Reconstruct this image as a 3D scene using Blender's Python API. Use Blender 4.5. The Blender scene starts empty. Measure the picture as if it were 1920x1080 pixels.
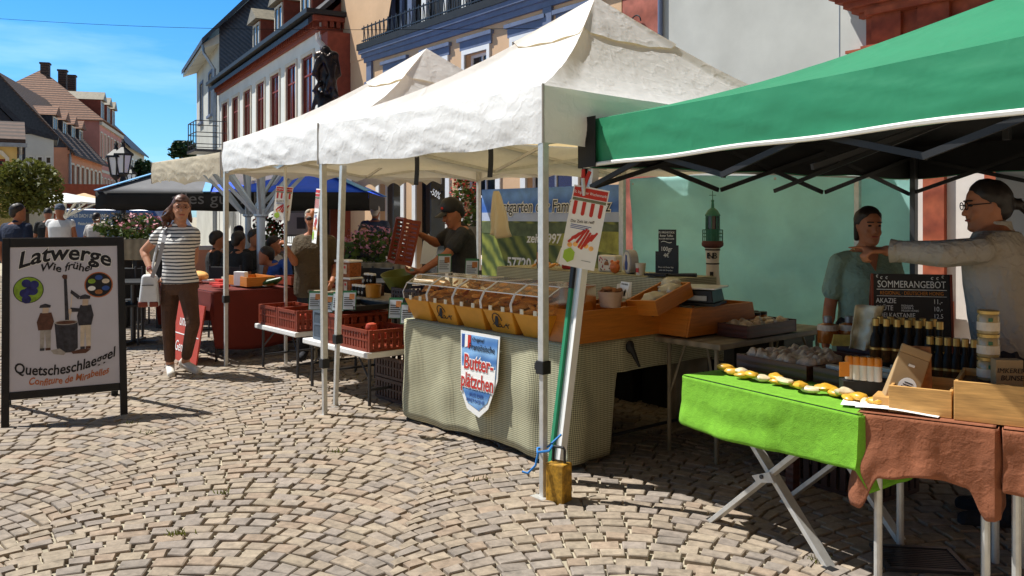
import bpy, math, random
from mathutils import Vector, Matrix, noise
random.seed(7)
R = math.radians
SC = bpy.context.scene
COL = SC.collection
# ------------------------------------------------ camera, world, sun, exposure
cam = bpy.data.objects.new('camera', bpy.data.cameras.new('camera')); COL.objects.link(cam)
cam.location = (0, 0, 1.5); cam.rotation_euler = (R(90), 0, 0)
cam.data.sensor_width = 36; cam.data.lens = 30.0; cam.data.shift_y = -135/1920
cam.data.clip_start = .05; cam.data.clip_end = 3000
SC.camera = cam
SC.view_settings.view_transform = 'Standard'; SC.view_settings.look = 'None'
SC.view_settings.exposure = 0.50; SC.view_settings.gamma = 1
SUN_EL = 58.0
SUNH = Vector((-.95, .31, 0)).normalized()            # horizontal direction towards the sun
tosun = Vector((SUNH.x*math.cos(R(SUN_EL)), SUNH.y*math.cos(R(SUN_EL)), math.sin(R(SUN_EL))))
sl = bpy.data.lights.new('sun', 'SUN'); sl.energy = 5.0; sl.angle = R(.5); sl.color = (1, .975, .92)
so = bpy.data.objects.new('sun', sl); COL.objects.link(so); so.location = (-20, 10, 40)
so.rotation_euler = (-tosun).to_track_quat('-Z', 'Y').to_euler()
wd = bpy.data.worlds.new('World'); SC.world = wd; wd.use_nodes = True
nt = wd.node_tree; nt.nodes.clear()
wo = nt.nodes.new('ShaderNodeOutputWorld'); bg = nt.nodes.new('ShaderNodeBackground'); sk = nt.nodes.new('ShaderNodeTexSky')
sk.sky_type = 'NISHITA'; sk.sun_disc = False; sk.sun_elevation = R(SUN_EL); sk.sun_rotation = math.atan2(SUNH.x, SUNH.y)
sk.air_density = 1.0; sk.dust_density = .3; sk.ozone_density = 1.6
bg.inputs['Strength'].default_value = .05
tc = nt.nodes.new('ShaderNodeTexCoord'); mp = nt.nodes.new('ShaderNodeMapping')
mp.inputs['Scale'].default_value = (1.6, 1.6, 9.0); mp.inputs['Rotation'].default_value = (0, R(-9), 0)
nz = nt.nodes.new('ShaderNodeTexNoise'); nz.inputs['Scale'].default_value = 1.7; nz.inputs['Detail'].default_value = 6; nz.inputs['Roughness'].default_value = .55
cr = nt.nodes.new('ShaderNodeValToRGB'); cr.color_ramp.elements[0].position = .50; cr.color_ramp.elements[1].position = .80
cr.color_ramp.elements[1].color = (.75, .75, .75, 1)
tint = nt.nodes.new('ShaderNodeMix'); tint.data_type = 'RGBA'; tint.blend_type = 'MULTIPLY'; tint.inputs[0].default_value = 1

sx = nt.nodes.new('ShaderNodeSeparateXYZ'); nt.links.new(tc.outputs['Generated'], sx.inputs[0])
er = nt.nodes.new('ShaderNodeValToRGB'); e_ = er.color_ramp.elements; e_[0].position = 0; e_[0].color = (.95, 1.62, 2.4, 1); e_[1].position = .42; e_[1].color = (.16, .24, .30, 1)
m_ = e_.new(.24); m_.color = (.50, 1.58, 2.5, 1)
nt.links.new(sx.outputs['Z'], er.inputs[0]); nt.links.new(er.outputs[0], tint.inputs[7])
mx = nt.nodes.new('ShaderNodeMix'); mx.data_type = 'RGBA'; mx.inputs[7].default_value = (9, 14.5, 19.0, 1)
L = nt.links.new
L(tc.outputs['Generated'], mp.inputs['Vector']); L(mp.outputs[0], nz.inputs['Vector']); L(nz.outputs['Fac'], cr.inputs['Fac'])
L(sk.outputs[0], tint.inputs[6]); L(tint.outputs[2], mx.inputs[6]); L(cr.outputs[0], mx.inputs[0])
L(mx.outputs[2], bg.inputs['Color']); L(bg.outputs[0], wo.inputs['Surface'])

# ------------------------------------------------ placing helpers
F = 1600.0
def P(px, py, D):                      # point seen at photo pixel (px,py) at depth D
    return Vector(((px-960)/F*D, D, 1.5-(py-405)/F*D))
def G(px, py):                         # ground point
    D = 2400.0/(py-405); return Vector(((px-960)/F*D, D, 0))
Zv = Vector((0, 0, 1))
O1 = Vector((.163, 4.486, 0)); XA = Vector((.645, -.765, 0)).normalized(); YA = Vector((.765, .645, 0)).normalized()
RT = math.atan2(XA.y, XA.x)
def S(x, y, z=0): return O1 + XA*x + YA*y + Zv*z       # white stall row
O3 = Vector((.872, 4.23, 0)); XC = Vector((.53, -.848, 0)).normalized(); YC = Vector((.848, .53, 0)).normalized()
RC = math.atan2(XC.y, XC.x)
def S3(x, y, z=0): return O3 + XC*x + YC*y + Zv*z      # green stall

# ------------------------------------------------ mesh builder
class MB:
    def __init__(s): s.v = []; s.f = []; s.uv = {}; s.c = None
    def add(s, vs, fs):
        o = len(s.v); s.v += [Vector(p) for p in vs]; s.f += [tuple(i+o for i in q) for q in fs]; return s
    def hexa(s, p):                    # 4 bottom ccw, 4 top ccw
        return s.add(p, [(0,3,2,1),(4,5,6,7),(0,1,5,4),(1,2,6,5),(2,3,7,6),(3,0,4,7)])
    def box(s, x0, x1, y0, y1, z0, z1):
        s.hexa([(x0,y0,z0),(x1,y0,z0),(x1,y1,z0),(x0,y1,z0),(x0,y0,z1),(x1,y0,z1),(x1,y1,z1),(x0,y1,z1)]); return s
    def tbox(s, x0, x1, y0, y1, z0, z1, i):   # tapered box: top inset by i (negative flares)
        s.hexa([(x0,y0,z0),(x1,y0,z0),(x1,y1,z0),(x0,y1,z0),(x0+i,y0+i,z1),(x1-i,y0+i,z1),(x1-i,y1-i,z1),(x0+i,y1-i,z1)]); return s
    def bar(s, p, q, w, h=None, up=(0,0,1)):
        p = Vector(p); q = Vector(q); h = h or w; d = (q-p).normalized(); up = Vector(up)
        if abs(d.dot(up)) > .98: up = Vector((0,1,0)) if abs(d.y) < .9 else Vector((1,0,0))
        a = d.cross(up).normalized()*w/2; b = a.cross(d).normalized()*h/2
        s.hexa([p-a-b,p+a-b,p+a+b,p-a+b,q-a-b,q+a-b,q+a+b,q-a+b]); return s
    def tube(s, pts, r, n=8):
        pts = [Vector(p) for p in pts]; m = len(pts); rr = r if isinstance(r, (list, tuple)) else [r]*m
        o = len(s.v); prev = None
        for i, p in enumerate(pts):
            d = (pts[min(i+1, m-1)]-pts[max(i-1, 0)]).normalized()
            if prev is None:
                a = d.orthogonal().normalized()
            else:
                a = prev-d*prev.dot(d); a = a.normalized() if a.length > 1e-6 else d.orthogonal().normalized()
            prev = a; b = d.cross(a)
            for k in range(n):
                t = 2*math.pi*k/n; s.v.append(p+(a*math.cos(t)+b*math.sin(t))*rr[i])
        for i in range(m-1):
            for k in range(n):
                k2 = (k+1) % n; s.f.append((o+i*n+k, o+i*n+k2, o+(i+1)*n+k2, o+(i+1)*n+k))
        s.f.append(tuple(o+k for k in range(n))[::-1]); s.f.append(tuple(o+(m-1)*n+k for k in range(n))); return s
    def cap(s, p, q, r0, r1, n=10):    # tapered capsule
        p = Vector(p); q = Vector(q); d = q-p
        if d.length < 1e-5: d = Vector((0,0,1e-4))
        d.normalize(); pts = []; rr = []
        for a in (80, 50, 22): pts.append(p-d*r0*math.sin(R(a))); rr.append(r0*math.cos(R(a)))
        pts.append(p); rr.append(r0); pts.append(q); rr.append(r1)
        for a in (22, 50, 80): pts.append(q+d*r1*math.sin(R(a))); rr.append(r1*math.cos(R(a)))
        return s.tube(pts, rr, n)
    def lathe(s, prof, c=(0,0,0), n=20):
        c = Vector(c); o = len(s.v); m = len(prof)
        for r, z in prof:
            for k in range(n):
                t = 2*math.pi*k/n; s.v.append(c+Vector((r*math.cos(t), r*math.sin(t), z)))
        for i in range(m-1):
            for k in range(n):
                k2 = (k+1) % n; s.f.append((o+i*n+k, o+i*n+k2, o+(i+1)*n+k2, o+(i+1)*n+k))
        s.f.append(tuple(o+k for k in range(n))[::-1]); s.f.append(tuple(o+(m-1)*n+k for k in range(n))); return s
    def ell(s, c, r, n=12, m=8, M=None):
        c = Vector(c); o = len(s.v)
        for i in range(m+1):
            ph = math.pi*(i/m-.5)*.985
            for k in range(n):
                t = 2*math.pi*k/n; q = Vector((r[0]*math.cos(ph)*math.cos(t), r[1]*math.cos(ph)*math.sin(t), r[2]*math.sin(ph)))
                if M is not None: q = M @ q
                s.v.append(c+q)
        for i in range(m):
            for k in range(n):
                k2 = (k+1) % n; s.f.append((o+i*n+k, o+i*n+k2, o+(i+1)*n+k2, o+(i+1)*n+k))
        s.f.append(tuple(o+k for k in range(n))[::-1]); s.f.append(tuple(o+m*n+k for k in range(n))); return s
    def prism(s, poly, fn, d0, d1):    # poly list of 2d, fn(u,v,d)->3d ; faces wound for outward when fn is right handed
        n = len(poly); o = len(s.v)
        for d in (d0, d1):
            for u, v in poly: s.v.append(Vector(fn(u, v, d)))
        s.f.append(tuple(o+i for i in range(n))); s.f.append(tuple(o+n+i for i in range(n))[::-1])
        for i in range(n):
            j = (i+1) % n; s.f.append((o+i, o+n+i, o+n+j, o+j))
        return s
    def xz(s, poly, y0, y1):           # outline in x,z, thickness along y
        return s.prism(poly, lambda u, v, d: (u, d, v), y0, y1)
    def grid(s, fn, nu, nv, closed=False, uvf=None):
        o = len(s.v)
        for j in range(nv+1):
            for i in range(nu+(0 if closed else 1)): s.v.append(Vector(fn(i/nu, j/nv)))
        w = nu if closed else nu+1
        for j in range(nv):
            for i in range(nu):
                i2 = (i+1) % nu if closed else i+1
                s.f.append((o+j*w+i, o+j*w+i2, o+(j+1)*w+i2, o+(j+1)*w+i))
                if uvf: s.uv[len(s.f)-1] = [uvf(i/nu, j/nv), uvf((i+1)/nu, j/nv), uvf((i+1)/nu, (j+1)/nv), uvf(i/nu, (j+1)/nv)]
        return s
    def quad(s, a, b, c, d): return s.add([a,b,c,d], [(0,1,2,3)])
    def xf(s, M):
        s.v = [M @ p for p in s.v]; return s
    def join(s, o, M=None):
        s.add([M @ p for p in o.v] if M else o.v, o.f); return s
    def build(s, name, mat, parent=None, loc=None, rotz=0, smooth=False, bev=0, solid=0, remesh=0, sm=2, seg=2):
        me = bpy.data.meshes.new(name); me.from_pydata([tuple(p) for p in s.v], [], s.f); me.validate()
        if s.uv and len(me.polygons) == len(s.f):
            ul = me.uv_layers.new(name='UVMap')
            for i, p in enumerate(me.polygons):
                if i in s.uv:
                    for k, li in enumerate(p.loop_indices): ul.data[li].uv = s.uv[i][k]
        if s.c and len(me.polygons) == len(s.f):
            ca = me.color_attributes.new('Col', 'FLOAT_COLOR', 'CORNER')
            for i, p in enumerate(me.polygons):
                for li in p.loop_indices: ca.data[li].color = s.c[i]
        if smooth:
            me.polygons.foreach_set('use_smooth', [True]*len(me.polygons)); me.set_sharp_from_angle(angle=R(42))
        me.materials.append(mat)
        o = bpy.data.objects.new(name, me); COL.objects.link(o)
        if parent: o.parent = parent
        if loc is not None: o.location = loc
        o.rotation_euler = (0, 0, rotz)
        if remesh:
            m = o.modifiers.new('remesh', 'REMESH'); m.mode = 'VOXEL'; m.voxel_size = remesh; m.use_smooth_shade = True
            m = o.modifiers.new('smooth', 'SMOOTH'); m.factor = .5; m.iterations = sm
        if solid:
            m = o.modifiers.new('thick', 'SOLIDIFY'); m.thickness = solid; m.offset = 0
        if bev:
            m = o.modifiers.new('bevel', 'BEVEL'); m.width = bev; m.segments = seg; m.limit_method = 'ANGLE'
        return o

def tag(o, label, cat, group=None, kind=None):
    if label: o['label'] = label
    if cat: o['category'] = cat
    if group: o['group'] = group
    if kind: o['kind'] = kind
    return o
def thing(name, label, cat, loc=(0,0,0), rotz=0, group=None):
    o = bpy.data.objects.new(name, None); COL.objects.link(o); o.empty_display_size = .1
    o.location = loc; o.rotation_euler = (0, 0, rotz); return tag(o, label, cat, group)
KIDS = {}
def kids(o): return [c for c in o.children]
def dup(o, parent=None, loc=None, rotz=None, label=None, group=None):
    c = o.copy(); COL.objects.link(c); c.parent = parent
    if loc is not None: c.location = loc
    if rotz is not None: c.rotation_euler = (0, 0, rotz)
    if label: c['label'] = label
    if group: c['group'] = group
    for ch in list(o.children): dup(ch, c)
    return c

# ------------------------------------------------ materials
def M(name, col, rough=.65, var=.18, scale=6, bump=0, bscale=60, metal=0, trans=0, tcol=None, spec=.4, rnd=0, stretch=(1,1,1), dirt=0, coat=0, crease=0, cscale=3.0):
    m = bpy.data.materials.new(name); m.use_nodes = True; t = m.node_tree; b = t.nodes['Principled BSDF']; l = t.links.new
    tcn = t.nodes.new('ShaderNodeTexCoord'); mpn = t.nodes.new('ShaderNodeMapping'); mpn.inputs['Scale'].default_value = stretch
    l(tcn.outputs['Object'], mpn.inputs['Vector'])
    n = t.nodes.new('ShaderNodeTexNoise'); n.inputs['Scale'].default_value = scale; n.inputs['Detail'].default_value = 5; n.inputs['Roughness'].default_value = .6
    l(mpn.outputs[0], n.inputs['Vector'])
    mr = t.nodes.new('ShaderNodeMapRange'); mr.inputs[1].default_value = .3; mr.inputs[2].default_value = .7
    mr.inputs[3].default_value = 1-var; mr.inputs[4].default_value = 1+var; l(n.outputs['Fac'], mr.inputs[0])
    hs = t.nodes.new('ShaderNodeHueSaturation'); hs.inputs['Color'].default_value = (*col, 1); l(mr.outputs[0], hs.inputs['Value'])
    out = hs.outputs[0]
    if rnd:
        oi = t.nodes.new('ShaderNodeObjectInfo'); m2 = t.nodes.new('ShaderNodeMapRange'); m2.inputs[3].default_value = 1-rnd; m2.inputs[4].default_value = 1+rnd
        l(oi.outputs['Random'], m2.inputs[0]); h2 = t.nodes.new('ShaderNodeHueSaturation'); l(out, h2.inputs['Color']); l(m2.outputs[0], h2.inputs['Value']); out = h2.outputs[0]
    if dirt:
        n3 = t.nodes.new('ShaderNodeTexNoise'); n3.inputs['Scale'].default_value = scale*.35; n3.inputs['Detail'].default_value = 8; l(mpn.outputs[0], n3.inputs['Vector'])
        r3 = t.nodes.new('ShaderNodeValToRGB'); r3.color_ramp.elements[0].position = .45; r3.color_ramp.elements[1].position = .75
        mx3 = t.nodes.new('ShaderNodeMix'); mx3.data_type = 'RGBA'; mx3.inputs[7].default_value = (col[0]*.35, col[1]*.33, col[2]*.3, 1)
        ml = t.nodes.new('ShaderNodeMath'); ml.operation = 'MULTIPLY'; ml.inputs[1].default_value = dirt
        l(n3.outputs['Fac'], r3.inputs[0]); l(r3.outputs[0], ml.inputs[0]); l(ml.outputs[0], mx3.inputs[0]); l(out, mx3.inputs[6]); out = mx3.outputs[2]
    l(out, b.inputs['Base Color'])
    b.inputs['Roughness'].default_value = rough; b.inputs['Metallic'].default_value = metal; b.inputs['Specular IOR Level'].default_value = spec
    if coat: b.inputs['Coat Weight'].default_value = coat
    nrm = None
    if crease:
        hs_ = []
        for k in range(2):
            n4 = t.nodes.new('ShaderNodeTexNoise'); n4.inputs['Scale'].default_value = cscale*(1, 2.3)[k]; n4.inputs['Detail'].default_value = 3; n4.inputs['Distortion'].default_value = .15; l(mpn.outputs[0], n4.inputs['Vector'])
            a1 = t.nodes.new('ShaderNodeMath'); a1.operation = 'SUBTRACT'; a1.inputs[1].default_value = .5; l(n4.outputs['Fac'], a1.inputs[0]); a2 = t.nodes.new('ShaderNodeMath'); a2.operation = 'ABSOLUTE'; l(a1.outputs[0], a2.inputs[0])
            a3 = t.nodes.new('ShaderNodeMapRange'); a3.interpolation_type = 'SMOOTHSTEP'; a3.inputs[1].default_value = 0; a3.inputs[2].default_value = .09; a3.inputs[3].default_value = 1; a3.inputs[4].default_value = 0; l(a2.outputs[0], a3.inputs[0]); hs_.append(a3.outputs[0])
        ad_ = t.nodes.new('ShaderNodeMath'); ad_.operation = 'ADD'; l(hs_[0], ad_.inputs[0]); l(hs_[1], ad_.inputs[1])
        b0 = t.nodes.new('ShaderNodeBump'); b0.inputs['Strength'].default_value = crease*.55; b0.inputs['Distance'].default_value = .006; l(ad_.outputs[0], b0.inputs['Height']); nrm = b0.outputs[0]; l(nrm, b.inputs['Normal'])
    if bump:
        n2 = t.nodes.new('ShaderNodeTexNoise'); n2.inputs['Scale'].default_value = bscale; n2.inputs['Detail'].default_value = 4; l(mpn.outputs[0], n2.inputs['Vector'])
        bp = t.nodes.new('ShaderNodeBump')
        if nrm: l(nrm, bp.inputs['Normal']); bp.inputs['Strength'].default_value = min(1, bump); bp.inputs['Distance'].default_value = .02; l(n2.outputs['Fac'], bp.inputs['Height']); l(bp.outputs[0], b.inputs['Normal'])
    if trans:
        tr = t.nodes.new('ShaderNodeBsdfTranslucent'); l(out, tr.inputs['Color']) if not tcol else setattr(tr.inputs['Color'], 'default_value', (*tcol, 1)); ms = t.nodes.new('ShaderNodeMixShader'); ms.inputs[0].default_value = trans
        l(b.outputs[0], ms.inputs[1]); l(tr.outputs[0], ms.inputs[2]); l(ms.outputs[0], t.nodes['Material Output'].inputs['Surface'])
    return m
def mat_glassy(name, tintc=(1,1,1), gl=.12, rough=.03):
    m = bpy.data.materials.new(name); m.use_nodes = True; t = m.node_tree; t.nodes.clear(); l = t.links.new
    o = t.nodes.new('ShaderNodeOutputMaterial'); a = t.nodes.new('ShaderNodeBsdfTransparent'); a.inputs[0].default_value = (*tintc, 1)
    g = t.nodes.new('ShaderNodeBsdfGlossy'); g.inputs['Roughness'].default_value = rough; g.inputs[0].default_value = (.9,.9,.9,1)
    fr = t.nodes.new('ShaderNodeFresnel'); fr.inputs[0].default_value = 1.45; ad = t.nodes.new('ShaderNodeMath'); ad.inputs[1].default_value = gl; l(fr.outputs[0], ad.inputs[0])
    x = t.nodes.new('ShaderNodeMixShader'); l(ad.outputs[0], x.inputs[0]); l(a.outputs[0], x.inputs[1]); l(g.outputs[0], x.inputs[2]); l(x.outputs[0], o.inputs[0]); return m
def mat_lines(name, base, line, period, duty, both=True, trans=0, period2=None, bump=0):
    m = M(name, base, .85, .10, 5, bump, 90); t = m.node_tree; l = t.links.new; b = t.nodes['Principled BSDF']
    src = b.inputs['Base Color'].links[0].from_socket
    uv = t.nodes.new('ShaderNodeUVMap'); sp = t.nodes.new('ShaderNodeSeparateXYZ'); l(uv.outputs[0], sp.inputs[0]); outs = []
    for ax, pr in (((0, period), (1, period2 or period)) if both else ((1, period),)):
        d = t.nodes.new('ShaderNodeMath'); d.operation = 'DIVIDE'; d.inputs[1].default_value = pr; l(sp.outputs[ax], d.inputs[0])
        fr = t.nodes.new('ShaderNodeMath'); fr.operation = 'FRACT'; l(d.outputs[0], fr.inputs[0])
        g = t.nodes.new('ShaderNodeMath'); g.operation = 'GREATER_THAN'; g.inputs[1].default_value = 1-duty; l(fr.outputs[0], g.inputs[0]); outs.append(g.outputs[0])
    k = outs[0]
    if len(outs) > 1:
        ad = t.nodes.new('ShaderNodeMath'); ad.operation = 'ADD'; l(outs[0], ad.inputs[0]); l(outs[1], ad.inputs[1])
        hf = t.nodes.new('ShaderNodeMath'); hf.operation = 'MULTIPLY'; hf.inputs[1].default_value = .5; l(ad.outputs[0], hf.inputs[0]); k = hf.outputs[0]
    x = t.nodes.new('ShaderNodeMix'); x.data_type = 'RGBA'; x.inputs[7].default_value = (*line, 1); l(k, x.inputs[0]); l(src, x.inputs[6]); l(x.outputs[2], b.inputs['Base Color'])
    return m
def mat_wave(name, c1, c2, scale, axis='Z', dist=1.5, rough=.6, bump=.3, detail=2, stretch=(1,1,1)):
    m = bpy.data.materials.new(name); m.use_nodes = True; t = m.node_tree; l = t.links.new; b = t.nodes['Principled BSDF']
    tcn = t.nodes.new('ShaderNodeTexCoord'); mpn = t.nodes.new('ShaderNodeMapping'); mpn.inputs['Scale'].default_value = stretch; l(tcn.outputs['Object'], mpn.inputs[0])
    w = t.nodes.new('ShaderNodeTexWave'); w.bands_direction = axis; w.inputs['Scale'].default_value = scale; w.inputs['Distortion'].default_value = dist; w.inputs['Detail'].default_value = detail; w.inputs['Detail Scale'].default_value = 1.2
    l(mpn.outputs[0], w.inputs[0]); x = t.nodes.new('ShaderNodeMix'); x.data_type = 'RGBA'; x.inputs[6].default_value = (*c1, 1); x.inputs[7].default_value = (*c2, 1)
    l(w.outputs['Fac'], x.inputs[0]); n = t.nodes.new('ShaderNodeTexNoise'); n.inputs['Scale'].default_value = 7; l(tcn.outputs['Object'], n.inputs[0])
    mr = t.nodes.new('ShaderNodeMapRange'); mr.inputs[1].default_value = .3; mr.inputs[2].default_value = .7; mr.inputs[3].default_value = .75; mr.inputs[4].default_value = 1.2; l(n.outputs['Fac'], mr.inputs[0])
    h = t.nodes.new('ShaderNodeHueSaturation'); l(x.outputs[2], h.inputs['Color']); l(mr.outputs[0], h.inputs['Value']); l(h.outputs[0], b.inputs['Base Color'])
    b.inputs['Roughness'].default_value = rough
    if bump:
        bp = t.nodes.new('ShaderNodeBump'); bp.inputs['Strength'].default_value = bump; bp.inputs['Distance'].default_value = .02; l(w.outputs['Fac'], bp.inputs['Height']); l(bp.outputs[0], b.inputs['Normal'])
    return m

m_white = M('white_paint', (.78,.78,.76), .5, .06)
m_cream = M('cream_paint', (.72,.66,.5), .6, .08)
m_black = M('black_matt', (.012,.012,.013), .55, .3)
m_blackp = M('black_plastic', (.016,.016,.018), .35, .3)
m_steel = M('aluminium', (.58,.57,.54), .42, .12, 20, metal=.45)
m_dsteel = M('dark_steel', (.06,.06,.065), .4, .2, metal=.6)
m_glass = M('window_glass', (.02,.025,.03), .06, .2, spec=.6)
m_clear = mat_glassy('clear_plastic', (.97,.93,.85), -.03, .12)
m_paper = M('white_paper', (.82,.82,.80), .7, .04)
m_ink = M('black_ink', (.012,.012,.015), .6, .1)
m_chalk = M('chalk', (.75,.75,.70), .9, .25, 80)
m_green_plastic = M('green_plastic', (.02,.12,.05), .4, .2)
m_red = M('red_print', (.5,.03,.02), .5, .1)
m_blueink = M('blue_print', (.03,.08,.3), .5, .1)
m_wood = M('pine_wood', (.56,.31,.10), .5, .32, 5, .1, 30, stretch=(1.2,1.2,16))
m_orangewood = M('orange_wood', (.50,.17,.02), .5, .18, 5, .06, 30, stretch=(1.2,1.2,14))
m_darkwood = mat_wave('dark_wood', (.08,.022,.012), (.05,.014,.008), 3, 'Z', 4, .45, .08, 3, (.5,.5,3))
m_greywood = mat_wave('grey_wood', (.27,.23,.16), (.18,.15,.10), 3, 'X', 4, .6, .08, 3, (1,.5,1))

def text(s, size, mat, parent, loc, rot=(math.pi/2,0,0), align='CENTER', shear=0, ext=.0006, off=0, sx=1.0, warp=None, name='lettering', space=1.0):
    cu = bpy.data.curves.new('t', 'FONT'); cu.body = s; cu.size = size; cu.extrude = ext; cu.offset = off; cu.shear = shear; cu.align_x = align; cu.resolution_u = 3; cu.space_character = space
    to = bpy.data.objects.new('t', cu); me = bpy.data.meshes.new_from_object(to); bpy.data.objects.remove(to); bpy.data.curves.remove(cu)
    for v in me.vertices:
        v.co.x *= sx
        if warp: q = warp(v.co.x, v.co.y); v.co.x, v.co.y = q
    me.materials.clear(); me.materials.append(mat); me.name = name
    o = bpy.data.objects.new(name, me); COL.objects.link(o); o.parent = parent; o.location = loc; o.rotation_euler = rot; return o
def nz3(x, y, z, s=1): return noise.noise(Vector((x*s, y*s, z*s)))
# ================================================ GROUND
gm = MB(); gm.quad((-400,-30,0),(400,-30,0),(400,900,0),(-400,900,0))
m_joint = M('sandy_joint', (.40,.35,.26), .9, .25, 3, .4, 120, dirt=.25)
tag(gm.build('ground', m_joint), None, None, kind='structure')
m_stone = M('cobble_stone', (.5,.5,.5), .85, .28, 26, .55, 70)
t_ = m_stone.node_tree; at_ = t_.nodes.new('ShaderNodeAttribute'); at_.attribute_name = 'Col'
for n_ in t_.nodes:
    if n_.type == 'HUE_SAT': t_.links.new(at_.outputs['Color'], n_.inputs['Color'])
def cobbles():
    mb = MB(); mb.c = []; rnd = random.Random(3)
    W = 1.75; RR = W/1.50; p = .094
    pal = [(.35,.28,.21),(.33,.265,.20),(.31,.255,.205),(.35,.285,.21),(.29,.245,.205),(.36,.29,.215),(.30,.25,.21),(.345,.26,.19)]
    for c in range(-11, 11):
        cx = .38 + c*W
        for k in range(-10, 205):
            y0 = 2.4+k*p - RR + (rnd.random()-.5)*.012
            if y0+RR < 2.9: continue
            if abs(cx) > .66*(y0+RR)+2.9: continue
            far = y0 > 9
            th = -math.asin(W/2/RR); tend = -th
            while th < tend:
                dth = (.116+rnd.uniform(-.03,.035))/RR
                t2 = th+dth
                if tend-t2 < .05/RR: t2 = tend
                g = .005+rnd.random()*.004
                def pt(a, up):
                    n_ = Vector((math.sin(a), math.cos(a)))
                    q = Vector((RR*math.sin(a), RR*math.cos(a)))+n_*up*math.cos(a)
                    q.x = max(-W/2-.022, min(W/2+.022, q.x)); return q
                ga = g/RR; j = lambda: rnd.uniform(-.004,.004)
                q = [pt(th+ga, g), pt(t2-ga, g), pt(t2-ga, p-g), pt(th+ga, p-g)]
                q = [Vector((cx+a.x+j(), y0+a.y+j())) for a in q]
                cen = sum(q, Vector((0,0)))/4
                th = t2
                if max(a.x for a in q)-min(a.x for a in q) < .05: continue
                if cen.y < 2.8 or abs(cen.x) > .66*cen.y+1.6: continue
                h = .019+rnd.uniform(-.004,.005); tx = rnd.uniform(-.05,.05); ty = rnd.uniform(-.03,.06)
                hz = lambda a, e: h+e+(a.x-cen.x)*tx+(a.y-cen.y)*ty
                col = pal[rnd.randrange(len(pal))]; v_ = rnd.uniform(.74,.92); cc = (col[0]*v_, col[1]*v_, col[2]*v_, 1)
                o = len(mb.v)
                for a in q: mb.v.append(Vector((a.x, a.y, -.004)))
                for a in q: b = cen+(a-cen)*.99; mb.v.append(Vector((b.x, b.y, hz(b, -.004))))
                nf = 8
                if not far:
                    for a in q: b = cen+(a-cen)*rnd.uniform(.88,.95); mb.v.append(Vector((b.x, b.y, hz(b, 0))))
                    mb.f.append((o+8,o+9,o+10,o+11)); mb.c.append(cc)
                    for i in range(4): mb.f.append((o+4+i, o+4+(i+1)%4, o+8+(i+1)%4, o+8+i)); mb.c.append(cc)
                else:
                    mb.f.append((o+4,o+5,o+6,o+7)); mb.c.append(cc)
                for i in range(4): mb.f.append((o+i, o+(i+1)%4, o+4+(i+1)%4, o+4+i)); mb.c.append(cc)
    return mb
tag(cobbles().build('cobblestone_paving', m_stone), None, None, kind='structure')
# drain grate
dg = MB(); gp = S3(1.25,-.02,.0)
dgt = thing('drain_grate', 'black slotted drain grate set in the paving under the brown table', 'drain grate', G(1725,1062)+Vector((0,0,.02)), R(-8))
for i in range(11): dg.box(-.15,.15, -.10+i*.02, -.091+i*.02, 0, .012)
dg.build('bar', m_dsteel, dgt)
fr = MB(); fr.box(-.17,.17,-.125,-.105,0,.016).box(-.17,.17,.125,.145,0,.016).box(-.17,-.15,-.104,.124,0,.016).box(.15,.17,-.104,.124,0,.016); fr.build('frame', m_dsteel, dgt)

# ================================================ BUILDINGS
def wall_mb(L_, H, holes, depth, reveal=.18, z0=0, top=None):
    """front wall at y=0 with rectangular holes and reveals, plus side and back walls"""
    mb = MB(); xs = sorted({0, L_, *[h[0] for h in holes], *[h[1] for h in holes]}); zs = sorted({z0, H, *[h[2] for h in holes], *[h[3] for h in holes]})
    for i in range(len(xs)-1):
        for k in range(len(zs)-1):
            xm = (xs[i]+xs[i+1])/2; zm = (zs[k]+zs[k+1])/2
            if any(h[0] < xm < h[1] and h[2] < zm < h[3] for h in holes): continue
            mb.quad((xs[i],0,zs[k]),(xs[i+1],0,zs[k]),(xs[i+1],0,zs[k+1]),(xs[i],0,zs[k+1]))
    for a, b, c, d in holes:
        mb.quad((a,0,c),(a,0,d),(a,reveal,d),(a,reveal,c)); mb.quad((b,0,d),(b,0,c),(b,reveal,c),(b,reveal,d))
        mb.quad((a,0,d),(b,0,d),(b,reveal,d),(a,reveal,d)); mb.quad((b,0,c),(a,0,c),(a,reveal,c),(b,reveal,c))
    mb.quad((0,depth,z0),(0,0,z0),(0,0,H),(0,depth,H)); mb.quad((L_,0,z0),(L_,depth,z0),(L_,depth,H),(L_,0,H)); mb.quad((L_,depth,z0),(0,depth,z0),(0,depth,H),(L_,depth,H))
    return mb
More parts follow.
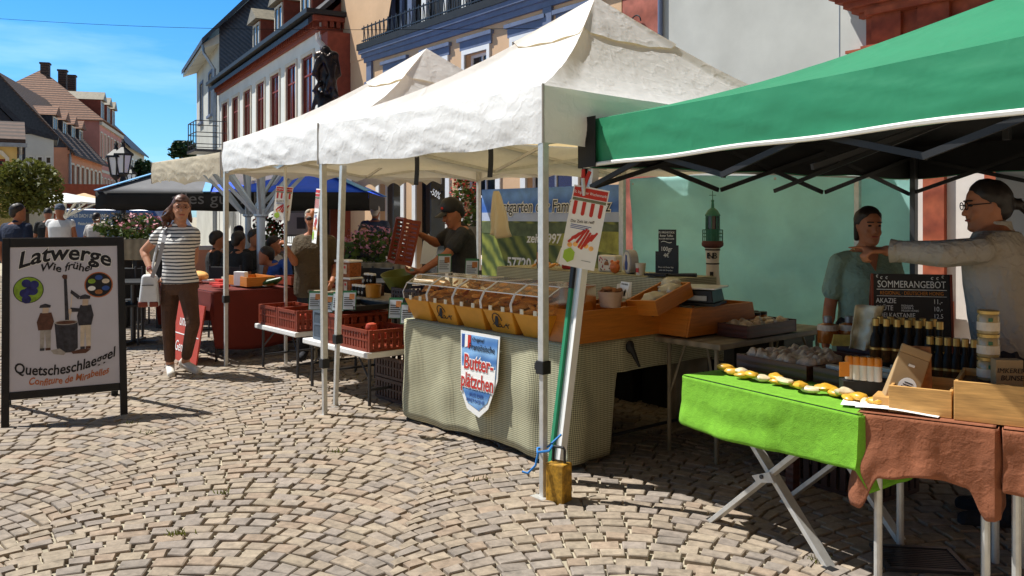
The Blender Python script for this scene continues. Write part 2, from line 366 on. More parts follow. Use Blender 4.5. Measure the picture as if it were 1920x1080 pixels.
def win(parent, x, z, w, h, frame_m, glass_m, trim_m=None, tw=.12, reveal=.18, head=0, mull=True, name='window', sill_m=None):
    """a window part centred on x with its bottom at z"""
    f = MB(); y = reveal-.07; fw = .06
    f.box(-w/2, -w/2+fw, y, y+.06, 0, h).box(w/2-fw, w/2, y, y+.06, 0, h).box(-w/2+fw, w/2-fw, y, y+.06, 0, fw).box(-w/2+fw, w/2-fw, y, y+.06, h-fw, h)
    if mull: f.box(-.025, .025, y+.004, y+.055, fw, h-fw).box(-w/2+fw, -.025, y+.008, y+.05, h*.68, h*.68+.05).box(.025, w/2-fw, y+.008, y+.05, h*.68, h*.68+.05)
    o = f.build(name, frame_m, parent, (x, 0, z))
    g = MB(); g.box(-w/2+.01, w/2-.01, y+.03, y+.04, .01, h-.01); g.build('pane', glass_m, o)
    if trim_m:
        t = MB(); t.box(-w/2-tw, -w/2, -.04, .03, 0, h+tw).box(w/2, w/2+tw, -.04, .03, 0, h+tw).box(-w/2, w/2, -.04, .03, h, h+tw)
        if head: t.box(-w/2-tw-.05, w/2+tw+.05, -.06, .03, h+tw, h+tw+head*.65).box(-w/2-tw-.12, w/2+tw+.12, -.17, .03, h+tw+head*.65, h+tw+head)
        t.build('surround', trim_m, o)
        s_ = MB(); s_.box(-w/2-tw-.05, w/2+tw+.05, -.13, .03, -.12, 0); s_.build('sill', sill_m or trim_m, o)
    return o
def house(name, label, p0, p1):
    p0 = Vector(p0); p1 = Vector(p1); d = p1-p0
    return thing(name, label, 'house', (p0.x, p0.y, 0), math.atan2(d.y, d.x)), d.length
def gable_roof(L_, D_, H, rise, oh=.4, th=.14, side=.2):
    mb = MB()
    for sgn in (0, 1):
        a = [(-side, -oh if not sgn else D_+oh, H-oh*rise/(D_/2)), (L_+side, -oh if not sgn else D_+oh, H-oh*rise/(D_/2)), (L_+side, D_/2, H+rise), (-side, D_/2, H+rise)]
        if sgn: a = [a[1], a[0], a[3], a[2]]
        mb.hexa([Vector(p) for p in a]+[Vector(p)+Vector((0,0,th)) for p in a])
    return mb
def gables(L_, D_, H, rise):
    return [MB().add([(0,0,H),(0,D_,H),(0,D_/2,H+rise)], [(0,2,1)]), MB().add([(L_,0,H),(L_,D_,H),(L_,D_/2,H+rise)], [(0,1,2)])]
def dormer(parent, x, y, z, w, h, d, wm, rm, fm, lab=None):
    o = MB().box(-w/2, w/2, 0, d, 0, h).build('dormer', wm, parent, (x, y, z))
    MB().xz([(-w/2-.15,h-.02),(w/2+.15,h-.02),(0,h+w*.42)], -.22, d).build('dormer_roof', rm, o)
    f = MB(); f.box(-w/2+.08,-w/2+.16,-.05,-.003,.1,h-.08).box(w/2-.16,w/2-.08,-.05,-.003,.1,h-.08).box(-w/2+.16,w/2-.16,-.05,-.003,h-.16,h-.08).box(-w/2+.16,w/2-.16,-.05,-.003,.1,.17).box(-.03,.03,-.05,-.003,.17,h-.16)
    f.build('window_frame', fm, o); MB().box(-w/2+.15,w/2-.15,-.02,-.006,.16,h-.15).build('pane', m_glass, o)
    return o
m_plw = M('white_plaster', (.70,.70,.66), .8, .08, 1.2, .25, 25, dirt=.15)
m_plg = M('grey_plaster', (.52,.52,.48), .8, .10, 1.3, .25, 25, dirt=.25)
m_plo = M('apricot_plaster', (.66,.43,.25), .8, .07, 1.5, .2, 25, dirt=.12)
m_sal = M('salmon_plaster', (.62,.27,.15), .8, .1, 1.5, .15, 20, dirt=.15)
m_pink = M('pink_plaster', (.60,.25,.20), .8, .1, 1.5, .15, 20, dirt=.15)
m_yel = M('yellow_plaster', (.62,.42,.15), .8, .1, 1.5, .15, 20)
m_sand = mat_wave('red_sandstone', (.36,.085,.035), (.25,.05,.022), .8, 'Z', 6, .85, .25, 4)
m_sandw = M('red_trim', (.22,.045,.022), .7, .2, 5)
m_slate = mat_wave('slate', (.05,.055,.075), (.028,.03,.042), 3.2, 'DIAGONAL', .8, .5, .4)
m_slate2 = M('slate_roof', (.035,.036,.044), .55, .4, 9, .6, 18)
m_tile = mat_wave('clay_tile', (.30,.14,.075), (.07,.03,.02), 1.6, 'X', .8, .8, .7, 2, (1,1,1))
m_tiled = mat_wave('dark_tile', (.11,.06,.04), (.035,.02,.016), 1.8, 'Z', 1.2, .8, .7)
m_bluetrim = M('blue_grey_trim', (.13,.165,.26), .6, .15, 4)
m_redframe = M('red_window_frame', (.20,.03,.015), .5, .15)
m_redpane = M('red_blind_pane', (.06,.015,.012), .12, .3, 3, spec=.6)
m_zinc = M('zinc', (.28,.30,.32), .4, .15, metal=.5)
m_ltrim = M('pale_trim', (.62,.55,.45), .7, .1)

# --- house with red window frames (right of the street)
h3, L3 = house('red_window_house', 'white plastered house with tall red framed windows and a red brick cornice', (-12.1,35.2), (-5.18,23.0))
u3 = [(r+1.0)*1.15 for r in (-.045,1.457,3.13,4.80,6.55,8.28,10.0)]
wx3 = [L3-a for a in u3]
holes = [(x-.54, x+.54, 4.25, 6.0) for x in wx3]+[(x-.75, x+.75, .6, 2.6) for x in wx3[1::2]]
wall_mb(L3, 6.72, holes, 7, .09).build('wall', m_plw, h3)
w0 = win(h3, wx3[0], 4.25, 1.08, 1.75, m_redframe, m_redpane, m_ltrim, .10, .09)
for x in wx3[1:]: dup(w0, h3, (x, 0, 4.25))
w0 = win(h3, wx3[1], .6, 1.5, 2.0, m_white, m_glass, m_white, .14, .09)
cu_ = MB(); cu_.grid(lambda u, v: (-.66+1.32*u, .047+.006*math.sin(u*40), .1+1.7*v), 60, 2); cu_.build('curtain', m_white, w0)
for x in wx3[3::2]: dup(w0, h3, (x, 0, .6))
cb = MB(); cb.box(-.1, L3+.12, -.10, 0-.003, 6.48, 6.58).box(-.2, L3+.24, -.24, 0-.003, 6.74, 6.86)
for i in range(70): cb.box(.05+i*L3/70, .05+i*L3/70+.11, -.18, -.003, 6.58, 6.74)
cb.box(L3+.003, L3+.12, .0, .7, 6.4, 6.58).box(L3+.003, L3+.24, 0, .7, 6.74, 6.86)
for i in range(4): cb.box(L3+.003, L3+.2, .04+i*.18, .15+i*.18, 6.58, 6.74)
cb.build('cornice', m_sandw, h3)
gt = MB(); gt.box(-.3, L3+.34, -.46, -.24, 6.87, 7.0); gt.box(L3+.1, L3+.34, -.24, 1, 6.873, 7.0); gt.build('gutter', m_black, h3)
gable_roof(L3, 7, 6.95, 3.4, .35, .15, .1).build('roof', m_slate2, h3); [g_.build('gable', m_sandw, h3) for g_ in gables(L3, 7, 6.72, 3.6)]
for x in (L3-3.0, L3-6.2, L3-9.4): dormer(h3, x, .5, 7.3, 1.15, 1.35, 2.4, m_sandw, m_greywood, m_ltrim)
pier = MB(); pier.box(L3-.02, L3+.55, .04, .8, 0, 6.39); pier.build('corner_pier', m_sandw, h3)
dp = MB(); dp.tube([(.06,-.12,0),(.06,-.12,6.8)], .05); dp.build('downpipe', m_zinc, h3)
rl = MB()
for z in (4.3, 4.75, 5.2): rl.bar((-.9,-1.2,z),(.9,-1.2,z),.03).bar((-.9,-1.2,z),(-.9,-.02,z),.03).bar((.9,-1.2,z),(.9,-.02,z),.03)
for x in (-.9,-.3,.3,.9): rl.bar((x,-1.2,4.1),(x,-1.2,5.2),.035)
rl.box(-.95,.95,-1.25,-.02,4.0,4.1); rl.build('balcony', m_dsteel, h3, (1.0,0,0))

# --- grey corner house with slate gable
t2 = thing('slate_gable_house', 'tall grey house whose slate clad gable stands behind the red window house', 'house')
C2 = Vector((-13.04,38,0)); Lf = Vector((-17,46,0)); Rt = Vector((-3.6,36.2,0)); Bk = Vector((-8,46,0))
sm2 = MB(); mid = C2+(Rt-C2)*.62; 
sm2.add([C2, Rt, Rt+Zv*9.9, mid+Zv*14.6, C2+Zv*9.9], [(0,1,2,3,4)]); sm2.build('gable', m_slate, t2)
lw = (C2-Lf); lfr = bpy.data.objects.new('facade', None)
fw_ = wall_mb(lw.length, 9.6, [(5.4,6.5,6.3,8.3),(5.4,6.5,2.4,4.4),(1.8,2.9,6.3,8.3)], 9, .2).build('wall', m_plg, t2, Lf, math.atan2(lw.y, lw.x))
for x, z in ((5.95,6.3),(5.95,2.4),(2.35,6.3)): win(fw_, x, z, 1.1, 2.0, m_bluetrim, m_glass, m_bluetrim, .12, .2)
rf = MB(); ex = (Lf-C2).normalized(); ey = (Rt-C2).normalized(); no = Vector((-ex.y, ex.x, 0)); 
a = C2-ey*.9-ex*.5+Zv*9.15; b = Lf-ey*.9+Zv*9.15; c_ = Lf+(mid-C2)+Zv*14.8; d_ = mid-ex*.5+Zv*14.8; e_ = Rt+ey*.9-ex*.5+Zv*9.3; f_ = Lf+(Rt-C2)+ey*.9+Zv*9.3
up = Zv*.22
rf.hexa([b,a,d_,c_,b+up,a+up,d_+up,c_+up]); rf.hexa([c_,d_,e_,f_,c_+up,d_+up,e_+up,f_+up]); rf.build('roof', m_slate2, t2)
so_ = MB(); so_.hexa([C2-ey*.8+Zv*9.0, C2+Zv*9.2, Lf+Zv*9.2, Lf-ey*.8+Zv*9.0, C2-ey*.8+Zv*9.2, C2+Zv*9.6, Lf+Zv*9.6, Lf-ey*.8+Zv*9.2]); so_.build('eave_soffit', m_plg, t2)
dp = MB(); q = C2-ey*.1-ex*.1+Vector((-.1,-.12,0)); dp.tube([C2-ey*.8+Zv*9.2, C2-ey*.75+Zv*8.8, q+Zv*8.0, q], .07); dp.build('downpipe', m_zinc, t2)

# --- apricot house with blue grey trim
h4, L4 = house('apricot_house', 'apricot house with blue grey window heads and a terrace railing above its cornice', (-4.66,23.3), (1.88,14.65))
wx = [t*1.254 for t in (2.39,3.89,5.16,6.54,7.75)]
holes = [(x-.42, x+.42, 3.45, 4.98) for x in wx]+[(2.2,3.3,.02,2.6),(4.0,5.3,.02,2.5),(6.0,7.2,.6,2.5),(8.2,9.6,.6,2.5)]
wall_mb(L4, 5.6, holes, 8, .22).build('wall', m_plo, h4)
w0 = win(h4, wx[0], 3.45, .84, 1.53, m_white, m_glass, m_white, .1, .22, 0)
hd = MB(); hd.box(-.58,.58,-.04,-.003,1.63,1.82).box(-.64,.64,-.09,-.003,1.82,1.90); hd.build('window_head', m_bluetrim, w0)
for x in wx[1:]: dup(w0, h4, (x, 0, 3.45))
for x, z, w_, h_ in ((2.75,.02,1.1,2.58),(4.65,.02,1.3,2.48),(6.6,.6,1.2,1.9),(8.9,.6,1.4,1.9)):
    win(h4, x, z, w_, h_, m_black if x == 4.65 else m_white, m_glass, m_white, .16, .22, 0, x > 6, 'shop_door' if x < 5 else 'window')
text('-50%', .22, m_white, h4, (4.65,.1,1.95), (math.pi/2,R(20),0))
cn = MB(); x0 = 1.45
cn.box(x0, L4+.2, -.07, -.003, 5.46, 5.58).box(x0-.05, L4+.25, -.12, -.003, 5.58, 5.68).box(x0-.1, L4+.3, -.18, -.003, 5.68, 5.78)
for x in (x0+.25, 8.9): cn.box(x-.13, x+.13, -.06, -.003, 4.95, 5.455).box(x-.17, x+.17, -.10, -.003, 4.80, 4.95).box(x-.17,x+.17,-.09,-.003,4.45,4.56)
cn.build('cornice', m_bluetrim, h4)
ct = MB(); ct.box(x0-.14, L4+.3, -.21, .3, 5.78, 5.94); ct.build('gutter', m_black, h4)
rr = MB(); rr.hexa([(-.1,.3,5.6),(L4,.3,5.6),(L4,8,5.6),(-.1,8,5.6),(-.1,1.2,7.3),(L4,1.2,7.3),(L4,6,7.3),(-.1,6,7.3)]); 
rr.build('mansard_roof', m_slate2, h4)
gw = MB(); gw.add([(-.12,0.02,0),(-.12,8,0),(-.12,8,6),(-.12,3.5,7.6),(-.12,.02,6)], [(0,4,3,2,1)]); gw.add([(0,-.012,5.6),(x0+.9,-.012,5.6),(x0+2.0,-.012,8.6),(.45,-.012,8.6)], [(0,1,2,3)]); gw.box(0,x0+.9,-.01,.29,5.6,8.6); gw.build('gable', m_plo, h4)
for x, wd_ in ((3.0,1.2),(5.0,1.9),(7.4,1.2)):
    dm = MB().box(x-wd_/2, x+wd_/2, .22, 2.0, 5.99, 7.4).build('dormer', m_black, h4)
    f = MB(); 
    for q in (-wd_/2, wd_/2-.2): f.box(x+q, x+q+.2, .1, .217, 5.99, 7.4)
    f.box(x-wd_/2+.2, x+wd_/2-.2, .1, .217, 7.2, 7.4); f.box(x-.05,x+.05,.14,.217,5.99,7.2); f.build('window_frame', m_bluetrim if x != 5.0 else m_white, dm)
rg = MB()
for i in range(84): 
    x = x0+.1+i*.105; rg.bar((x,-.12,5.94),(x,-.12-.05*(i%2),6.38),.018)
rg.bar((x0,-.12,6.34),(L4,-.12,6.34),.03).bar((x0,-.12,6.02),(L4,-.12,6.02),.03); rg.build('railing', m_dsteel, h4)

# --- sandstone pier and white wall behind the stalls
t5 = thing('sandstone_pier', 'red sandstone block pier with curled iron bracket between apricot house and white wall', 'pillar', (1.895,14.63,0), math.atan2(-.798,.603))
MB().box(0,.87,0,.6,0,7).build('shaft', mat_wave('pier_stone', (.42,.13,.09), (.30,.08,.05), .55, 'Z', 1.0, .85, .3), t5)
ir = MB()
for c in ((.3,4.6),(.48,4.5),(.38,4.75)): ir.tube([(c[0]+.11*math.cos(a), -.06, c[1]+.11*math.sin(a)) for a in [i*.45 for i in range(13)]], .012, 6)
ir.tube([(.1,-.06,4.55),(.7,-.06,4.35)], .014, 6); ir.build('bracket', m_black, t5)
t6 = thing('white_gable_wall', 'blank pale plaster gable wall rising behind the white and green tents', 'wall', (2.43,13.92,0), math.atan2(-.798,.603))
MB().box(0,3.75,0,.4,0,9.5).build('wall', m_plg, t6); dpp = MB(); dpp.tube([(.03,-.05,0),(.03,-.05,9)], .04); dpp.build('downpipe', m_bluetrim, t6)
MB().box(3.2,3.208,-.006,-.001,0,10).build('joint', m_zinc, t6)

# --- red sandstone portal
t7 = thing('sandstone_portal', 'red sandstone church portal with stepped cornices above the green tent', 'portal', (4.60,11.02,.125), math.atan2(-1,.753)); t7.scale = (.917,.917,.917)
pw = MB(); pw.box(0,4,0,1.2,-.14,3.55); pw.build('wall', M('portal_wall', (.72,.66,.6), .8, .1, 2), t7)
pc = MB()
def ent(z0, z1, pr, x0=0): pc.box(-pr+x0, 4, -pr, 1.2, z0, z1)
for z0, z1, pr in ((3.55,3.68,.04),(3.68,3.73,.10),(3.73,3.79,.16),(3.79,3.83,.22),(3.83,4.28,.02),(4.28,4.35,.09),(4.35,4.42,.16),(4.42,4.50,.24),(4.50,4.55,.32),(4.55,4.60,.38)): ent(z0, z1, pr)
for x in (.1, .75): pc.box(x, x+.42, -.09, -.021, 3.832, 4.279)
for z0, z1, pr in ((3.78,3.84,.30),(4.28,4.36,.20),(4.5,4.61,.46)): pc.box(.06, 1.22, -pr, -.005-pr*.6, z0+.004, z1+.003)
pc.build('entablature', m_sand, t7)
pp = MB(); pp.box(.12,.5,-.08,-.003,-.14,3.55).box(.82,1.1,-.08,-.003,-.14,3.55).box(1.6,2.2,-.08,-.003,-.14,3.55)
for x in (.31,.96,1.9): pp.box(x-.27,x+.27,-.12,-.083,3.3,3.54).box(x-.27,x+.27,-.12,-.083,0,.4)
pp.build('pilaster', m_sand, t7)
pt_ = MB(); pt_.tbox(.15,4,.1,1.2,4.603,6.5,.05); pt_.box(.35,4,-.12,.095,4.604,4.72).box(.6,4,-.2,-.123,4.62,4.70); pt_.build('attic', mat_wave('attic_stone', (.20,.05,.03), (.10,.025,.016), 1.4, 'Z', 2.5, .85, .6), t7)
led = MB(); led.box(-.45,.2,-.40,-.1,4.612,4.66); led.build('ledge', m_ltrim, t7)
rs = random.Random(4); tw_ = MB()
for i in range(14): tw_.bar((-.42+i*.035,-.2,4.66),(-.42+i*.035+rs.uniform(-.04,.04),-.2,4.86+rs.random()*.06),.004)
tw_.build('bird_spikes', m_dsteel, t7)
text('1', .30, m_ltrim, t7, (1.9,-.024,3.93)); text('J', .30, m_ltrim, t7, (2.0,-.024,3.92)); text('7', .22, m_ltrim, t7, (2.55,-.024,4.03))

# --- houses along the left of the street
def bighouse(name, label, p0, p1, D_, H, rise, wall_m, roof_m, wins, wsz, trim_m, frame_m, gm_=None):
    h, L_ = house(name, label, p0, p1)
    holes = []
    for n, z, a, b in wins:
        for i in range(n):
            x = a+(b-a)*(i+.5)/n; holes.append((x*L_-wsz[0]/2, x*L_+wsz[0]/2, z, z+wsz[1]))
    wall_mb(L_, H, holes, D_).build('wall', wall_m, h)
    w = None
    for q in holes:
        x = (q[0]+q[1])/2
        if w is None: w = win(h, x, q[2], wsz[0], wsz[1], frame_m, m_glass, trim_m, .12)
        else: dup(w, h, (x, 0, q[2]))
    gable_roof(L_, D_, H, rise).build('roof', roof_m, h); [g_.build('gable', gm_ or wall_m, h) for g_ in gables(L_, D_, H, rise)]
    return h, L_
hs_, Ls = bighouse('salmon_house', 'salmon house with shuttered upper windows and four slate dormers beyond the small tree', (-25.0,48), (-28.5,59.3), 7, 5.35, 4.0, m_sal, m_tiled, [(7,3.1,.05,.97)], (.75,1.35), m_ltrim, m_redframe, m_slate2)
sh = MB()
for i in range(7):
    x = (.05+.92*(i+.5)/7)*Ls
    sh.box(x+.4, x+.75, -.06, -.02, 3.1, 4.45)
sh.build('shutter', m_ltrim, hs_); bnd = MB(); bnd.box(0,Ls,-.1,-.003,5.0,5.2).box(0,Ls,-.08,-.003,2.6,2.75); bnd.build('string_course', m_sal, hs_)
MB().box(.6,Ls-.3,-.05,-.002,1.9,2.55).build('shop_fascia', m_ltrim, hs_)
for i, x in enumerate((1.3,4.0,6.6,9.2)): dormer(hs_, x, .9, 5.75, 1.3, 1.5, 2.4, m_slate2, m_tile, m_ltrim)
dp = MB(); dp.tube([(.15,-.1,0),(.15,-.1,5.1),(.15,-.3,5.3)], .07); dp.build('downpipe', m_zinc, hs_)
hp, Lp = house('pink_house', 'tall pink house under a patterned clay tile hip roof beyond the salmon house', (-29.0,60), (-32.4,70.8))
holes = []
for z in (5.6, 2.4):
    for i in range(7): holes.append(((i+.5)*Lp/7-.4, (i+.5)*Lp/7+.4, z, z+1.8))
wall_mb(Lp, 8.2, holes, 9).build('wall', m_pink, hp)
w0 = None
for q in holes:
    if w0 is None: w0 = win(hp, (q[0]+q[1])/2, q[2], .8, 1.8, m_ltrim, m_ltrim, m_ltrim, .1)
    else: dup(w0, hp, ((q[0]+q[1])/2, 0, q[2]))
hr = MB(); e = .35; hr.add([(-e,-e,8.2),(Lp+e,-e,8.2),(Lp+e,9+e,8.2),(-e,9+e,8.2),(4,4.5,12.2),(Lp-3,4.5,12.2)], [(0,1,5,4),(1,2,5),(2,3,4,5),(3,0,4),(0,3,2,1)]); hr.build('roof', m_tile, hp)
for x, y in ((4,4.2),(7,3.6),(9.5,3.4)): MB().box(x-.3,x+.3,y-.28,y+.28,10.5,12.6).box(x-.36,x+.36,y-.34,y+.34,12.6,12.72).build('chimney', m_tiled, hp)
for x in (3.2,6.2,8.8): dormer(hp, x, .3, 8.5, 1.5, 1.5, 2.6, m_sandw, m_greywood, m_ltrim)
cw = MB(); cw.box(-.05,Lp,-.18,-.003,7.9,8.15).box(0,Lp,-.08,-.003,4.6,4.8); cw.build('string_course', m_ltrim, hp)
h8, L8 = bighouse('far_street_house', 'pale narrow house farthest along the left side of the street', (-32.6,72), (-36.2,84), 8, 7.6, 4, m_ltrim, m_slate2, [(5,5,.05,.95),(5,2,.05,.95)], (.8,1.5), m_white, m_ltrim)
hw_, Lw = house('white_annex_house', 'narrow white fronted house with a row of small panes beside the dark gable', (-20.47,35.9), (-19.55,36.4))
wall_mb(Lw, 4.95, [(.08,.34,3.7,4.05),(.40,.66,3.7,4.05),(.72,.98,3.7,4.05)], 3, .1).build('wall', m_plw, hw_)
w0 = win(hw_, .21, 3.7, .26, .35, m_white, m_glass, None, .08, .1, 0, False)
for x in (.53,.85): dup(w0, hw_, (x,0,3.7))
rw = MB(); rw.hexa([(-4,-.25,9.4),(0,-.25,5.0),(0,3,5.0),(-4,3,9.4),(-4,-.25,9.6),(.1,-.25,5.2),(.1,3,5.2),(-4,3,9.6)]); rw.hexa([(.0,-.25,5.0),(Lw+.15,-.25,4.7),(Lw+.15,3,4.7),(.0,3,5.0),(.1,-.25,5.2),(Lw+.2,-.25,4.88),(Lw+.2,3,4.88),(.1,3,5.2)]); rw.build('roof', m_slate2, hw_)
MB().add([(-4,-.02,4),(0,-.02,4),(0,-.02,4.95),(-4,-.02,7.6)], [(0,1,2,3)])
bw = MB(); bw.hexa([(-4,-.01,0),(-.01,-.01,0),(-.01,3,0),(-4,3,0),(-4,-.01,9.35),(-.01,-.01,4.95),(-.01,3,4.95),(-4,3,9.35)]); bw.build('side_wall', m_slate2, hw_)
hy, Ly = house('yellow_house', 'yellow house with arched windows and brown roof at the left edge', (-22.0,26.5), (-17.05,29.4))
wall_mb(Ly, 4.0, [(Ly-.95,Ly-.35,2.75,3.45),(Ly-1.95,Ly-1.35,2.75,3.45)], 5, .14).build('wall', m_yel, hy)
for x in (Ly-.65, Ly-1.65):
    o = win(hy, x, 2.75, .6, .7, m_redframe, m_glass, None, .1, .14)
    MB().xz([(-.42,.6),(-.3,.6),(-.3,.72),(-.15,.86),(0,.9),(.15,.86),(.3,.72),(.3,.6),(.42,.6),(.42,.74),(.22,.98),(0,1.04),(-.22,.98),(-.42,.74)], -.05, -.005).build('arch', m_ltrim, o)
gable_roof(Ly, 5, 4.1, .75, .4, .14, .25).build('roof', m_tiled, hy)
gy = MB(); gy.box(-.2,Ly+.3,-.5,-.3,3.85,3.98); gy.tube([(Ly+.1,-.35,3.9),(Ly+.1,-.1,3.6),(Ly+.1,-.1,0)], .05); gy.build('gutter', m_zinc, hy)
# low shop fronts at the far end of the square, behind the parasols
hb, Lb = house('far_shop_row', 'dark low shop front far across the square beneath the parasols', (-27,44), (-20,46.5))
wall_mb(Lb, 3.2, [(.6,2.4,.1,2.4),(3.2,5.2,.1,2.4)], 4, .2).build('wall', m_sandw, hb)
win(hb,1.5,.1,1.8,2.3,m_white,m_glass,m_white,.1,.2); win(hb,4.2,.1,2.0,2.3,m_white,m_glass,m_white,.1,.2)

# --- statue on bracket, wire, lamps, trees
m_bronze = M('dark_bronze', (.035,.022,.016), .35, .5, 8, .5, 30, metal=.6)
st = thing('bronze_statue', 'dark bronze draped figure on a column with raised pale arm by the white house corner', 'statue', P(620,225,19.5)*1, 0)
b0 = st.location.copy(); b0.z = 0; st.location = b0
cm = MB(); cm.lathe([(.42,0),(.42,.3),(.33,.4),(.30,3.3),(.34,3.4),(.34,3.75),(.30,3.8),(.30,4.02)], n=12); cm.build('column', m_bronze, st)
for_ = lambda px, py: P(px+8, py, 19.5)-b0
fg = MB()
fg.cap(for_(612,215), for_(606,150), .24, .20, 14).cap(for_(606,150), for_(604,112), .22, .19, 14).cap(for_(590,105), for_(618,105), .12, .12).cap(for_(618,105), for_(626,140), .10, .08)
rs = random.Random(5)
for i in range(26): 
    a = rs.uniform(0,6.28); z = rs.uniform(100,205); c = for_(606,z)+Vector((.20*math.cos(a), -.2-.06*abs(math.sin(a)), 0)); fg.cap(c, c+Vector((rs.uniform(-.12,.12), -.03, -rs.uniform(.15,.4))), .06, .045, 6)
fg.ell(for_(603,97), (.12,.13,.15)); fg.build('figure', m_bronze, st, remesh=.035, sm=1)
am = MB(); am.tube([for_(601,92), for_(596,84), for_(588,74), for_(586,62)], [.07,.06,.05,.035], 8); am.build('raised_arm', m_ltrim, st)
wr = MB(); pts = []
for i in range(25):
    t = i/24; q = P(-60,31,26)*(1-t)+P(1120,52,15.2)*t; q.z -= .18*math.sin(math.pi*t); pts.append(q)
wr.tube(pts, .0055, 5); tag(wr.build('overhead_wire', M('wire_black', (.008,.008,.008), 1, .1, spec=0)), 'thin dark wire strung across the sky to the apricot house', 'wire')
m_lampglass = M('lamp_glass', (.7,.72,.7), .3, .05)
def lantern(mb_f, mb_g, c, s):
    mb_g.lathe([(.10*s,0),(.17*s,.36*s)], c, 6)
    for k in range(6):
        a = 2*math.pi*k/6; mb_f.bar(c+Vector((.103*s*math.cos(a), .103*s*math.sin(a),0)), c+Vector((.175*s*math.cos(a), .175*s*math.sin(a),.37*s)), .022*s)
    mb_f.lathe([(.22*s,.36*s),(.21*s,.40*s),(.05*s,.53*s),(.03*s,.6*s),(.045*s,.63*s),(.01*s,.7*s)], c, 6); mb_f.lathe([(.02*s,-.1*s),(.11*s,-.02*s),(.11*s,.01*s)], c, 6)
def lamp(label, base, h, arms, s=1):
    t = thing('street_lamp', label, 'street lamp', base, 0, 'old lantern street lamps')
    pm = MB(); pm.lathe([(.16,0),(.16,.3),(.10,.4),(.07,1.2),(.055,h-.2),(.08,h-.15),(.05,h)], n=10); pm.build('post', m_black, t)
    f = MB(); g = MB()
    for ax, dz in arms:
        c = Vector((ax, 0, h+dz)); lantern(f, g, c, s)
        if ax: f.tube([(0,0,h-.25),(ax*.6,0,h-.3),(ax,0,h+dz-.1)], .025, 6)
    f.build('lantern_frame', m_black, t); g.build('lantern_glass', m_lampglass, t)
bl = P(231,405,20); bl.z = 0
lamp('black lamp post with two six sided lanterns standing above the blue parasol', bl, 2.45, [(0,.05),(-.17,.0)], 1.15)
bl = P(246,405,30); bl.z = 0
lamp('smaller farther lamp post just right of the two lantern post', bl, 2.6, [(0,0)], 1.0)
m_leaf = M('leaf_green', (.07,.11,.02), .55, .5, 3, trans=.25, spec=.3)
m_leafd = M('leaf_dark', (.022,.05,.014), .55, .5, 3, trans=.15, spec=.3)
m_leafy = M('leaf_yellow_green', (.13,.14,.025), .5, .5, 4, trans=.3, spec=.3)
m_bark = M('bark', (.06,.045,.03), .9, .4, 8, .6, 40)
def leaves(mb, blobs, n, size, rnd):
    tot = sum(b[1][0]*b[1][1]*b[1][2] for b in blobs)
    for c, r in blobs:
        for i in range(int(n*r[0]*r[1]*r[2]/tot)):
            while True:
                q = Vector((rnd.uniform(-1,1), rnd.uniform(-1,1), rnd.uniform(-1,1)))
                if .25 < q.length < 1: break
            q *= q.length**-.25
            if nz3(q.x+c[0], q.y+c[1], q.z+c[2], 2.3) < -.22: continue
            p = Vector(c)+Vector((q.x*r[0], q.y*r[1], q.z*r[2])); s = size*rnd.uniform(.6,1.3)
            a = Vector((rnd.gauss(0,1), rnd.gauss(0,1), rnd.gauss(0,.6))).normalized(); b = a.orthogonal().normalized()
            b = (b*math.cos(1)+a.cross(b)*rnd.uniform(-1,1)).normalized()
            mb.quad(p-a*s, p-b*s*.5, p+a*s, p+b*s*.5)
def tree(label, base, h_tr, blobs, n, size, lm, seed, group=None):
    rnd = random.Random(seed); t = thing('tree', label, 'tree', base, 0, group)
    tr = MB(); tr.tube([(0,0,0),(.03,0,h_tr*.5),(0,.02,h_tr)], [h_tr*.06,h_tr*.045,h_tr*.035], 9)
    for c, r in blobs: tr.tube([(0,.02,h_tr*.85), Vector((0,0,h_tr))*.45+Vector(c)*.55, c], [h_tr*.03,h_tr*.018,h_tr*.006], 6)
    tr.build('trunk', m_bark, t); cr_ = MB(); leaves(cr_, blobs, n, size, rnd); cr_.build('crown', lm, t)
bt = P(48,405,22); bt.z = 0
tree('round crowned small tree at the left edge in front of the yellow house', bt, 1.8, [((-.35,0,2.25),(.75,.7,.62)),((.3,0,2.3),(.62,.6,.6)),((.05,-.1,2.55),(.6,.5,.45)),((.55,0,1.95),(.38,.4,.4)),((-.6,0,1.8),(.45,.4,.4)),((.1,0,1.85),(.5,.4,.35))], 5200, .075, m_leafy, 2)
for i, (px, py, s) in enumerate(((345,276,1.0),(268,312,.55))):
    b = P(px,405,70); z = P(px,py,70).z; b.z = 0
    tree(['dark tree top showing above the cream tent beside the grey corner house','small dark tree top far down the street right of the lamps'][i], b, z-1.0, [((0,0,z),(1.0*s,.9,.6)),((.5*s,0,z-.5),(.8*s,.7,.5)),((-.6*s,0,z-.4),(.7*s,.7,.5))], 900, .22, m_leafd, 9+i)

# --- unseen houses added behind and right of the camera to block skylight
for lab, p0, p1, hh in (('ochre house row closing the square behind the camera', (34,-9), (-16,-13), 11), ('tall pale house closing the right end of the square', (13,3), (34,-9), 12)):
    hq, Lq = house('sky_blocker_house', lab, p0, p1)
    hl = []
    for i in range(int(Lq/3)):
        for z in (.8, 4.3, 7.4): hl.append((i*3+1.0, i*3+2.1, z, z+1.9))
    wall_mb(Lq, hh, hl, 6).build('wall', m_plo if hh == 11 else m_ltrim, hq); w0 = None
    for q in hl:
        if w0 is None: w0 = win(hq, (q[0]+q[1])/2, q[2], 1.1, 1.9, m_white, m_glass, m_sandw, .12)
        else: dup(w0, hq, ((q[0]+q[1])/2, 0, q[2]))
    gable_roof(Lq, 6, hh, 3).build('roof', m_tiled, hq)

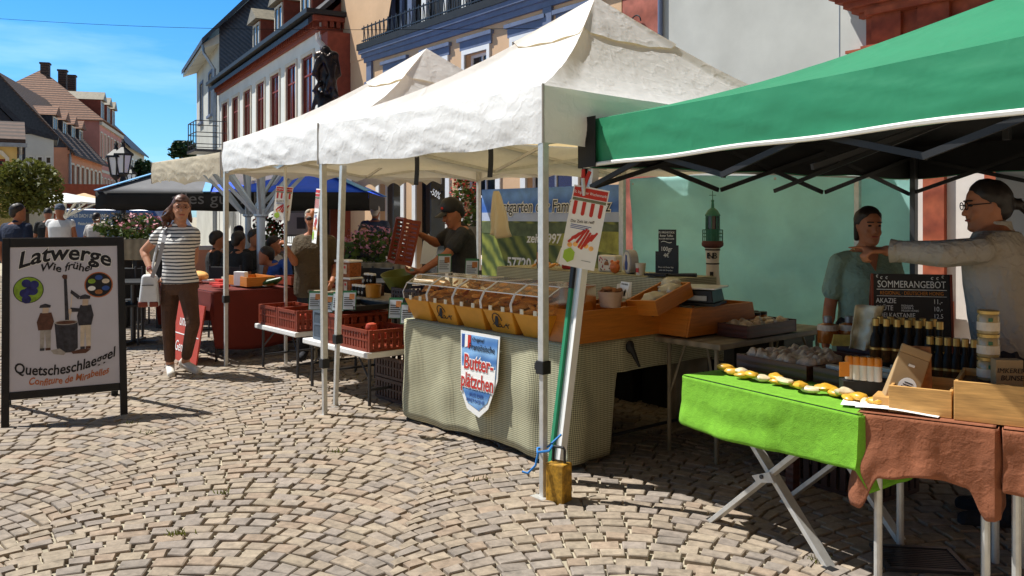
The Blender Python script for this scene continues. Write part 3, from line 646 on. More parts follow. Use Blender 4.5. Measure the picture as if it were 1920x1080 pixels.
wd_ = MB(); rw_ = random.Random(8)
for px, py, n in ((335,1010,26),(632,852,14),(235,800,10),(280,818,8),(1540,1060,16),(420,930,8),(900,905,8)):
    c = G(px, py)
    for i in range(n):
        p = c+Vector((rw_.gauss(0,.035), rw_.gauss(0,.012), .012)); q = p+Vector((rw_.uniform(-.02,.02), rw_.uniform(-.02,.02), rw_.uniform(.015,.035))); s = Vector((.004,.002,0)); wd_.quad(p-s, p+s, q+s*.3, q-s*.3)
tag(wd_.build('weeds', m_leafy), None, None, kind='stuff')
# ================================================ TENTS
m_canvas = M('white_canvas', (.83,.84,.84), .75, .04, 2.5, 0, 16, trans=.30, tcol=(.95,.70,.34), crease=.55, cscale=2.2)
m_valance = M('doubled_canvas', (.83,.84,.85), .75, .02, 2.5, 0, 16, trans=.05, tcol=(.9,.8,.6), crease=.32, cscale=3.6)
m_seam = M('seam_tape', (.40,.39,.37), .9, .1)
m_canvas_in = M('cream_canvas', (.78,.68,.46), .8, .06, 2.5, .2, 12, trans=.4)
m_scal = M('beige_canvas', (.62,.55,.42), .8, .08, 3, .1, 10, trans=.3, crease=.5, cscale=3)
m_gcan = M('green_canvas', (.022,.22,.105), .55, .08, 2.5, .05, 9, spec=.35, crease=.22, cscale=1.8)
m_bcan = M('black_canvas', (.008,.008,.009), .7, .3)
def canopy_mb(W, D, zb, zt, zp, scal=0, tilt=0, seed=0, wr=.009, sag=.05, inset=0, hip_sag=.11, only=None, hipd=.045, vn=.75):
    NP = 56; N = NP*4; mb = MB()
    def per(t):
        k = t*4; s = int(k) % 4; q = k-int(k)
        return ((q*W,0),(W,q*D),(W-q*W,D),(0,D-q*D))[s], q, s
    def roof(u, v):                                   # v 0 = eave, 1 = peak
        (x, y), q, s = per(u); cx, cy = W/2, D/2; X = x+(cx-x)*v; Y = y+(cy-y)*v
        h = v-hip_sag*math.sin(math.pi*v)*(1-.25*v)
        e = 4*q*(1-q); dq = min(q, 1-q)
        z = zt+(zp-zt)*h - hipd*min(1, dq/.055)*math.sin(math.pi*min(1, v+.06))**.7 - sag*e*math.sin(math.pi*min(1, v*1.15+.08))*1.2 - .02*e*(1-v)
        z += wr*(1-v*.4)*(nz3(X, Y, seed, 2.6)+.55*nz3(X*3+seed, Y*3, 7, 2.2)+.35*(1-abs(nz3(X*2+Y, Y*2-X, seed+5, 3.1))*2)**3) * (0.3+.7*min(1, v*6))
        return (X, Y, z+tilt*X-inset)
    def val(u, v):
        (x, y), q, s = per(u); e = 4*q*(1-q)
        z0 = zt-.02*e; z1 = zb+(.055*abs(math.sin(q*math.pi*scal)) if scal else .008*math.sin(q*21+seed))
        z = z0+(z1-z0)*v
        o = vn*(.012*math.sin(math.pi*v)*(1+nz3(x*2+seed, y*2, v*1.5, 2.0))+.008*nz3(x*1.5, y*1.5+seed, z*3.5+x*2, 1.6)*v*min(1, e*2.5)+.012*(1-2*abs(nz3(x*1.2+z*2.5+seed, y*1.2-z*2.2, z*1.6, 2.6)))**3*min(1,e*3))*1.0 - inset
        n = ((0,-1),(1,0),(0,1),(-1,0))[s]
        return (x+n[0]*o, y+n[1]*o, z+tilt*x)
    if only != 'valance': mb.grid(lambda u, v: roof(u, v), N, 34, True)
    if only != 'roof': mb.grid(lambda u, v: val(u, 1-v), N, 14, True)
    return mb
def leg_parts(t, x, y, h, zc, m_leg, tiltv=(0,0), clampm=None):
    tx, ty = tiltv
    a = MB(); bx = lambda z: (x+tx*(1-z/h), y+ty*(1-z/h), z)
    a.bar(bx(zc-.1), bx(h), .042, .042, (0,1,0)); a.bar(bx(.012), bx(zc), .032, .032, (0,1,0)); o = a.build('leg', m_leg, t, bev=.003)
    p = bx(zc-.06); c = MB(); c.box(p[0]-.03,p[0]+.03,p[1]-.03,p[1]+.03,p[2]-.035,p[2]+.035).box(p[0]-.058,p[0]-.031,p[1]-.012,p[1]+.012,p[2]-.02,p[2]+.02); c.build('clamp', m_black, o, bev=.004)
    p = bx(0); f = MB(); f.box(p[0]-.05,p[0]+.05,p[1]-.05,p[1]+.05,0.005,.018); f.build('foot', m_steel, o)
    return o
def trusses(t, W, D, z, m, tilt=0, n=2, drop=.24):
    for (a, b) in (((.03,.03),(W-.03,.03)),((W-.03,.03),(W-.03,D-.03)),((.03,D-.03),(W-.03,D-.03)),((.03,.03),(.03,D-.03))):
        mb = MB(); a = Vector((*a,0)); b = Vector((*b,0))
        for i in range(n):
            p = a+(b-a)*(i/n); q = a+(b-a)*((i+1)/n); tz = lambda v: tilt*v.x
            for (s_, e_, o) in ((z, z-drop, -.012), (z-drop, z, .012)):
                nn = (q-p).normalized().cross(Zv)*o
                mb.bar(p+nn+Zv*(s_+tz(p)), q+nn+Zv*(e_+tz(q)), .014, .026)
        mb.build('truss', m, t)
    mb = MB(); c = Vector((W/2, D/2, 0))
    for p in ((W/2,.03),(W/2,D-.03),(.03,D/2),(W-.03,D/2)):
        p = Vector((*p,0)); mb.bar(p+Zv*(z+tilt*p.x-drop), c+Zv*(z+.12+tilt*c.x), .014, .024)
    mb.bar(c+Zv*(z-.05), c+Zv*(z+.55), .03); mb.build('centre_strut', m, t)
def seam(mb, W, D, zb, zt, zp, seed):
    pass
def white_tent(label, x0, y0, W, D, zb, zt, zp, seed, zc=(.86,.86,.86,.86), tv=None, mat=None, scal=0, cap=True, legs=True):
    t = thing('market_tent', label, 'tent', S(x0, y0), RT, 'market stall tents')
    canopy_mb(W, D, zb, zt, zp, scal, 0, seed, only='roof').build('canopy', mat or m_canvas, t, smooth=True); canopy_mb(W, D, zb, zt, zp, scal, 0, seed, only='valance').build('valance', mat or m_valance, t, smooth=True)
    if cap:
        c = MB(); k = .30; w, d = W*k, D*k
        full = canopy_mb(W, D, zb, zt, zp, 0, 0, seed, only='roof')
        def capf(u, v):
            q = u*4; s = int(q) % 4; f = q-int(q); px, py = ((f,0),(1,f),(1-f,1),(0,1-f))[s]
            vv = 1-k+k*v; X = (px*W)+(W/2-px*W)*vv; Y = py*D+(D/2-py*D)*vv; e = 4*f*(1-f)
            h = vv-.11*math.sin(math.pi*vv)*(1-.25*vv)
            z = zt+(zp-zt)*h-.045*min(1, min(f,1-f)/.055)*math.sin(math.pi*min(1, vv+.06))**.7-.05*e*math.sin(math.pi*min(1, vv*1.15+.08))*1.2+.006+.012*(1-v)*abs(math.sin(f*9+s*2+seed))
            return (X, Y, z)
        c.grid(capf, 64, 6, True); c.build('peak_cap', m_canvas, t, smooth=True)
    for (cx_, cy_) in ((0,0),(W,0),(W,D),(0,D)): MB().tube([(cx_+(.004 if cx_ else -.004), cy_+(.004 if cy_ else -.004), zb+.006+.004*k*0+(zt-zb)*k/6) for k in range(7)], .008, 6).build('corner_seam', m_seam, t)
    if legs:
        pos = ((.022,.022),(W-.022,.022),(W-.022,D-.022),(.022,D-.022))
        for i, (x, y) in enumerate(pos): leg_parts(t, x, y, zb+.16, zc[i], m_steel, (tv or {}).get(i, (0,0)))
        trusses(t, W, D, zt-.06, m_steel)
    return t
T2 = white_tent('nearest white pop up tent over the cookie stall with sharp tall peak', -2.5, 0, 2.5, 3.35, 1.88, 2.19, 3.17, 1.3, (.46,.76,.86,.86), {0:(.03,0)})
T1 = white_tent('middle white pop up tent with vineyard banner as back wall', -4.95, .23, 2.4, 3.2, 1.945, 2.225, 3.17, 4.1, (.74,.6,.86,.86), {1:(-.10,-.02)})
T0 = white_tent('beige scalloped parasol canopy on two pale blue masts over the red table', -8.6, .69, 2.41, 3.05, 1.93, 2.22, 2.62, 7.7, (.86,)*4, None, m_scal, 7, False, False)
T0.name = 'market_parasol'; T0['category'] = 'parasol'; del T0['group']
m_mast = M('pale_blue_frame_mast', (.42,.52,.66), .35, .1, metal=.2)
for (mx_, my_, rr_) in ((1.43,.91,.055),(.36,1.19,.042)):
    MB().tube([(mx_,my_,0),(mx_,my_,2.3)], rr_, 12).build('mast', m_mast, T0); MB().lathe([(rr_,1.48),(rr_*1.7,1.50),(rr_*1.7,1.57),(rr_,1.59)], (mx_,my_,0), 12).build('hub', m_mast, T0)
    for k in range(8):
        a = k*math.pi/4+.3; MB().bar((mx_+.08*math.cos(a), my_+.08*math.sin(a), 1.54), (mx_+.62*math.cos(a), my_+.62*math.sin(a), 2.12), .03, .045).build('strut', m_mast, T0)
sw = MB()
for i in range(40):
    pass
strap = MB(); strap.grid(lambda u, v: (u*.035, .02*math.sin(v*3), -.30*v), 2, 8); 
for p in ((-1.75,.35,2.02),(-1.0,.42,2.05)): strap.build('strap', m_black, T2, (p[0]+2.5, p[1], p[2]), .5, solid=.003)
# green tent
C3 = Vector((.405,4.74,0)); T3 = thing('market_tent', 'green pop up tent with black corners and white piping at the right', 'tent', C3, RC, 'market stall tents')
tl = .027
canopy_mb(3.0, 3.0, 1.775, 2.03, 2.56, 0, tl, 3.3, .004, .02, hip_sag=.15, hipd=.012, vn=.4).build('canopy', m_gcan, T3, smooth=True)
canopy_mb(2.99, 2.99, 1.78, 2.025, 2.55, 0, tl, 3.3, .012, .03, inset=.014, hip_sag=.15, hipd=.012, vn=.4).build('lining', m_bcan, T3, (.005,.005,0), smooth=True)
cp_ = MB()
for x0, x1 in ((-.02,.13),): cp_.grid(lambda u, v: (x0+(x1-x0)*u, -.026-.004*math.sin(u*3), 1.765+.275*v+tl*(x0+(x1-x0)*u)), 6, 6)
cp_.grid(lambda u, v: (-.028, -.026+.2*u, 1.765+.275*v), 6, 6); cp_.build('corner_patch', m_bcan, T3, solid=.004)
pi_ = MB(); q = []
for i in range(61): x = 3.0*i/60; q.append((x, -.012, 1.775+.004*math.sin(x*7)+tl*x))
pi_.tube(q, .011, 6); pi_.tube([(-.01,-.01,1.775),(-.012,3.0,1.775)], .009, 6); pi_.build('piping', m_white, T3)
for x, y, tv in ((2.96,2.96,(0,0)),(.06,2.96,(0,0)),(2.96,.06,(.3,-.3))): leg_parts(T3, x, y, 1.95, .9, m_dsteel, tv)
trusses(T3, 3.0, 3.0, 1.93, m_black, tl, 3, .27)
# leaning front leg of the green tent, bound in green plastic
lt = P(1112,318,4.80); lf = G(1044,908); Mi = Matrix.Rotation(-RC, 4, 'Z') @ Matrix.Translation(-C3)
la, lb = Mi @ lf, Mi @ lt
lg = MB(); lg.bar(la+Zv*.01, lb+(lb-la)*.06, .045, .045, (0,1,0)); o = lg.build('leg', m_steel, T3, bev=.003)
sd = (lb-la).cross(Vector((0,1,0))).normalized()
gs = MB(); mid = la+(lb-la)*.62; off = Vector((-.036,-.015,0)); gs.bar(la+off+Zv*.02, mid+off, .026, .05, (0,1,0)); gs.build('green_sleeve', m_gcan, o)
gs = MB(); gs.bar(mid+off, lb+off+(lb-la)*.05, .03, .05, (0,1,0)); gs.build('inner_bar', m_black, o)
MB().bar(la+Vector((.034,-.01,.02)), lb+Vector((.034,-.01,0)), .022, .042, (0,1,0)).build('outer_bar', m_white, o)

# back walls: vineyard banner and green tarpaulin
m_tarp = M('green_tarpaulin', (.52,.82,.79), .6, .10, 2.0, .1, 8, trans=.55, crease=.5, cscale=1.6)
tp = MB()
def tarpf(u, v):
    x = -2.45+2.85*u; z = .03+1.84*v
    w = .05*math.sin((x*1.1+z*1.6)*3.2)*nz3(x, z, 2, .9)+.05*nz3(x, z, 5, 1.7)+.015*(1-2*abs(nz3(x+z*.7, z*1.2, 8, 2.4)))**3+.05*math.exp(-((x+2.0-(1.9-z)*.8)**2)*9)
    return (x, 3.42+w, z+.015*math.sin(u*9))
tp.grid(tarpf, 70, 40); 
tw = thing('tarpaulin_wall', 'pale green tarpaulin hung as back wall behind the lighthouse model', 'tarpaulin', S(0,0), RT); tp.build('sheet', m_tarp, tw, smooth=True, solid=.004)
ey = MB()
for x in (-2.40,-1.6,-.8,0,.36): ey.lathe([(.012,0),(.02,.002),(.02,.006),(.012,.008)], (0,0,0), 10); 
ey = MB()
for x in (-2.41,-1.6,-.8,.0,.37): ey.ell((x, 3.40, 1.82), (.014,.008,.014), 8, 5)
ey.build('eyelet', m_steel, tw)
# banner
m_sky_print = mat_wave('printed_sky', (.16,.34,.80), (.05,.16,.60), .9, 'Z', 3, .5, 0)
m_field = mat_wave('printed_vineyard', (.24,.27,.05), (.05,.08,.02), 3.0, 'DIAGONAL', 4, .6, .0, 4)
m_field2 = M('printed_meadow', (.34,.34,.07), .6, .5, 5)
m_hill = M('printed_hills', (.10,.13,.06), .6, .5, 7)
m_haze = M('printed_haze', (.46,.54,.75), .6, .15, 3)
bn = thing('vineyard_banner', 'printed banner of vineyard under blue sky with orchard family name', 'banner', S(-4.85,3.40), RT)
BW = 2.33
def sheet(z0, z1, y, x0=0, x1=BW, top=None):
    mb = MB(); mb.grid(lambda u, v: (x0+(x1-x0)*u, y, (z0(x0+(x1-x0)*u) if callable(z0) else z0)+((z1(x0+(x1-x0)*u) if callable(z1) else z1)-(z0(x0+(x1-x0)*u) if callable(z0) else z0))*v), 40, 2); return mb
MB().box(0,BW,0,.006,.62,1.82).build('sheet', m_paper, bn)
sheet(1.54, 1.82, -.004).build('sky', m_sky_print, bn); sheet(1.44, 1.54, -.004).build('haze_strip', m_haze, bn)
sheet(.78, 1.44, -.004).build('vineyard', m_field, bn)
sheet(lambda x: 1.30-.03*math.sin(x*2), lambda x: 1.425+.012*math.sin(x*5), -.007).build('hills', m_hill, bn)
sheet(lambda x: 1.12+.06*math.sin(x*1.5), lambda x: 1.31-.03*math.sin(x*2.2), -.009, 1.2, BW).build('meadow', m_field2, bn)
for i, (off, mm, yy) in enumerate(((.012, m_paper, -.012), (0, m_ink, -.0145))):
    text('Obstgarten der Familie Stoltz', .19, mm, bn, (BW/2,yy,1.545), off=off, sx=.86, shear=.15)
text('zeit 1997', .15, m_paper, bn, (1.12,-.012,1.20), shear=.15, off=.003); text('57720 Ormersviller', .17, m_paper, bn, (1.17,-.012,.90), off=.004)
text('03 87 72 79 72', .17, m_blueink, bn, (.95,-.012,.64), off=.004)
# big canvas wall between stall 1 and 2? cream rear valance, hanging cloth
cl = MB(); 
def clf(u, v):
    w = .05+.16*v**.7; return ((u-.5)*w*1.3+.05*v, .03*math.sin(u*9)*(.3+v)+.02*nz3(u*3, v*3, 1), -.38*v-.03*math.sin(u*3.0)*v)
cl.grid(clf, 16, 16)
o = tag(cl.build('hanging_cloth', m_canvas_in, None, P(930,358,7.4), RT, True, solid=.004), 'cream cloth hanging by its corner in front of the vineyard banner', 'cloth')

# ================================================ BUTTER BISCUIT STALL
m_check = mat_lines('checked_cloth', (.56,.54,.36), (.04,.035,.025), .0120, .40, True, bump=.15)
def cloth_mb(W, D, zt, dropfn, amp=.02, freq=9, seed=0, nper=220, nv=14, flare=.03, r=.02):
    mb = MB(); tot = 2*(W+D)
    def per(t):
        d = (t*tot) % tot
        if d < W: return (d, 0), (0,-1), 'f', d/W
        d -= W
        if d < D: return (W, d), (1,0), 'r', d/D
        d -= D
        if d < W: return (W-d, D), (0,1), 'b', 1-d/W
        d -= W
        return (0, D-d), (-1,0), 'l', 1-d/D
    def fn(u, v):
        (x, y), n, s, q = per(u); dr = dropfn(s, q)*v; a = amp*min(1, (dr+.02)/.25)
        o = .006+flare*dr+a*(.6*math.sin(u*tot*freq+2*nz3(u*7, 1, seed, 3))+.9*nz3(u*tot*1.5, v*1.2, seed, 2.2))
        o = max(o, .004)
        # soften corners
        return (x+n[0]*o, y+n[1]*o, zt-dr-.003*(1-v)**0)
    mb.grid(lambda u, v: fn(u, 1-v), nper, nv, True, lambda u, v: (u*tot, (1-v)*max(.1, dropfn(per(u)[2], per(u)[3]))))
    o = len(mb.f); mb.grid(lambda u, v: (W*u, D*v, zt+.001), 30, 20, False, lambda u, v: (u*W, v*D+.003))
    return mb
def table(label, x0, y0, W, D, zt, fr, topm=None, th=.035, legm=None, legs='straight', name='folding_table'):
    t = thing(name, label, 'table', fr(x0, y0), RT if fr is S else RC)
    b = MB(); b.box(0,W,0,D,zt-th,zt); b.build('tabletop', topm or m_white, t, bev=.008)
    for x in (.07, W-.07):
        for y in (.06, D-.06):
            MB().tube([(x,y,.0),(x,y,zt-th)], .0135, 8).build('leg', legm or m_dsteel, t)
    for x in (.07, W-.07):
        br = MB(); br.tube([(x,.06,.14),(x,D-.06,.14)], .011, 8); br.tube([(x,.06,zt*.5),(W/2+(x-W/2)*.45,.1,zt-th)], .008, 6); br.tube([(x,D-.06,zt*.5),(W/2+(x-W/2)*.45,D-.1,zt-th)], .008, 6); br.build('brace', legm or m_dsteel, t)
    return t
tb = table('table under the checked cloth carrying the biscuit bins', -1.95, .41, 1.70, 1.5, .745, S)
ch = cloth_mb(1.70, 1.5, .748, lambda s, q: {'f': .69+.015*math.sin(q*8), 'l': .69, 'b': .25, 'r': .69 if q < .24 else .69-.49*min(1, (q-.24)/.035)}[s], .030, 15, 2, 320, 14, .012)
tag(ch.build('checked_tablecloth', m_check, None, S(-1.95,.41), RT, True, solid=.003), 'beige and black checked cloth hanging to the ground over the biscuit table', 'tablecloth')
kn = MB().ell((-.20,.90,.70), (.025,.03,.04)).cap((-.19,.90,.69),(-.17,.95,.58),.02,.008); tag(kn.build('cloth_knot', m_black, None, O1, RT), 'dark knot tying up the checked cloth at the table end', 'knot')
# riser shelf with checked cloth
rs_t = thing('display_riser', 'checked cloth covered riser shelf at the back of the biscuit table', 'shelf', S(-2.22,1.50,.0), RT)
MB().box(.02,1.88,.02,.42,1.05,1.075).build('board', m_greywood, rs_t)
for x in (.05,1.8): MB().box(x,x+.05,.05,.4,0,1.05).build('support', m_greywood, rs_t)
cloth_mb(1.9, .42, 1.078, lambda s, q: .34 if s != 'b' else .1, .010, 8, 5, 160, 8).build('cloth', m_check, rs_t, smooth=True)
tb2 = table('weathered wooden table joining the biscuit stall at its inner end', -.22, 1.15, .50, 1.25, .742, S, m_greywood, legm=m_greywood)
# bins
m_amber = M('amber_plastic', (.75,.36,.04), .35, .12, 6, spec=.4, trans=.3)
def biscuit_mat(i): return M('biscuit', (.72,.37,.11), .75, .3, 30, .3, 80, rnd=.25)
m_bis = biscuit_mat(0); m_bisd = M('brown_biscuit', (.32,.13,.045), .75, .35, 30, .3, 80, rnd=.3)
bisc = MB().ell((0,0,0), (.032,.022,.009), 12, 6); rb = random.Random(12)
bproto = None; bprotod = None
def biscuit(loc, lab, grp, dark=False):
    global bproto, bprotod
    src = bprotod if dark else bproto
    if src is None:
        o = bisc.build('biscuit', m_bisd if dark else m_bis, None, smooth=True)
        if dark: bprotod = o
        else: bproto = o
    else:
        o = src.copy(); COL.objects.link(o)
    o.location = loc; o.rotation_euler = (rb.uniform(-.6,.6), rb.uniform(-.6,.6), rb.uniform(0,6.28)); s = rb.uniform(.85,1.25); o.scale = (s,s,s*1.15)
    tag(o, lab, 'biscuit', grp); return o
ordn = ['leftmost','second from left','middle','second from right','rightmost']
pit = .306
for i in range(5):
    t = thing('biscuit_bin', '%s amber biscuit bin on the checked cloth%s' % (ordn[i], ', bearing a round black emblem' if i in (1,3) else ''), 'bin', S(-1.94+i*pit, .43, .751), RT, 'clear lidded biscuit bins')
    b = MB(); w = pit-.012
    b.hexa([(.03,.03,0),(w-.03,.03,0),(w-.03,.36,0),(.03,.36,0),(0,-.035,.15),(w,-.035,.15),(w,.40,.15),(0,.40,.15)]); b.build('tub', m_amber, t, bev=.006)
    prof = [(-.037,.152),(-.045,.20),(-.01,.262),(.10,.318),(.40,.318),(.40,.152)]
    l = MB(); n = len(prof)
    for k in range(5):
        (a, b_), (c, d) = prof[k], prof[(k+1)]; l.quad((0,a,b_),(w,a,b_),(w,c,d),(0,c,d))
    l.add([(0,*p) for p in prof], [tuple(range(n))[::-1]]); l.add([(w,*p) for p in prof], [tuple(range(n))]); lo = l.build('lid', m_clear, t)
    e = MB()
    for x in (0, w):
        for k in range(4): e.bar((x,*prof[k]), (x,*prof[k+1]), .006)
    for k in (2, 3): e.bar((0,*prof[k]), (w,*prof[k]), .006)
    e.build('lid_edge', m_paper, lo)
    hk = MB(); hk.box(w*.3,w*.3+.03,-.052,-.046,.15,.18); hk.build('hook', m_cream, t); MB().box(w*.72,w*.72+.03,-.052,-.046,.15,.18).build('hook', m_cream, t)
    if i in (1, 3):
        k = MB(); cx = w/2-.02; cz = .085; fy = lambda z: -.035*(z/.15)-.0+.03*(1-z/.15)-.006
        k.tube([(cx+.045*math.cos(a), fy(cz+.045*math.sin(a)), cz+.045*math.sin(a)) for a in [j*.45 for j in range(13)]], .003, 5)
        k.tube([(cx-.06+j*.012, fy(.05), .05+.012*math.sin(j*1.3)) for j in range(14)], .0025, 5); k.xz([(cx-.018,.055),(cx+.018,.055),(cx+.012,.115),(cx-.01,.125)], fy(.085)-.006, fy(.085)-.003); k.build('emblem', m_ink, t)
        text('el', .06, m_ink, t, (cx+.085, fy(.06)-.002, .055), (R(72),0,0), shear=.3)
    for j in range(17):
        x = rb.uniform(.04, w-.04); y = rb.uniform(.02,.34); z = .165+.05*rb.random()+.07*(y/.34)
        biscuit(S(-1.94+i*pit+x, .43+y, .751+z), 'golden biscuit heaped in the %s amber bin' % ordn[i], 'biscuits in the %s bin' % ordn[i], i in (0,2) and rb.random() < .4)
    hp_ = MB(); hp_.grid(lambda u, v: (.02+(w-.04)*u, -.01+.38*v, .148+.06*v+.012*nz3(u*9+i, v*9, 2)), 14, 14); hp_.build('biscuit_heap', m_bis, t, smooth=True)
# trapezoid trays
def tray(label, x, y, W, D, H, i, z=.752, name='wooden_tray'):
    t = thing(name, label, 'tray', S(x, y, z), RT, None)
    th = .016; zt = H
    def panel(a, b, c, d, n): 
        a, b, c, d = map(Vector, (a, b, c, d)); n = Vector(n)*th; return MB().hexa([a, b, b+n, a+n, d, c, c+n, d+n])
    p = MB(); p.hexa([(0,0,0),(W,0,0),(W,th,0),(0,th,0),(.0,i,zt),(W-.0,i,zt),(W,i+th,zt),(0,i+th,zt)]); p.build('end_board', m_orangewood, t, bev=.002)
    p = MB(); p.hexa([(0,D-th,0),(W,D-th,0),(W,D,0),(0,D,0),(0,D-i-th,zt),(W,D-i-th,zt),(W,D-i,zt),(0,D-i,zt)]); p.build('end_board', m_orangewood, t, bev=.002)
    for x_ in (-th-.002, W+.002):
        p = MB(); p.hexa([(x_,0,0),(x_+th,0,0),(x_+th,D,0),(x_,D,0),(x_,i,zt),(x_+th,i,zt),(x_+th,D-i,zt),(x_,D-i,zt)]); p.build('side_board', m_orangewood, t, bev=.002)
    MB().box(.0,W,th+.002,D-th-.002,.005,.02).build('base', m_orangewood, t); return t
tray('orange wooden tray with slanted ends on the checked cloth corner', -.44, .45, .2, .84, .19, .06)
tray('second orange wooden tray on the weathered table below the scale', -.31, 1.19, .30, .74, .175, .05)
# baskets and sloped inner tray with filled bags
m_wicker = mat_wave('wicker', (.20,.10,.04), (.09,.04,.015), 14, 'Z', 2, .8, .6)
def basket(label, loc, rx, ry, h, n, lab, dark):
    t = thing('wicker_basket', label, 'basket', loc, RT)
    b = MB(); b.lathe([(rx*.75,0),(rx,h),(rx*.96,h),(rx*.7,.01)], (0,0,0), 24); b.xf(Matrix.Diagonal((1, ry/rx, 1, 1))); b.build('bowl', m_wicker, t, smooth=True)
    rm = MB(); rm.tube([(rx*math.cos(a), ry*math.sin(a), h+.003*math.sin(a*12)) for a in [k*math.pi/12 for k in range(25)]], .009, 7); rm.build('rim', m_wicker, t)
    for k in range(n):
        a = rb.uniform(0,6.28); r = rb.random()**.5; biscuit(Vector(loc)+XA*(rx*.85*r*math.cos(a))+YA*(ry*.85*r*math.sin(a))+Zv*(h*.75+.05*(1-r)+rb.random()*.03), lab, lab+'s', dark)
basket('oval wicker basket of brown biscuits behind the rightmost bin', S(-.62,1.02,.80), .17, .12, .10, 22, 'brown biscuit in the oval basket behind the bins', True)
basket('wicker basket of almond biscuits beside the tilted wooden tray', S(-.36,1.14,.80), .15, .11, .09, 18, 'golden biscuit in the basket beside the tilted tray', False)
for k in range(14): biscuit(S(-.66+.36*rb.random(), .62+.12*rb.random(), .775+.02*rb.random()), 'loose golden biscuit lying at the front of the orange tray corner', 'loose biscuits by the orange tray')
for k in range(16):
    u = rb.random(); biscuit(S(-1.85+.55*u, 1.56+.18*rb.random(), 1.10+.05*rb.random()*(1-abs(2*u-1))), 'golden biscuit piled on the riser shelf beside the dark bottle', 'biscuits piled on the riser')
def slip(label, loc, w, h, lines, rot=RT, tilt=.25, mat=m_cream, roll=0):
    t = thing('price_card', label, 'price card', loc, 0, 'price cards'); t.rotation_euler = (-tilt, roll, rot)
    MB().box(-w/2,w/2,0,.003,0,h).build('card', mat, t)
    for s_, sz, z in lines: text(s_, sz, m_ink, t, (0,-.002,z))
    return t
def fig2(t, w, h):                     # two small printed figures
    k = MB()
    for x in (-.012, .014): k.xz([(x-.007,.012),(x+.007,.012),(x+.005,.03),(x+.009,.04),(x,.055),(x-.009,.04)], -.002, -.001)
    k.build('print', m_ink, t)
c = slip('cream price card stuck in the biscuits left of the flyer pole', S(-1.50,1.54,1.13), .10, .12, [('BUTTER',.017,.095)], roll=.25); fig2(c,.1,.12)
c = slip('cream price card standing over the oval basket of brown biscuits', S(-.42,1.08,.97), .13, .10, [('CITRON',.017,.08)], roll=-.15); fig2(c,.1,.1)
c = slip('small grey card in the biscuit bucket at the tray corner', S(-.23,.86,1.0), .07, .10, [('PALMIER',.014,.08)], roll=.06, mat=m_paper); fig2(c,.07,.1)
bk = thing('biscuit_tub', 'round frosted tub of palmier biscuits standing on the orange tray corner', 'tub', S(-.27,.80,.945), RT)
MB().lathe([(.062,0),(.078,.095),(.074,.095),(.058,.004)], (0,0,0), 24).build('tub', M('frosted_plastic', (.62,.42,.30), .4, .1, 9, trans=.3), bk, smooth=True)
for k in range(10): biscuit(S(-.27+rb.uniform(-.05,.05), .80+rb.uniform(-.05,.05), .945+.095+.02*rb.random()), 'brown biscuit heaped in the frosted tub', 'biscuits in the frosted tub', True)
tt = thing('tilted_tray', 'dark orange tray tilted on the riser holding clear bags', 'tray', S(-.30,1.0,.88), RT); tt.rotation_euler = (R(16),R(-3),RT)
tm = MB(); W_, D_ = .24, .36
tm.box(0,W_,0,D_,0,.012); tm.build('base', m_orangewood, tt)
for a in ((0,.014,0,D_),(W_-.014,W_,0,D_),(.015,W_-.015,0,.014),(.015,W_-.015,D_-.014,D_)): MB().box(*a,.013,.095).build('board', m_orangewood, tt)
m_bag = M('crinkled_cellophane', (.72,.68,.52), .25, .15, 12, .9, 25, trans=.3, spec=.7)
for i, (x, y, z) in enumerate(((-.14,1.24,1.02),(-.22,1.32,1.05),(-.16,1.10,.97))):
    b = MB().ell((0,0,0), (.075,.10,.055), 18, 12)
    for k, v in enumerate(b.v): b.v[k] = v*(1+.35*nz3(v.x, v.y, v.z+i, 22))
    tag(b.build('cellophane_bag', m_bag, None, S(x,y,z), RT+i, True), ['clear crinkled bag at the right end of the tilted tray','clear crinkled bag at the far end of the tilted tray','small clear bag lowest in the tilted tray'][i], 'bag', 'bags in the tilted tray')
# tins and bottle on riser
m_tin = M('printed_tin', (.62,.57,.48), .4, .1, 8, spec=.5)
tn = thing('biscuit_tin', 'pale rectangular tin with small red and black motifs on the riser', 'tin', S(-1.12,1.66,1.08), RT+.1)
MB().box(-.085,.085,0,.09,0,.125).build('body', m_tin, tn, bev=.012); sp = MB(); sp2 = MB()
for k in range(26):
    x = rb.uniform(-.072,.072); z = rb.uniform(.012,.11); 
    if abs(x) < .03 and .04 < z < .085: continue
    (sp if k % 2 else sp2).xz([(x-.005,z),(x,z-.007),(x+.005,z),(x,z+.007)], -.002, -.0005)
sp.build('motif', m_red, tn); sp2.build('motif', m_ink, tn); MB().xz([(-.02,.05),(.02,.05),(.022,.062),(.012,.08),(-.012,.08),(-.022,.062)], -.002,-.0005).build('emblem', m_bisd, tn)
tn = thing('red_box', 'red cardboard box on the riser behind the flyer', 'box', S(-1.52,1.67,1.08), RT); MB().box(-.10,.10,0,.12,0,.125).build('body', m_red, tn, bev=.006); MB().box(-.102,.102,-.003,.123,.1,.13).build('lid', M('dark_red',(.22,.02,.015),.5,.1), tn)
tn = tag(MB().ell((0,0,.045),(.045,.03,.045),14,10).ell((-.03,0,.085),(.014,.012,.014)).ell((.03,0,.085),(.014,.012,.014)).ell((0,-.025,.04),(.022,.012,.018)).build('orange_figurine', M('orange_glaze',(.55,.14,.03),.4,.3,20), None, S(-.96,1.58,1.08), RT, True), 'small orange animal shaped tin beside the rectangular tin', 'figurine')
ek = MB()
tn = thing('round_tin', 'upright round tin with blue figure print standing on its edge', 'tin', S(-.86,1.64,1.08), RT-.5)
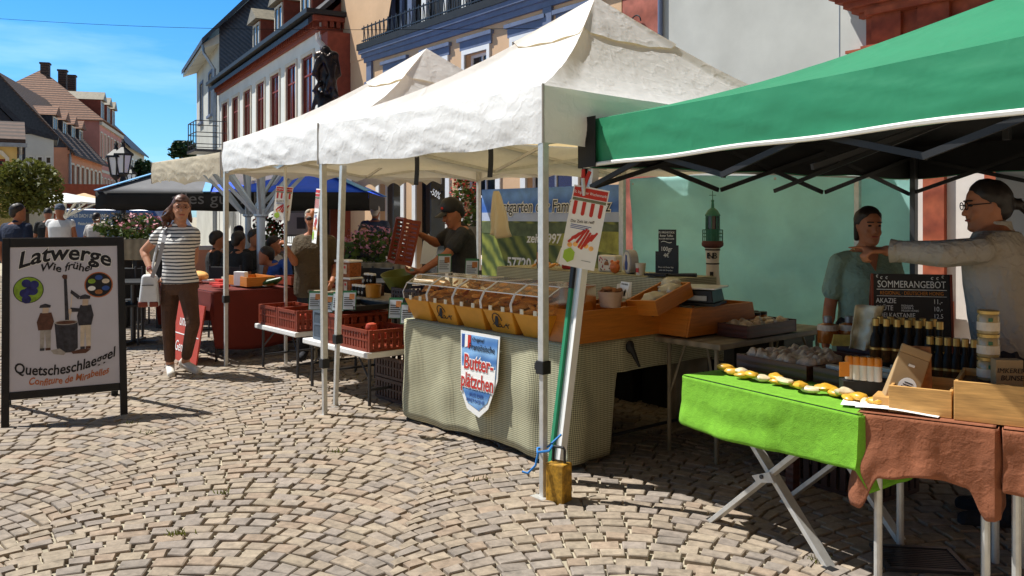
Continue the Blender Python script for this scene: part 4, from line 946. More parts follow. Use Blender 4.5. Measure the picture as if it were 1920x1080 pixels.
rt_ = MB(); rt_.lathe([(.085,-.03),(.088,-.026),(.088,.026),(.085,.03)], (0,0,0), 28); rt_.xf(Matrix.Translation((0,0,.088)) @ Matrix.Rotation(R(90),4,'X')); rt_.build('body', M('grey_tin',(.30,.29,.30),.4,.2,12), tn, smooth=False)
fc = MB(); fc.lathe([(.074,0),(.074,.002)], (0,0,0), 28); fc.xf(Matrix.Translation((0,-.031,.088)) @ Matrix.Rotation(R(90),4,'X')); fc.build('face', m_tin, tn); MB().xz([(-.02,.03),(.02,.03),(.03,.08),(.012,.1),(.014,.135),(-.012,.14),(-.012,.1),(-.03,.07)], -.037,-.034).build('print', m_blueink, tn)
tn = thing('printed_cup', 'small patterned cup at the right end of the tins', 'cup', S(-.73,1.60,1.08), RT); MB().lathe([(.03,0),(.038,.085),(.035,.085),(.027,.004)], (0,0,0), 18).build('body', m_tin, tn, smooth=True); MB().box(-.012,.012,-.038,-.034,.02,.05).build('print', m_red, tn)
bt_ = thing('wine_bottle', 'dark bottle with orange label standing on the riser by the tent pole', 'bottle', S(-1.76,1.58,1.08), RT)
m_dglass = M('dark_bottle_glass', (.010,.006,.003), .45, .2, spec=.18)
MB().lathe([(.036,0),(.038,.01),(.038,.17),(.03,.205),(.015,.235),(.0145,.30),(.017,.302),(.017,.315)], (0,0,0), 18).build('glass', m_dglass, bt_, smooth=True); MB().lathe([(.0388,.04),(.0388,.13)], (0,0,0), 18).build('label', M('orange_label',(.40,.16,.04),.6,.2,20), bt_)
# chalkboard tower on riser
cb_ = thing('price_chalkboard', 'small stepped chalkboard reading 100gr 4 euro on the riser', 'chalkboard', S(-.56,1.68,1.08), RT+.28)
MB().xz([(-.085,.0),(.085,.0),(.085,.215),(.068,.215),(.068,.325),(-.062,.325),(-.062,.17),(-.085,.17)], 0, .012).build('board', m_black, cb_); MB().box(-.12,.12,-.03,.06,-.0,.008).build('foot', m_black, cb_)
for s_, sz, z in (('ZU FRÜHSTÜCK',.019,.298),('Butter Toffee',.02,.275),('AUS DER BRETAGNE',.014,.255),('100gr',.042,.175),('4€',.042,.13),('Rhum mit Butter Salz',.015,.055),('oder mit Amandes',.015,.034)): text(s_, sz, m_chalk, cb_, (0 if z > .1 else -.005,-.003,z), sx=.9)
sc_w = MB(); sc_w.tube([(-.04+.016*k,-.003,.237+.006*math.sin(k*1.2)) for k in range(6)], .002, 5); sc_w.build('flourish', m_chalk, cb_)
pdl = tag(MB().tube([(0,0,0),(.1,0,.004),(.2,0,.006)], [.008,.012,.014]).box(-.16,.0,-.05,.05,-.008,.008).build('black_paddle', m_black, None, S(-.46,1.58,1.095), RT+.3), 'black handled paddle lying on the riser beside the chalkboard', 'paddle')
# lighthouse model
lh = thing('lighthouse_model', 'white model lighthouse with green lantern room before the tarpaulin', 'model lighthouse', S(-.45,2.06,.80), RT+.5)
MB().lathe([(.082,0),(.082,.07),(.07,.075),(.07,.11)], (0,0,0), 8).build('base', M('brick_red',(.20,.05,.03),.8,.3,20), lh)
MB().lathe([(.075,.11),(.075,.12),(.068,.125),(.056,.20),(.047,.28),(.045,.36),(.050,.44),(.053,.47)], (0,0,0), 24).build('tower', M('tower_white',(.66,.58,.48),.6,.1), lh, smooth=True)
MB().lathe([(.0535,.452),(.0545,.455),(.0545,.36+.1),(.0535,.463)], (0,0,0), 24).build('band', m_black, lh); MB().lathe([(.046,.352),(.048,.354),(.048,.36),(.046,.362)], (0,0,0), 24).build('band', m_black, lh)
for k, ch_ in enumerate('EN-B'):
    a = R(-90-26+k*17); text(ch_, .062, m_ink, lh, (.0535*math.cos(a), .0535*math.sin(a), .395), (math.pi/2,0,a+math.pi/2), ext=.002)
MB().lathe([(.055,.47),(.076,.485),(.078,.50),(.074,.52),(.05,.52)], (0,0,0), 24).build('gallery', M('gallery_red',(.10,.03,.02),.7,.2), lh)
rl = MB()
for k in range(12): a = k*math.pi/6; rl.bar((.072*math.cos(a),.072*math.sin(a),.52), (.072*math.cos(a),.072*math.sin(a),.60), .004)
for z in (.55,.575,.60): rl.tube([(.072*math.cos(a),.072*math.sin(a),z) for a in [k*math.pi/12 for k in range(25)]], .003, 5)
m_lg = M('lighthouse_green', (.02,.13,.08), .45, .2); rl.build('railing', m_lg, lh)
MB().lathe([(.05,.52),(.05,.60),(.055,.605)], (0,0,0), 12).build('watch_room', m_lg, lh); MB().lathe([(.047,.606),(.047,.70)], (0,0,0), 12).build('lantern_glass', m_glass, lh)
lf_ = MB()
for k in range(8): a = k*math.pi/4; lf_.bar((.048*math.cos(a),.048*math.sin(a),.605), (.048*math.cos(a),.048*math.sin(a),.705), .006)
lf_.lathe([(.056,.70),(.054,.71),(.036,.74),(.012,.76),(.008,.80),(.012,.81),(.004,.82)], (0,0,0), 16); lf_.bar((0,0,.81),(0,0,.88),.005).bar((-.025,0,.85),(.025,0,.85),.004).bar((0,-.025,.85),(0,.025,.85),.004); lf_.build('lantern_roof', m_lg, lh)
MB().box(-.012,.012,-.056,-.045,.22,.30).build('window', m_ink, lh)
bb = tag(MB().box(-.11,.14,-.1,.15,0,.2).box(-.115,.145,-.105,.155,.2,.215).box(-.09,.12,-.08,.13,-.57,-.001).build('black_pedestal', m_black, None, S(-.46,2.04,.583), RT, bev=.004), 'black pedestal carrying the lighthouse model', 'pedestal')
# scale
sc_ = thing('shop_scale', 'black shop scale with steel plate standing on the second orange tray', 'scale', S(-.16,1.46,.93), RT+.35)
MB().tbox(-.17,.17,-.12,.14,.02,.10,.015).build('body', m_blackp, sc_, bev=.006); MB().box(-.19,.19,-.14,.16,.106,.116).build('plate', m_steel, sc_, bev=.002); MB().box(-.03,.13,-.128,-.122,.035,.065).build('nameplate', m_zinc, sc_); MB().box(-.14,-.06,-.128,-.122,.04,.08).build('display', m_glass, sc_); MB().lathe([(.0,0),(.012,0),(.012,.003)], (0,0,0), 12).xf(Matrix.Translation((-.155,-.118,.06)) @ Matrix.Rotation(R(90),4,'X')).build('sticker', M('yellow_print',(.6,.5,.05),.5,.05), sc_)
MB().box(-.18,.18,-.13,.15,0,.018).build('foot', m_black, sc_)
for i, (x, y) in enumerate(((-1.75,2.10),(-1.2,2.15),(-.62,2.45))):  # black boxes added so the bright floor behind the table reads dark
    crate_dark = MB(); crate_dark.box(0,.5,0,.4,0,.62).box(-.01,.51,-.01,.41,.56,.64)
    tag(crate_dark.build('dark_filler_box', m_black, None, S(x,y,.002), RT, bev=.006), ['left','middle','right'][i]+' black stock box on the paving behind the biscuit table', 'box', 'stock boxes behind the biscuit table')
# pennant
pn = thing('butter_pennant', 'blue and white pennant sign for French butter biscuits on the checked cloth', 'sign', S(-1.02,.365,.745), RT); pn.scale = (1.28,1,1.06); pn.rotation_euler = (R(-3),0,RT)
def pl(s): return [(-.15*s,0),(.17*s,.0),(.165*s,-.26*s),(.10*s,-.44*s),(.03*s,-.505*s),(-.07*s,-.47*s),(-.125*s,-.37*s),(-.135*s,-.24*s)]
MB().xz(pl(1), 0, .004).build('board', m_white, pn); m_pblue = mat_wave('pennant_blue', (.22,.42,.70), (.06,.18,.45), 3.0, 'Z', 3, .5, 0)
MB().xz([(x*.92+.001, z*.88-.018) for x, z in pl(1)], -.003, -.001).build('blue_field', m_pblue, pn); MB().xz([(-.125,-.215),(.15,-.20),(.145,-.33),(-.115,-.345)], -.005, -.004).build('white_cloud', m_paper, pn)
for x, c in ((-.13,m_blueink),(-.105,m_paper),(-.08,m_red)): MB().xz([(x,-.02),(x+.024,-.02),(x+.024,-.09),(x,-.10)], -.006,-.0045).build('flag_stripe', c, pn)
text('Original', .03, m_ink, pn, (.0,-.006,-.05), shear=.3); text('Französische', .056, m_ink, pn, (.035,-.006,-.105), sx=.72)
for off, mm, y in ((.006,m_paper,-.006),(0,m_red,-.008)):
    text('Butter-', .125, mm, pn, (.015,y,-.225), sx=.66, off=off+.002); text('plätzchen', .125, mm, pn, (.01,y,-.335), sx=.56, off=off+.002)
text('AUS DER', .03, m_blueink, pn, (.005,-.006,-.385)); text('BRETAGNE', .03, m_blueink, pn, (.0,-.006,-.42))
# weight and string
wt = thing('tent_weight', 'rusty yellow block weight with handle at the foot of the nearest tent leg', 'weight', G(1048,944), RT+.25)
m_rust = M('rusty_yellow', (.42,.22,.015), .7, .5, 45, .5, 70, dirt=1.0); MB().box(-.055,.055,-.045,.045,0,.215).build('block', m_rust, wt, bev=.008); MB().tube([(-.035,0,.21),(-.035,0,.285),(-.028,0,.295),(.028,0,.295),(.035,0,.285),(.035,0,.21)], .007, 8).build('handle', m_black, wt)
m_str = M('blue_string', (.03,.22,.62), .7, .1)
ss = MB(); p0 = G(1018,940); ss.tube([p0+Vector((.05,-.02,.30)), p0+Vector((.03,-.035,.275)), p0+Vector((-.03,-.03,.265)), p0+Vector((-.028,.03,.27)), p0+Vector((.03,.03,.28)), p0+Vector((.10,.08,.33))], .007, 6); ss.tube([p0+Vector((-.025,-.035,.27)), p0+Vector((-.04,-.04,.20)), p0+Vector((-.08,-.04,.16)), p0+Vector((-.11,-.03,.165))], .006, 6)
tag(ss.build('blue_string', m_str, None, smooth=True), 'bright blue string tied round the nearest tent leg', 'string')
# flyers
def flyer(label, loc, rz, w, h, roll=0, clip=False, full=True):
    t = thing('market_flyer', label, 'flyer', loc, rz, 'weekly market flyers'); t.rotation_euler = (R(-4), roll, rz)
    MB().box(-w/2,w/2,0,.002,-h,0).build('sheet', m_paper, t)
    hd_ = MB().box(-w/2+.006,w/2-.006,-.002,-.0005,-.14*h,-.02*h).build('heading', m_red, t); text('St. Ingberter Wochenmarkt', .115*w, m_paper, hd_, (0,-.003,-.095*h), sx=.72)
    aw = MB()
    for k in range(4):
        x = -w*.36+k*w*.24-w*.05; aw.xz([(x,-.19*h),(x+w*.10,-.19*h),(x+w*.10,-.34*h),(x+w*.08,-.36*h),(x+w*.02,-.36*h),(x,-.34*h)], -.002, -.0005)
    aw.build('awning_stripe', m_red, t); MB().box(-w/2+.006,w/2-.006,-.002,-.0005,-.185*h,-.15*h).build('awning_bar', M('grey_green_print',(.16,.17,.10),.6,.1), t)
    text('Die Zeit ist reif!', .12*w, m_ink, t, (-.07*w,-.002,-.45*h), (math.pi/2,R(-6),0), sx=.85)
    ln = MB()
    for k in range(3): ln.box(-w*.38,w*.2-k*w*.07,-.0018,-.0005,-.49*h-k*.02*h,-.482*h-k*.02*h)
    ln.build('small_print', m_blueink, t)
    vg = MB(); vb = MB()
    for k in range(9): vg.cap((-.34*w+k*.075*w,0,-.70*h+.06*h*math.sin(k)), (-.10*w+k*.06*w,0,-.55*h-.03*h*math.cos(k)), .022*w*1.6, .03*w, 8)
    for k in range(5): vb.ell((-.3*w+k*.15*w,0,-.74*h+.02*h*(k%2)), (.07*w,.002,.03*h), 10, 6)
    for v in (vg, vb): v.v = [Vector((max(-w/2+.004,min(w/2-.004,p.x)), -.0015+p.y*.03, p.z)) for p in v.v]
    vg.build('vegetable_print', m_red, t); vb.build('vegetable_print', m_bis, t)
    hx = MB(); hx.xz([(-.42*w,-.82*h),(-.26*w,-.77*h),(-.12*w,-.82*h),(-.12*w,-.91*h),(-.27*w,-.96*h),(-.42*w,-.91*h)], -.003,-.002); hx.build('green_hexagon', M('lime_print',(.35,.55,.05),.5,.1), t)
    MB().xz([(.10*w,-.9*h),(.36*w,-.9*h),(.36*w,-.905*h),(.10*w,-.905*h)], -.0018,-.0005).build('small_print', m_ink, t)
    if clip:
        c = MB(); c.tube([(-.33*w,-.012,.20*h),(-.28*w,-.014,.08*h),(-.20*w,-.012,-.05*h)], [.010,.012,.007]); c.tube([(-.14*w,-.012,.19*h),(-.19*w,-.014,.09*h),(-.21*w,-.012,-.05*h)], [.010,.012,.007]); co = c.build('clip', m_red, t)
        MB().tube([(-.29*w,-.022,.09*h),(-.22*w,-.02,-.03*h),(-.17*w,-.02,-.12*h)], [.011,.012,.008]).build('clip_jaw', m_steel, co)
    return t
fl = P(1110,352,4.62); flyer('large market flyer clipped to the leaning green tent pole', fl, R(-8), .195, .44, R(11), True)
flyer('narrow turned flyer hanging from the pole left of the tent corner', P(597,354,5.95), R(-62), .11, .38, R(3))
flyer('small flyer with red awning hanging at the pole the bald man holds', P(534,350,8.6), R(-20), .20, .34, R(5))
# ================================================ LOW TABLES, CRATES, JARS
m_crate = M('red_brown_crate', (.20,.035,.015), .45, .2, 5, spec=.4)
m_crateg = M('grey_crate', (.10,.13,.17), .5, .15, 5)
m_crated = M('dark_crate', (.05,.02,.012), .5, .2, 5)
def crate_mb(w, d, h, nx=9, ny=6):
    mb = MB(); t = .012; mb.box(.01,w-.01,.01,d-.01,0,t)
    for x in (0, w-.03):
        for y in (0, d-.03): mb.box(x,x+.03,y,y+.03,0,h)
    for z0, z1, o in ((h-.028,h-.002,-.006),(h*.48,h*.48+.014,-.002),(.0,.022,-.004)):
        mb.box(.03,w-.03,o,t,z0,z1).box(.03,w-.03,d-t,d-o,z0,z1).box(o,t,.03,d-.03,z0,z1).box(w-t,w-o,.03,d-.03,z0,z1)
    for i in range(nx):
        x = .035+(w-.07)*(i+.2)/nx; q = (w-.07)/nx*.62
        mb.box(x,x+q,.001,.009,.022,h-.03).box(x,x+q,d-.009,d-.001,.022,h-.03)
    for i in range(ny):
        y = .035+(d-.07)*(i+.2)/ny; q = (d-.07)/ny*.62
        mb.box(.001,.009,y,y+q,.022,h-.03).box(w-.009,w-.001,y,y+q,.022,h-.03)
    return mb
def crate(label, loc, w, d, h, mat, rz=RT, grp='plastic produce crates', rot=None):
    o = tag(crate_mb(w, d, h).build('crate', mat, None, loc, rz), label, 'crate', grp)
    if rot: o.rotation_euler = rot
    return o
m_tabw = M('white_plastic_top', (.74,.74,.72), .4, .05)
table('low white folding table with red brown and grey crates', -3.52, .37, 1.10, .75, .44, S, m_tabw, .045)
table('low white folding table with a single row of crates beside the scalloped tent', -4.72, .455, .89, .72, .445, S, m_tabw, .045)
crate('red brown crate at the right end of the low table holding a red apple', S(-2.90,.40,.442), .46, .40, .17, m_crate)
crate('taller red brown crate in the middle of the low table', S(-3.14,.40,.442), .22, .50, .25, m_crate)
crate('grey plastic crate at the left end of the low table', S(-3.42,.42,.442), .26, .45, .26, m_crateg)
crate('left red brown crate on the low table nearest the red stall', S(-4.68,.48,.447), .42, .38, .19, m_crate)
crate('right red brown crate on the low table nearest the red stall', S(-4.25,.48,.447), .40, .38, .19, m_crate)
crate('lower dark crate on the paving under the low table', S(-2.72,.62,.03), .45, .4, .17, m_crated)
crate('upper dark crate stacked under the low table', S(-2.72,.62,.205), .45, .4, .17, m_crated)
def black_tray(label, loc, w, d, h, mat=None):
    b = MB(); b.tbox(.03,w-.03,.03,d-.03,0,.008,0); 
    for (x0,x1,y0,y1) in ((0,w,0,.012),(0,w,d-.012,d),(0,.012,.0125,d-.0125),(w-.012,w,.0125,d-.0125)): b.box(x0,x1,y0,y1,.008,h)
    return tag(b.build('shallow_tray', mat or m_black, None, loc, RT, bev=.003), label, 'tray')
black_tray('black shallow tray lying across the crates on the low table', S(-3.36,.50,.71), .50, .36, .05)
m_apple = M('red_apple', (.42,.06,.03), .4, .3, 12)
app = MB().lathe([(.004,.012),(.03,.0),(.045,.02),(.048,.042),(.04,.068),(.02,.076),(.004,.068)], (0,0,0), 16)
for i, (x, y, z) in enumerate(((-2.58,.50,.575),(-2.52,.47,.50),(-2.66,.47,.49),(-2.56,.60,.50))):
    tag(app.build('apple', m_apple, None, S(x,y,z), i, True), ['red apple topmost in the right crate','red apple nearest the right side of the crate','red apple nearest the front corner of the crate','red apple at the back of the right crate'][i], 'apple', 'apples in the right crate')
for i in range(10):
    tag(app.build('apple', m_apple, None, S(-4.62+.075*i, .56+.06*(i%3), .52), i, True), 'red fruit partly hidden in the crates beside the red stall', 'apple', 'fruit in the far crates')
# board behind with tubs
table('narrow grey wooden table behind the low crate tables', -4.72, 1.02, 2.35, .42, .745, S, m_greywood, legm=m_greywood)
m_lab = M('cream_label', (.62,.52,.40), .6, .2, 20)
m_nut = M('orange_filling', (.30,.09,.02), .6, .5, 60, .5, 60)
def tub(label, loc, w=.215, h=.14):
    t = thing('lidded_tub', label, 'tub', loc, RT+.15, 'clear lidded tubs')
    MB().tbox(-w/2,w/2,-.07,.07,0,h,-.006).build('body', m_nut, t, bev=.012)
    l = MB(); l.box(-w/2-.012,w/2+.012,-.084,.084,h,h+.022); l.build('lid', m_white, t, bev=.008)
    for x in (-w*.32, w*.2):
        k = MB().xz([(x-.02,.03),(x+.032,.03),(x+.032,.12),(x-.02,.12)], -.082,-.080).build('label', m_lab, t); MB().lathe([(.0,0),(.014,0),(.014,.002)],(0,0,0),12).xf(Matrix.Translation((x+.006,-.083,.095)) @ Matrix.Rotation(R(90),4,'X')).build('print', m_red, k)
tub('lower clear tub with white lid and cream labels on the grey table', S(-4.04,1.12,.748)); tub('upper clear tub with white lid stacked on the lower tub', S(-4.05,1.12,.912))
yj = thing('orange_tub', 'open orange plastic tub beside the small black jars', 'tub', S(-3.55,1.10,.748), RT); MB().lathe([(.066,0),(.075,.12),(.071,.12),(.063,.004)], (0,0,0), 22).build('tub', M('orange_plastic',(.55,.24,.03),.4,.1,8), yj, smooth=True); MB().lathe([(.01,.10),(.07,.10),(.07,.104)], (0,0,0), 20).build('filling', m_nut, yj)
jr = thing('spice_jar', 'small dark jar with white lid in the two rows beside the orange tub', 'jar', S(-3.86,1.08,.748), RT, 'small dark jars')
MB().lathe([(.026,0),(.028,.005),(.028,.075),(.022,.085)], (0,0,0), 14).build('body', m_dglass, jr, smooth=True); MB().lathe([(.026,.085),(.027,.10),(.024,.104)], (0,0,0), 14).build('lid', m_white, jr); text('o', .05, m_chalk, jr, (0,-.0295,.025))
for k in range(1, 7): dup(jr, None, S(-3.86+.062*(k%4), 1.08+.13*(k//4), .748+(.10 if k//4 else 0)))
MB_ = MB(); MB_.box(0,.27,0,.1,0,.098); tag(MB_.build('jar_step', m_darkwood, None, S(-3.90,1.165,.748), RT), 'small dark step block raising the back row of jars', 'block')
gb = tag(MB().lathe([(.09,0),(.10,.01),(.165,.15),(.16,.15),(.095,.015)], (0,0,0), 24).build('green_bowl', M('olive_plastic',(.20,.22,.04),.45,.15,6), None, S(-3.24,1.20,.84), RT, True), 'olive green plastic bowl beside the man in the black cap', 'bowl')
gb.rotation_euler = (R(10),R(-6),0)
crate('dark brown crate on the grey table in front of the man in the cap', S(-3.18,1.06,.748), .44, .34, .12, m_crated)
for i in range(4): tag(MB().lathe([(.025,0),(.027,.07),(.02,.08),(.024,.08),(.024,.095)], (0,0,0), 12).build('small_jar', m_dglass, None, S(-3.35+.07*i,.95,.56), 0, True), 'small dark jar standing below the grey table edge', 'jar', 'jars below the grey table')
def green_card(label, loc, rz, w=.10, h=.145):
    t = thing('price_card', label, 'price card', loc, rz, 'price cards'); t.rotation_euler = (R(-14),0,rz)
    MB().box(-w/2-.006,w/2+.006,.002,.008,-.004,h+.006).build('holder', m_green_plastic, t); MB().box(-w/2,w/2,-.002,.0005,0,h-.012).build('card', M('pale_blue_card',(.42,.48,.56),.6,.05) if 'pbc' not in KIDS else KIDS['pbc'], t)
    k = MB()
    for j in range(5): k.box(-w*.42, w*(.36-.1*(j%2)), -.0035,-.0022, h*(.62-j*.11), h*(.66-j*.11))
    k.build('print', m_ink, t); k = MB(); k.xz([(.0,h*.55),(w*.42,h*.55),(w*.42,h*.86),(.0,h*.86)], -.004,-.0025); k.build('picture', m_bisd, t)
for i, (px, py, D, a) in enumerate(((590,580,7.15,.1),(612,585,7.1,.0),(633,582,7.05,-.1),(654,580,7.0,.1),(741,596,6.5,.0),(764,606,6.4,.05),(833,511,7.0,.1),(884,521,6.8,-.05))):
    green_card(['pale card in green holder left of the tent corner pole','pale card half hidden behind the tent corner pole','pale card over the grey crate','pale card right of the grey crate beside the jars','pale card at the back of the red brown crate','pale card next to the first biscuit bin','dark tilted card under the man in the cap\'s arm','pale card in front of the man in the cap\'s apron'][i], P(px,py,D), RT+.75+a, .10, .15)
# held crate comes with the people section

# ================================================ RED STALL (far left)
m_redcloth = M('dark_red_cloth', (.12,.012,.006), .85, .15, 5, .2, 60)
table('long table under the dark red cloth', -6.9, .22, 1.72, 1.35, .735, S)
tag(cloth_mb(1.74,1.37,.738, lambda s, q: {'f':.2,'r':.56+.05*math.sin(q*5),'b':.4,'l':.5}[s], .02, 5, 9).build('red_tablecloth', m_redcloth, None, S(-6.91,.21), RT, True, solid=.003), 'dark red cloth hanging over the table behind the striped shirt woman', 'tablecloth')
m_signred = M('sign_red', (.42,.045,.02), .55, .1, 4)
for i, (x, lab, lines) in enumerate(((-5.86,'red board with white lettering leaning on the red stall, reading Genuss',(('und gut.',.17,.36),('Genuss In',.15,.10))),)):
    t = thing('sign_board', lab, 'sign', S(x,.02,.01), RT); t.rotation_euler = (R(-9),0,RT); MB().box(0,.74,0,.015,0,.60).build('board', m_signred, t)
    for s_, sz, z in lines: text(s_, sz, m_paper, t, (.36,-.003,z), sx=.85)
    MB().box(.03,.71,-.003,-.0005,.27,.28).build('rule', m_paper, t)
rg_ = random.Random(21); pk = [m_orangewood, m_paper, m_cream, m_red, m_bis, m_ink, m_crate]
for k in range(34):
    w, d, h = rg_.uniform(.07,.17), rg_.uniform(.06,.13), rg_.uniform(.008,.03)
    b = MB().box(-w/2,w/2,-d/2,d/2,0,h)
    tag(b.build('flat_packet', pk[rg_.randrange(len(pk))], None, S(-6.75+1.5*rg_.random(), .27+.9*rg_.random(), .742+.001*k), RT+rg_.uniform(-.6,.6), bev=.002), 'small flat packet lying on the dark red cloth', 'packet', 'packets on the red cloth')
def open_box(name, label, loc, rz, w, d, h, mat, th=.012, cat='box', grp=None, hb=None):
    t = thing(name, label, cat, loc, rz, grp)
    MB().box(0,w,0,th,0,h).build('front_board', mat, t, bev=.002); MB().box(0,w,d-th,d,0,hb or h).build('back_board', mat, t, bev=.002)
    for x in (0, w-th): MB().box(x,x+th,th+.001,d-th-.001,0,h-.004).build('end_board', mat, t, bev=.002)
    MB().box(th+.001,w-th-.001,th+.001,d-th-.001,.003,.012).build('base', mat, t); return t
open_box('wooden_box','shallow wooden box with clear film at the corner of the red cloth', S(-5.75,.60,.76), RT, .5,.32,.10, m_orangewood)
open_box('wooden_box','wooden box at the far end of the red cloth beside the bald man', S(-5.55,1.05,.76), RT, .4,.34,.09, m_crate)
tag(MB().box(-.07,.07,-.03,.03,0,.15).build('white_carton', m_paper, None, S(-5.45,.62,.76), RT+.5, bev=.004), 'small white carton standing on the red cloth', 'carton')
tag(MB().ell((0,0,.06),(.16,.10,.06),16,10).build('bread_loaf', m_bis, None, S(-6.35,.5,.76), RT, True), 'round loaf lying on the red cloth beside the striped shirt woman', 'bread')
cu = MB()
for k in range(5): cu.cap((-.08+.03*k,-.06,.03+.02*(k%2)),(.05+.03*k,.07,.03+.012*k),.022,.02,8)
tag(cu.build('cucumber', M('dark_green_skin',(.02,.07,.015),.4,.3), None, S(-5.3,.85,.76), RT, True, remesh=0), 'heap of dark green cucumbers on the red cloth', 'vegetables')

# ================================================ HONEY STALL
gt_ = thing('folding_table', 'aluminium crossed leg table under the lime green towel', 'table', S3(0,0), RC)
MB().box(0,.98,.01,.62,.67,.705).build('tabletop', m_white, gt_)
for y in (.05,.56):
    MB().bar((.10,y,0),(.86,y,.67),.022,.052,(0,1,0)).build('leg', m_steel, gt_, bev=.002); MB().bar((.78,y+.028,0),(.14,y+.028,.67),.022,.052,(0,1,0)).build('leg', m_steel, gt_, bev=.002)
pv = MB(); pv.xz([(.40,.315),(.43,.29),(.53,.315),(.50,.355)], .012,.036); pv.build('pivot_plate', m_steel, gt_); MB().tube([(.46,.005,.325),(.46,.012,.325)], .01, 8).build('rivet', m_dsteel, gt_)
for x in (.09,.79): MB().box(x-.03,x+.03,.03,.075,.0,.02).build('foot', m_black, gt_)
m_lime = M('lime_towel', (.15,.37,.022), .95, .12, 30, .25, 220, crease=.25, cscale=5)
tag(cloth_mb(1.0,.66,.712, lambda s, q: {'f':.225+.02*math.sin(q*3.2)-.01*q,'l':.17+.05*q,'r':.30-.04*q,'b':.1}[s], .034, 6.5, 3, 260, 18, .06).build('green_towel', m_lime, None, S3(-.01,-.02), RC, True, solid=.003), 'lime green towel draped over the crossed leg table', 'towel')
lb = thing('care_label', 'small white label on the left hem of the lime towel', 'label', S3(-.065,.06,.58), RC-R(70)); MB().box(-.02,.02,0,.002,-.055,0).build('tag', m_paper, lb); MB().box(.0,.015,-.002,-.0005,-.045,-.02).build('print', m_zinc, lb)
O4 = Vector((1.40,3.40,0)); XD = Vector((.841,-.541,0)).normalized(); YD = Vector((.541,.841,0)).normalized(); RD = math.atan2(XD.y, XD.x)
def S4(x, y, z=0): return O4+XD*x+YD*y+Zv*z
def legtable(label, x, W, D, zt, lx):
    t = thing('small_table', label, 'table', S4(x,0), RD); MB().box(0,W,0,D,zt-.03,zt).build('tabletop', m_darkwood, t)
    for a in lx:
        for y in (.03, D-.04): MB().tube([(a,y,0),(a,y,zt-.03)], .016, 10).build('leg', m_steel, t)
legtable('small table with tubular legs under the brown cloth', 0, .46, .62, .712, (.05,.425)); legtable('small table at the right edge under the second brown cloth', .49, .75, .62, .712, (.035,.7))
m_brown = M('brown_cloth', (.25,.088,.042), .95, .12, 12, .15, 160, crease=.4, cscale=6)
def sst(x): x = max(0, min(1, x)); return x*x*(3-2*x)
def brown(label, x, W, seed, tl_, tr_):
    def dr(s, q):
        if s == 'f': return .225+.012*math.sin(q*9)+tl_*sst(1-q/.17)+tr_*sst((q-.80)/.14)
        if s == 'l': return .225+tl_*sst(1-q*2.8)
        return .225+tr_*sst(1-q*2.8)
    tag(cloth_mb(W, .62, .718, dr, .034, 13, seed, 260, 18, .05).build('brown_cloth', m_brown, None, S4(x,-.005), RD, True, solid=.003), label, 'tablecloth')
brown('brown cloth with pointed hanging corners next to the lime towel', -.015, .475, 4, .15, .11); brown('second brown cloth at the right edge of the picture', .485, .78, 8, .0, .1)
lt_ = thing('display_table', 'long dark table behind the lime towel carrying trays and bottles', 'table', S3(0,.66), RC); MB().box(0,1.75,0,.95,.67,.705).build('tabletop', m_darkwood, lt_)
for x in (.05,1.7):
    for y in (.05,.9): MB().box(x-.025,x+.025,y-.025,y+.025,0,.67).build('leg', m_darkwood, lt_)
# trays with bags
open_box('goods_tray','dark red wooden tray of cellophane bags behind the left of the lime towel', S3(.0,.34,.715), RC, .44,.50,.075, m_darkwood, cat='tray')
open_box('goods_tray','dark red wooden tray of wrapped bars behind the right of the lime towel', S3(.46,.36,.715), RC, .42,.48,.075, m_darkwood, cat='tray')
open_box('goods_tray','rearmost dark wooden tray in front of the woman in the green blouse', S3(.12,.98,.755), RC, .75,.40,.085, m_darkwood, cat='tray')
for k, (x,y) in enumerate(((.02,.335),(.30,1.14))):
    pass
rh = random.Random(31)
m_bag2 = M('clear_goods_bag', (.44,.34,.24), .4, .5, 30, 1.0, 60, spec=.4)
for k in range(22):
    b = MB().ell((0,0,.035), (.045,.050,.040), 16, 12)
    for q, v in enumerate(b.v): b.v[q] = v*(1+.4*nz3(v.x, v.y, v.z+k, 28))
    tag(b.build('goods_bag', m_bag2, None, S3(.05+.065*(k%6)+rh.uniform(-.01,.01), .42+.10*(k//6), .735), rh.uniform(0,3), True), 'small gathered cellophane bag in the left dark tray', 'bag', 'bags in the left dark tray')
for k in range(12):
    tag(MB().box(-.06,.06,-.02,.02,0,.022).build('wrapped_bar', (m_lab, m_bag2, m_cream)[k%3], None, S3(.55+.10*(k%3)+rh.uniform(-.01,.01), .44+.09*(k//3), .775+.002*k), RC+rh.uniform(-.3,.3), bev=.005), 'wrapped bar lying in the right dark tray', 'wrapped bar', 'wrapped bars in the right dark tray')
m_wax = M('yellow_packet', (.62,.34,.03), .35, .35, 18, .6, 40, spec=.6); m_wax2 = M('white_gold_packet', (.68,.56,.36), .3, .3, 25, .6, 40, spec=.6)
for k in range(20):
    u = k/19; b = MB().ell((0,0,.012), (.045,.03,.016), 12, 8)
    for q, v in enumerate(b.v): b.v[q] = v*(1+.35*nz3(v.x, v.y, v.z+k, 30))
    tag(b.build('sweet_packet', m_wax if k % 3 else m_wax2, None, S3(.04+.93*u, .14+.07*rh.random()-.03*u, .722+.012*(k%2)), RC+rh.uniform(-.8,.8), True), 'shiny yellow packet in the row along the back of the lime towel', 'packet', 'packets on the lime towel')
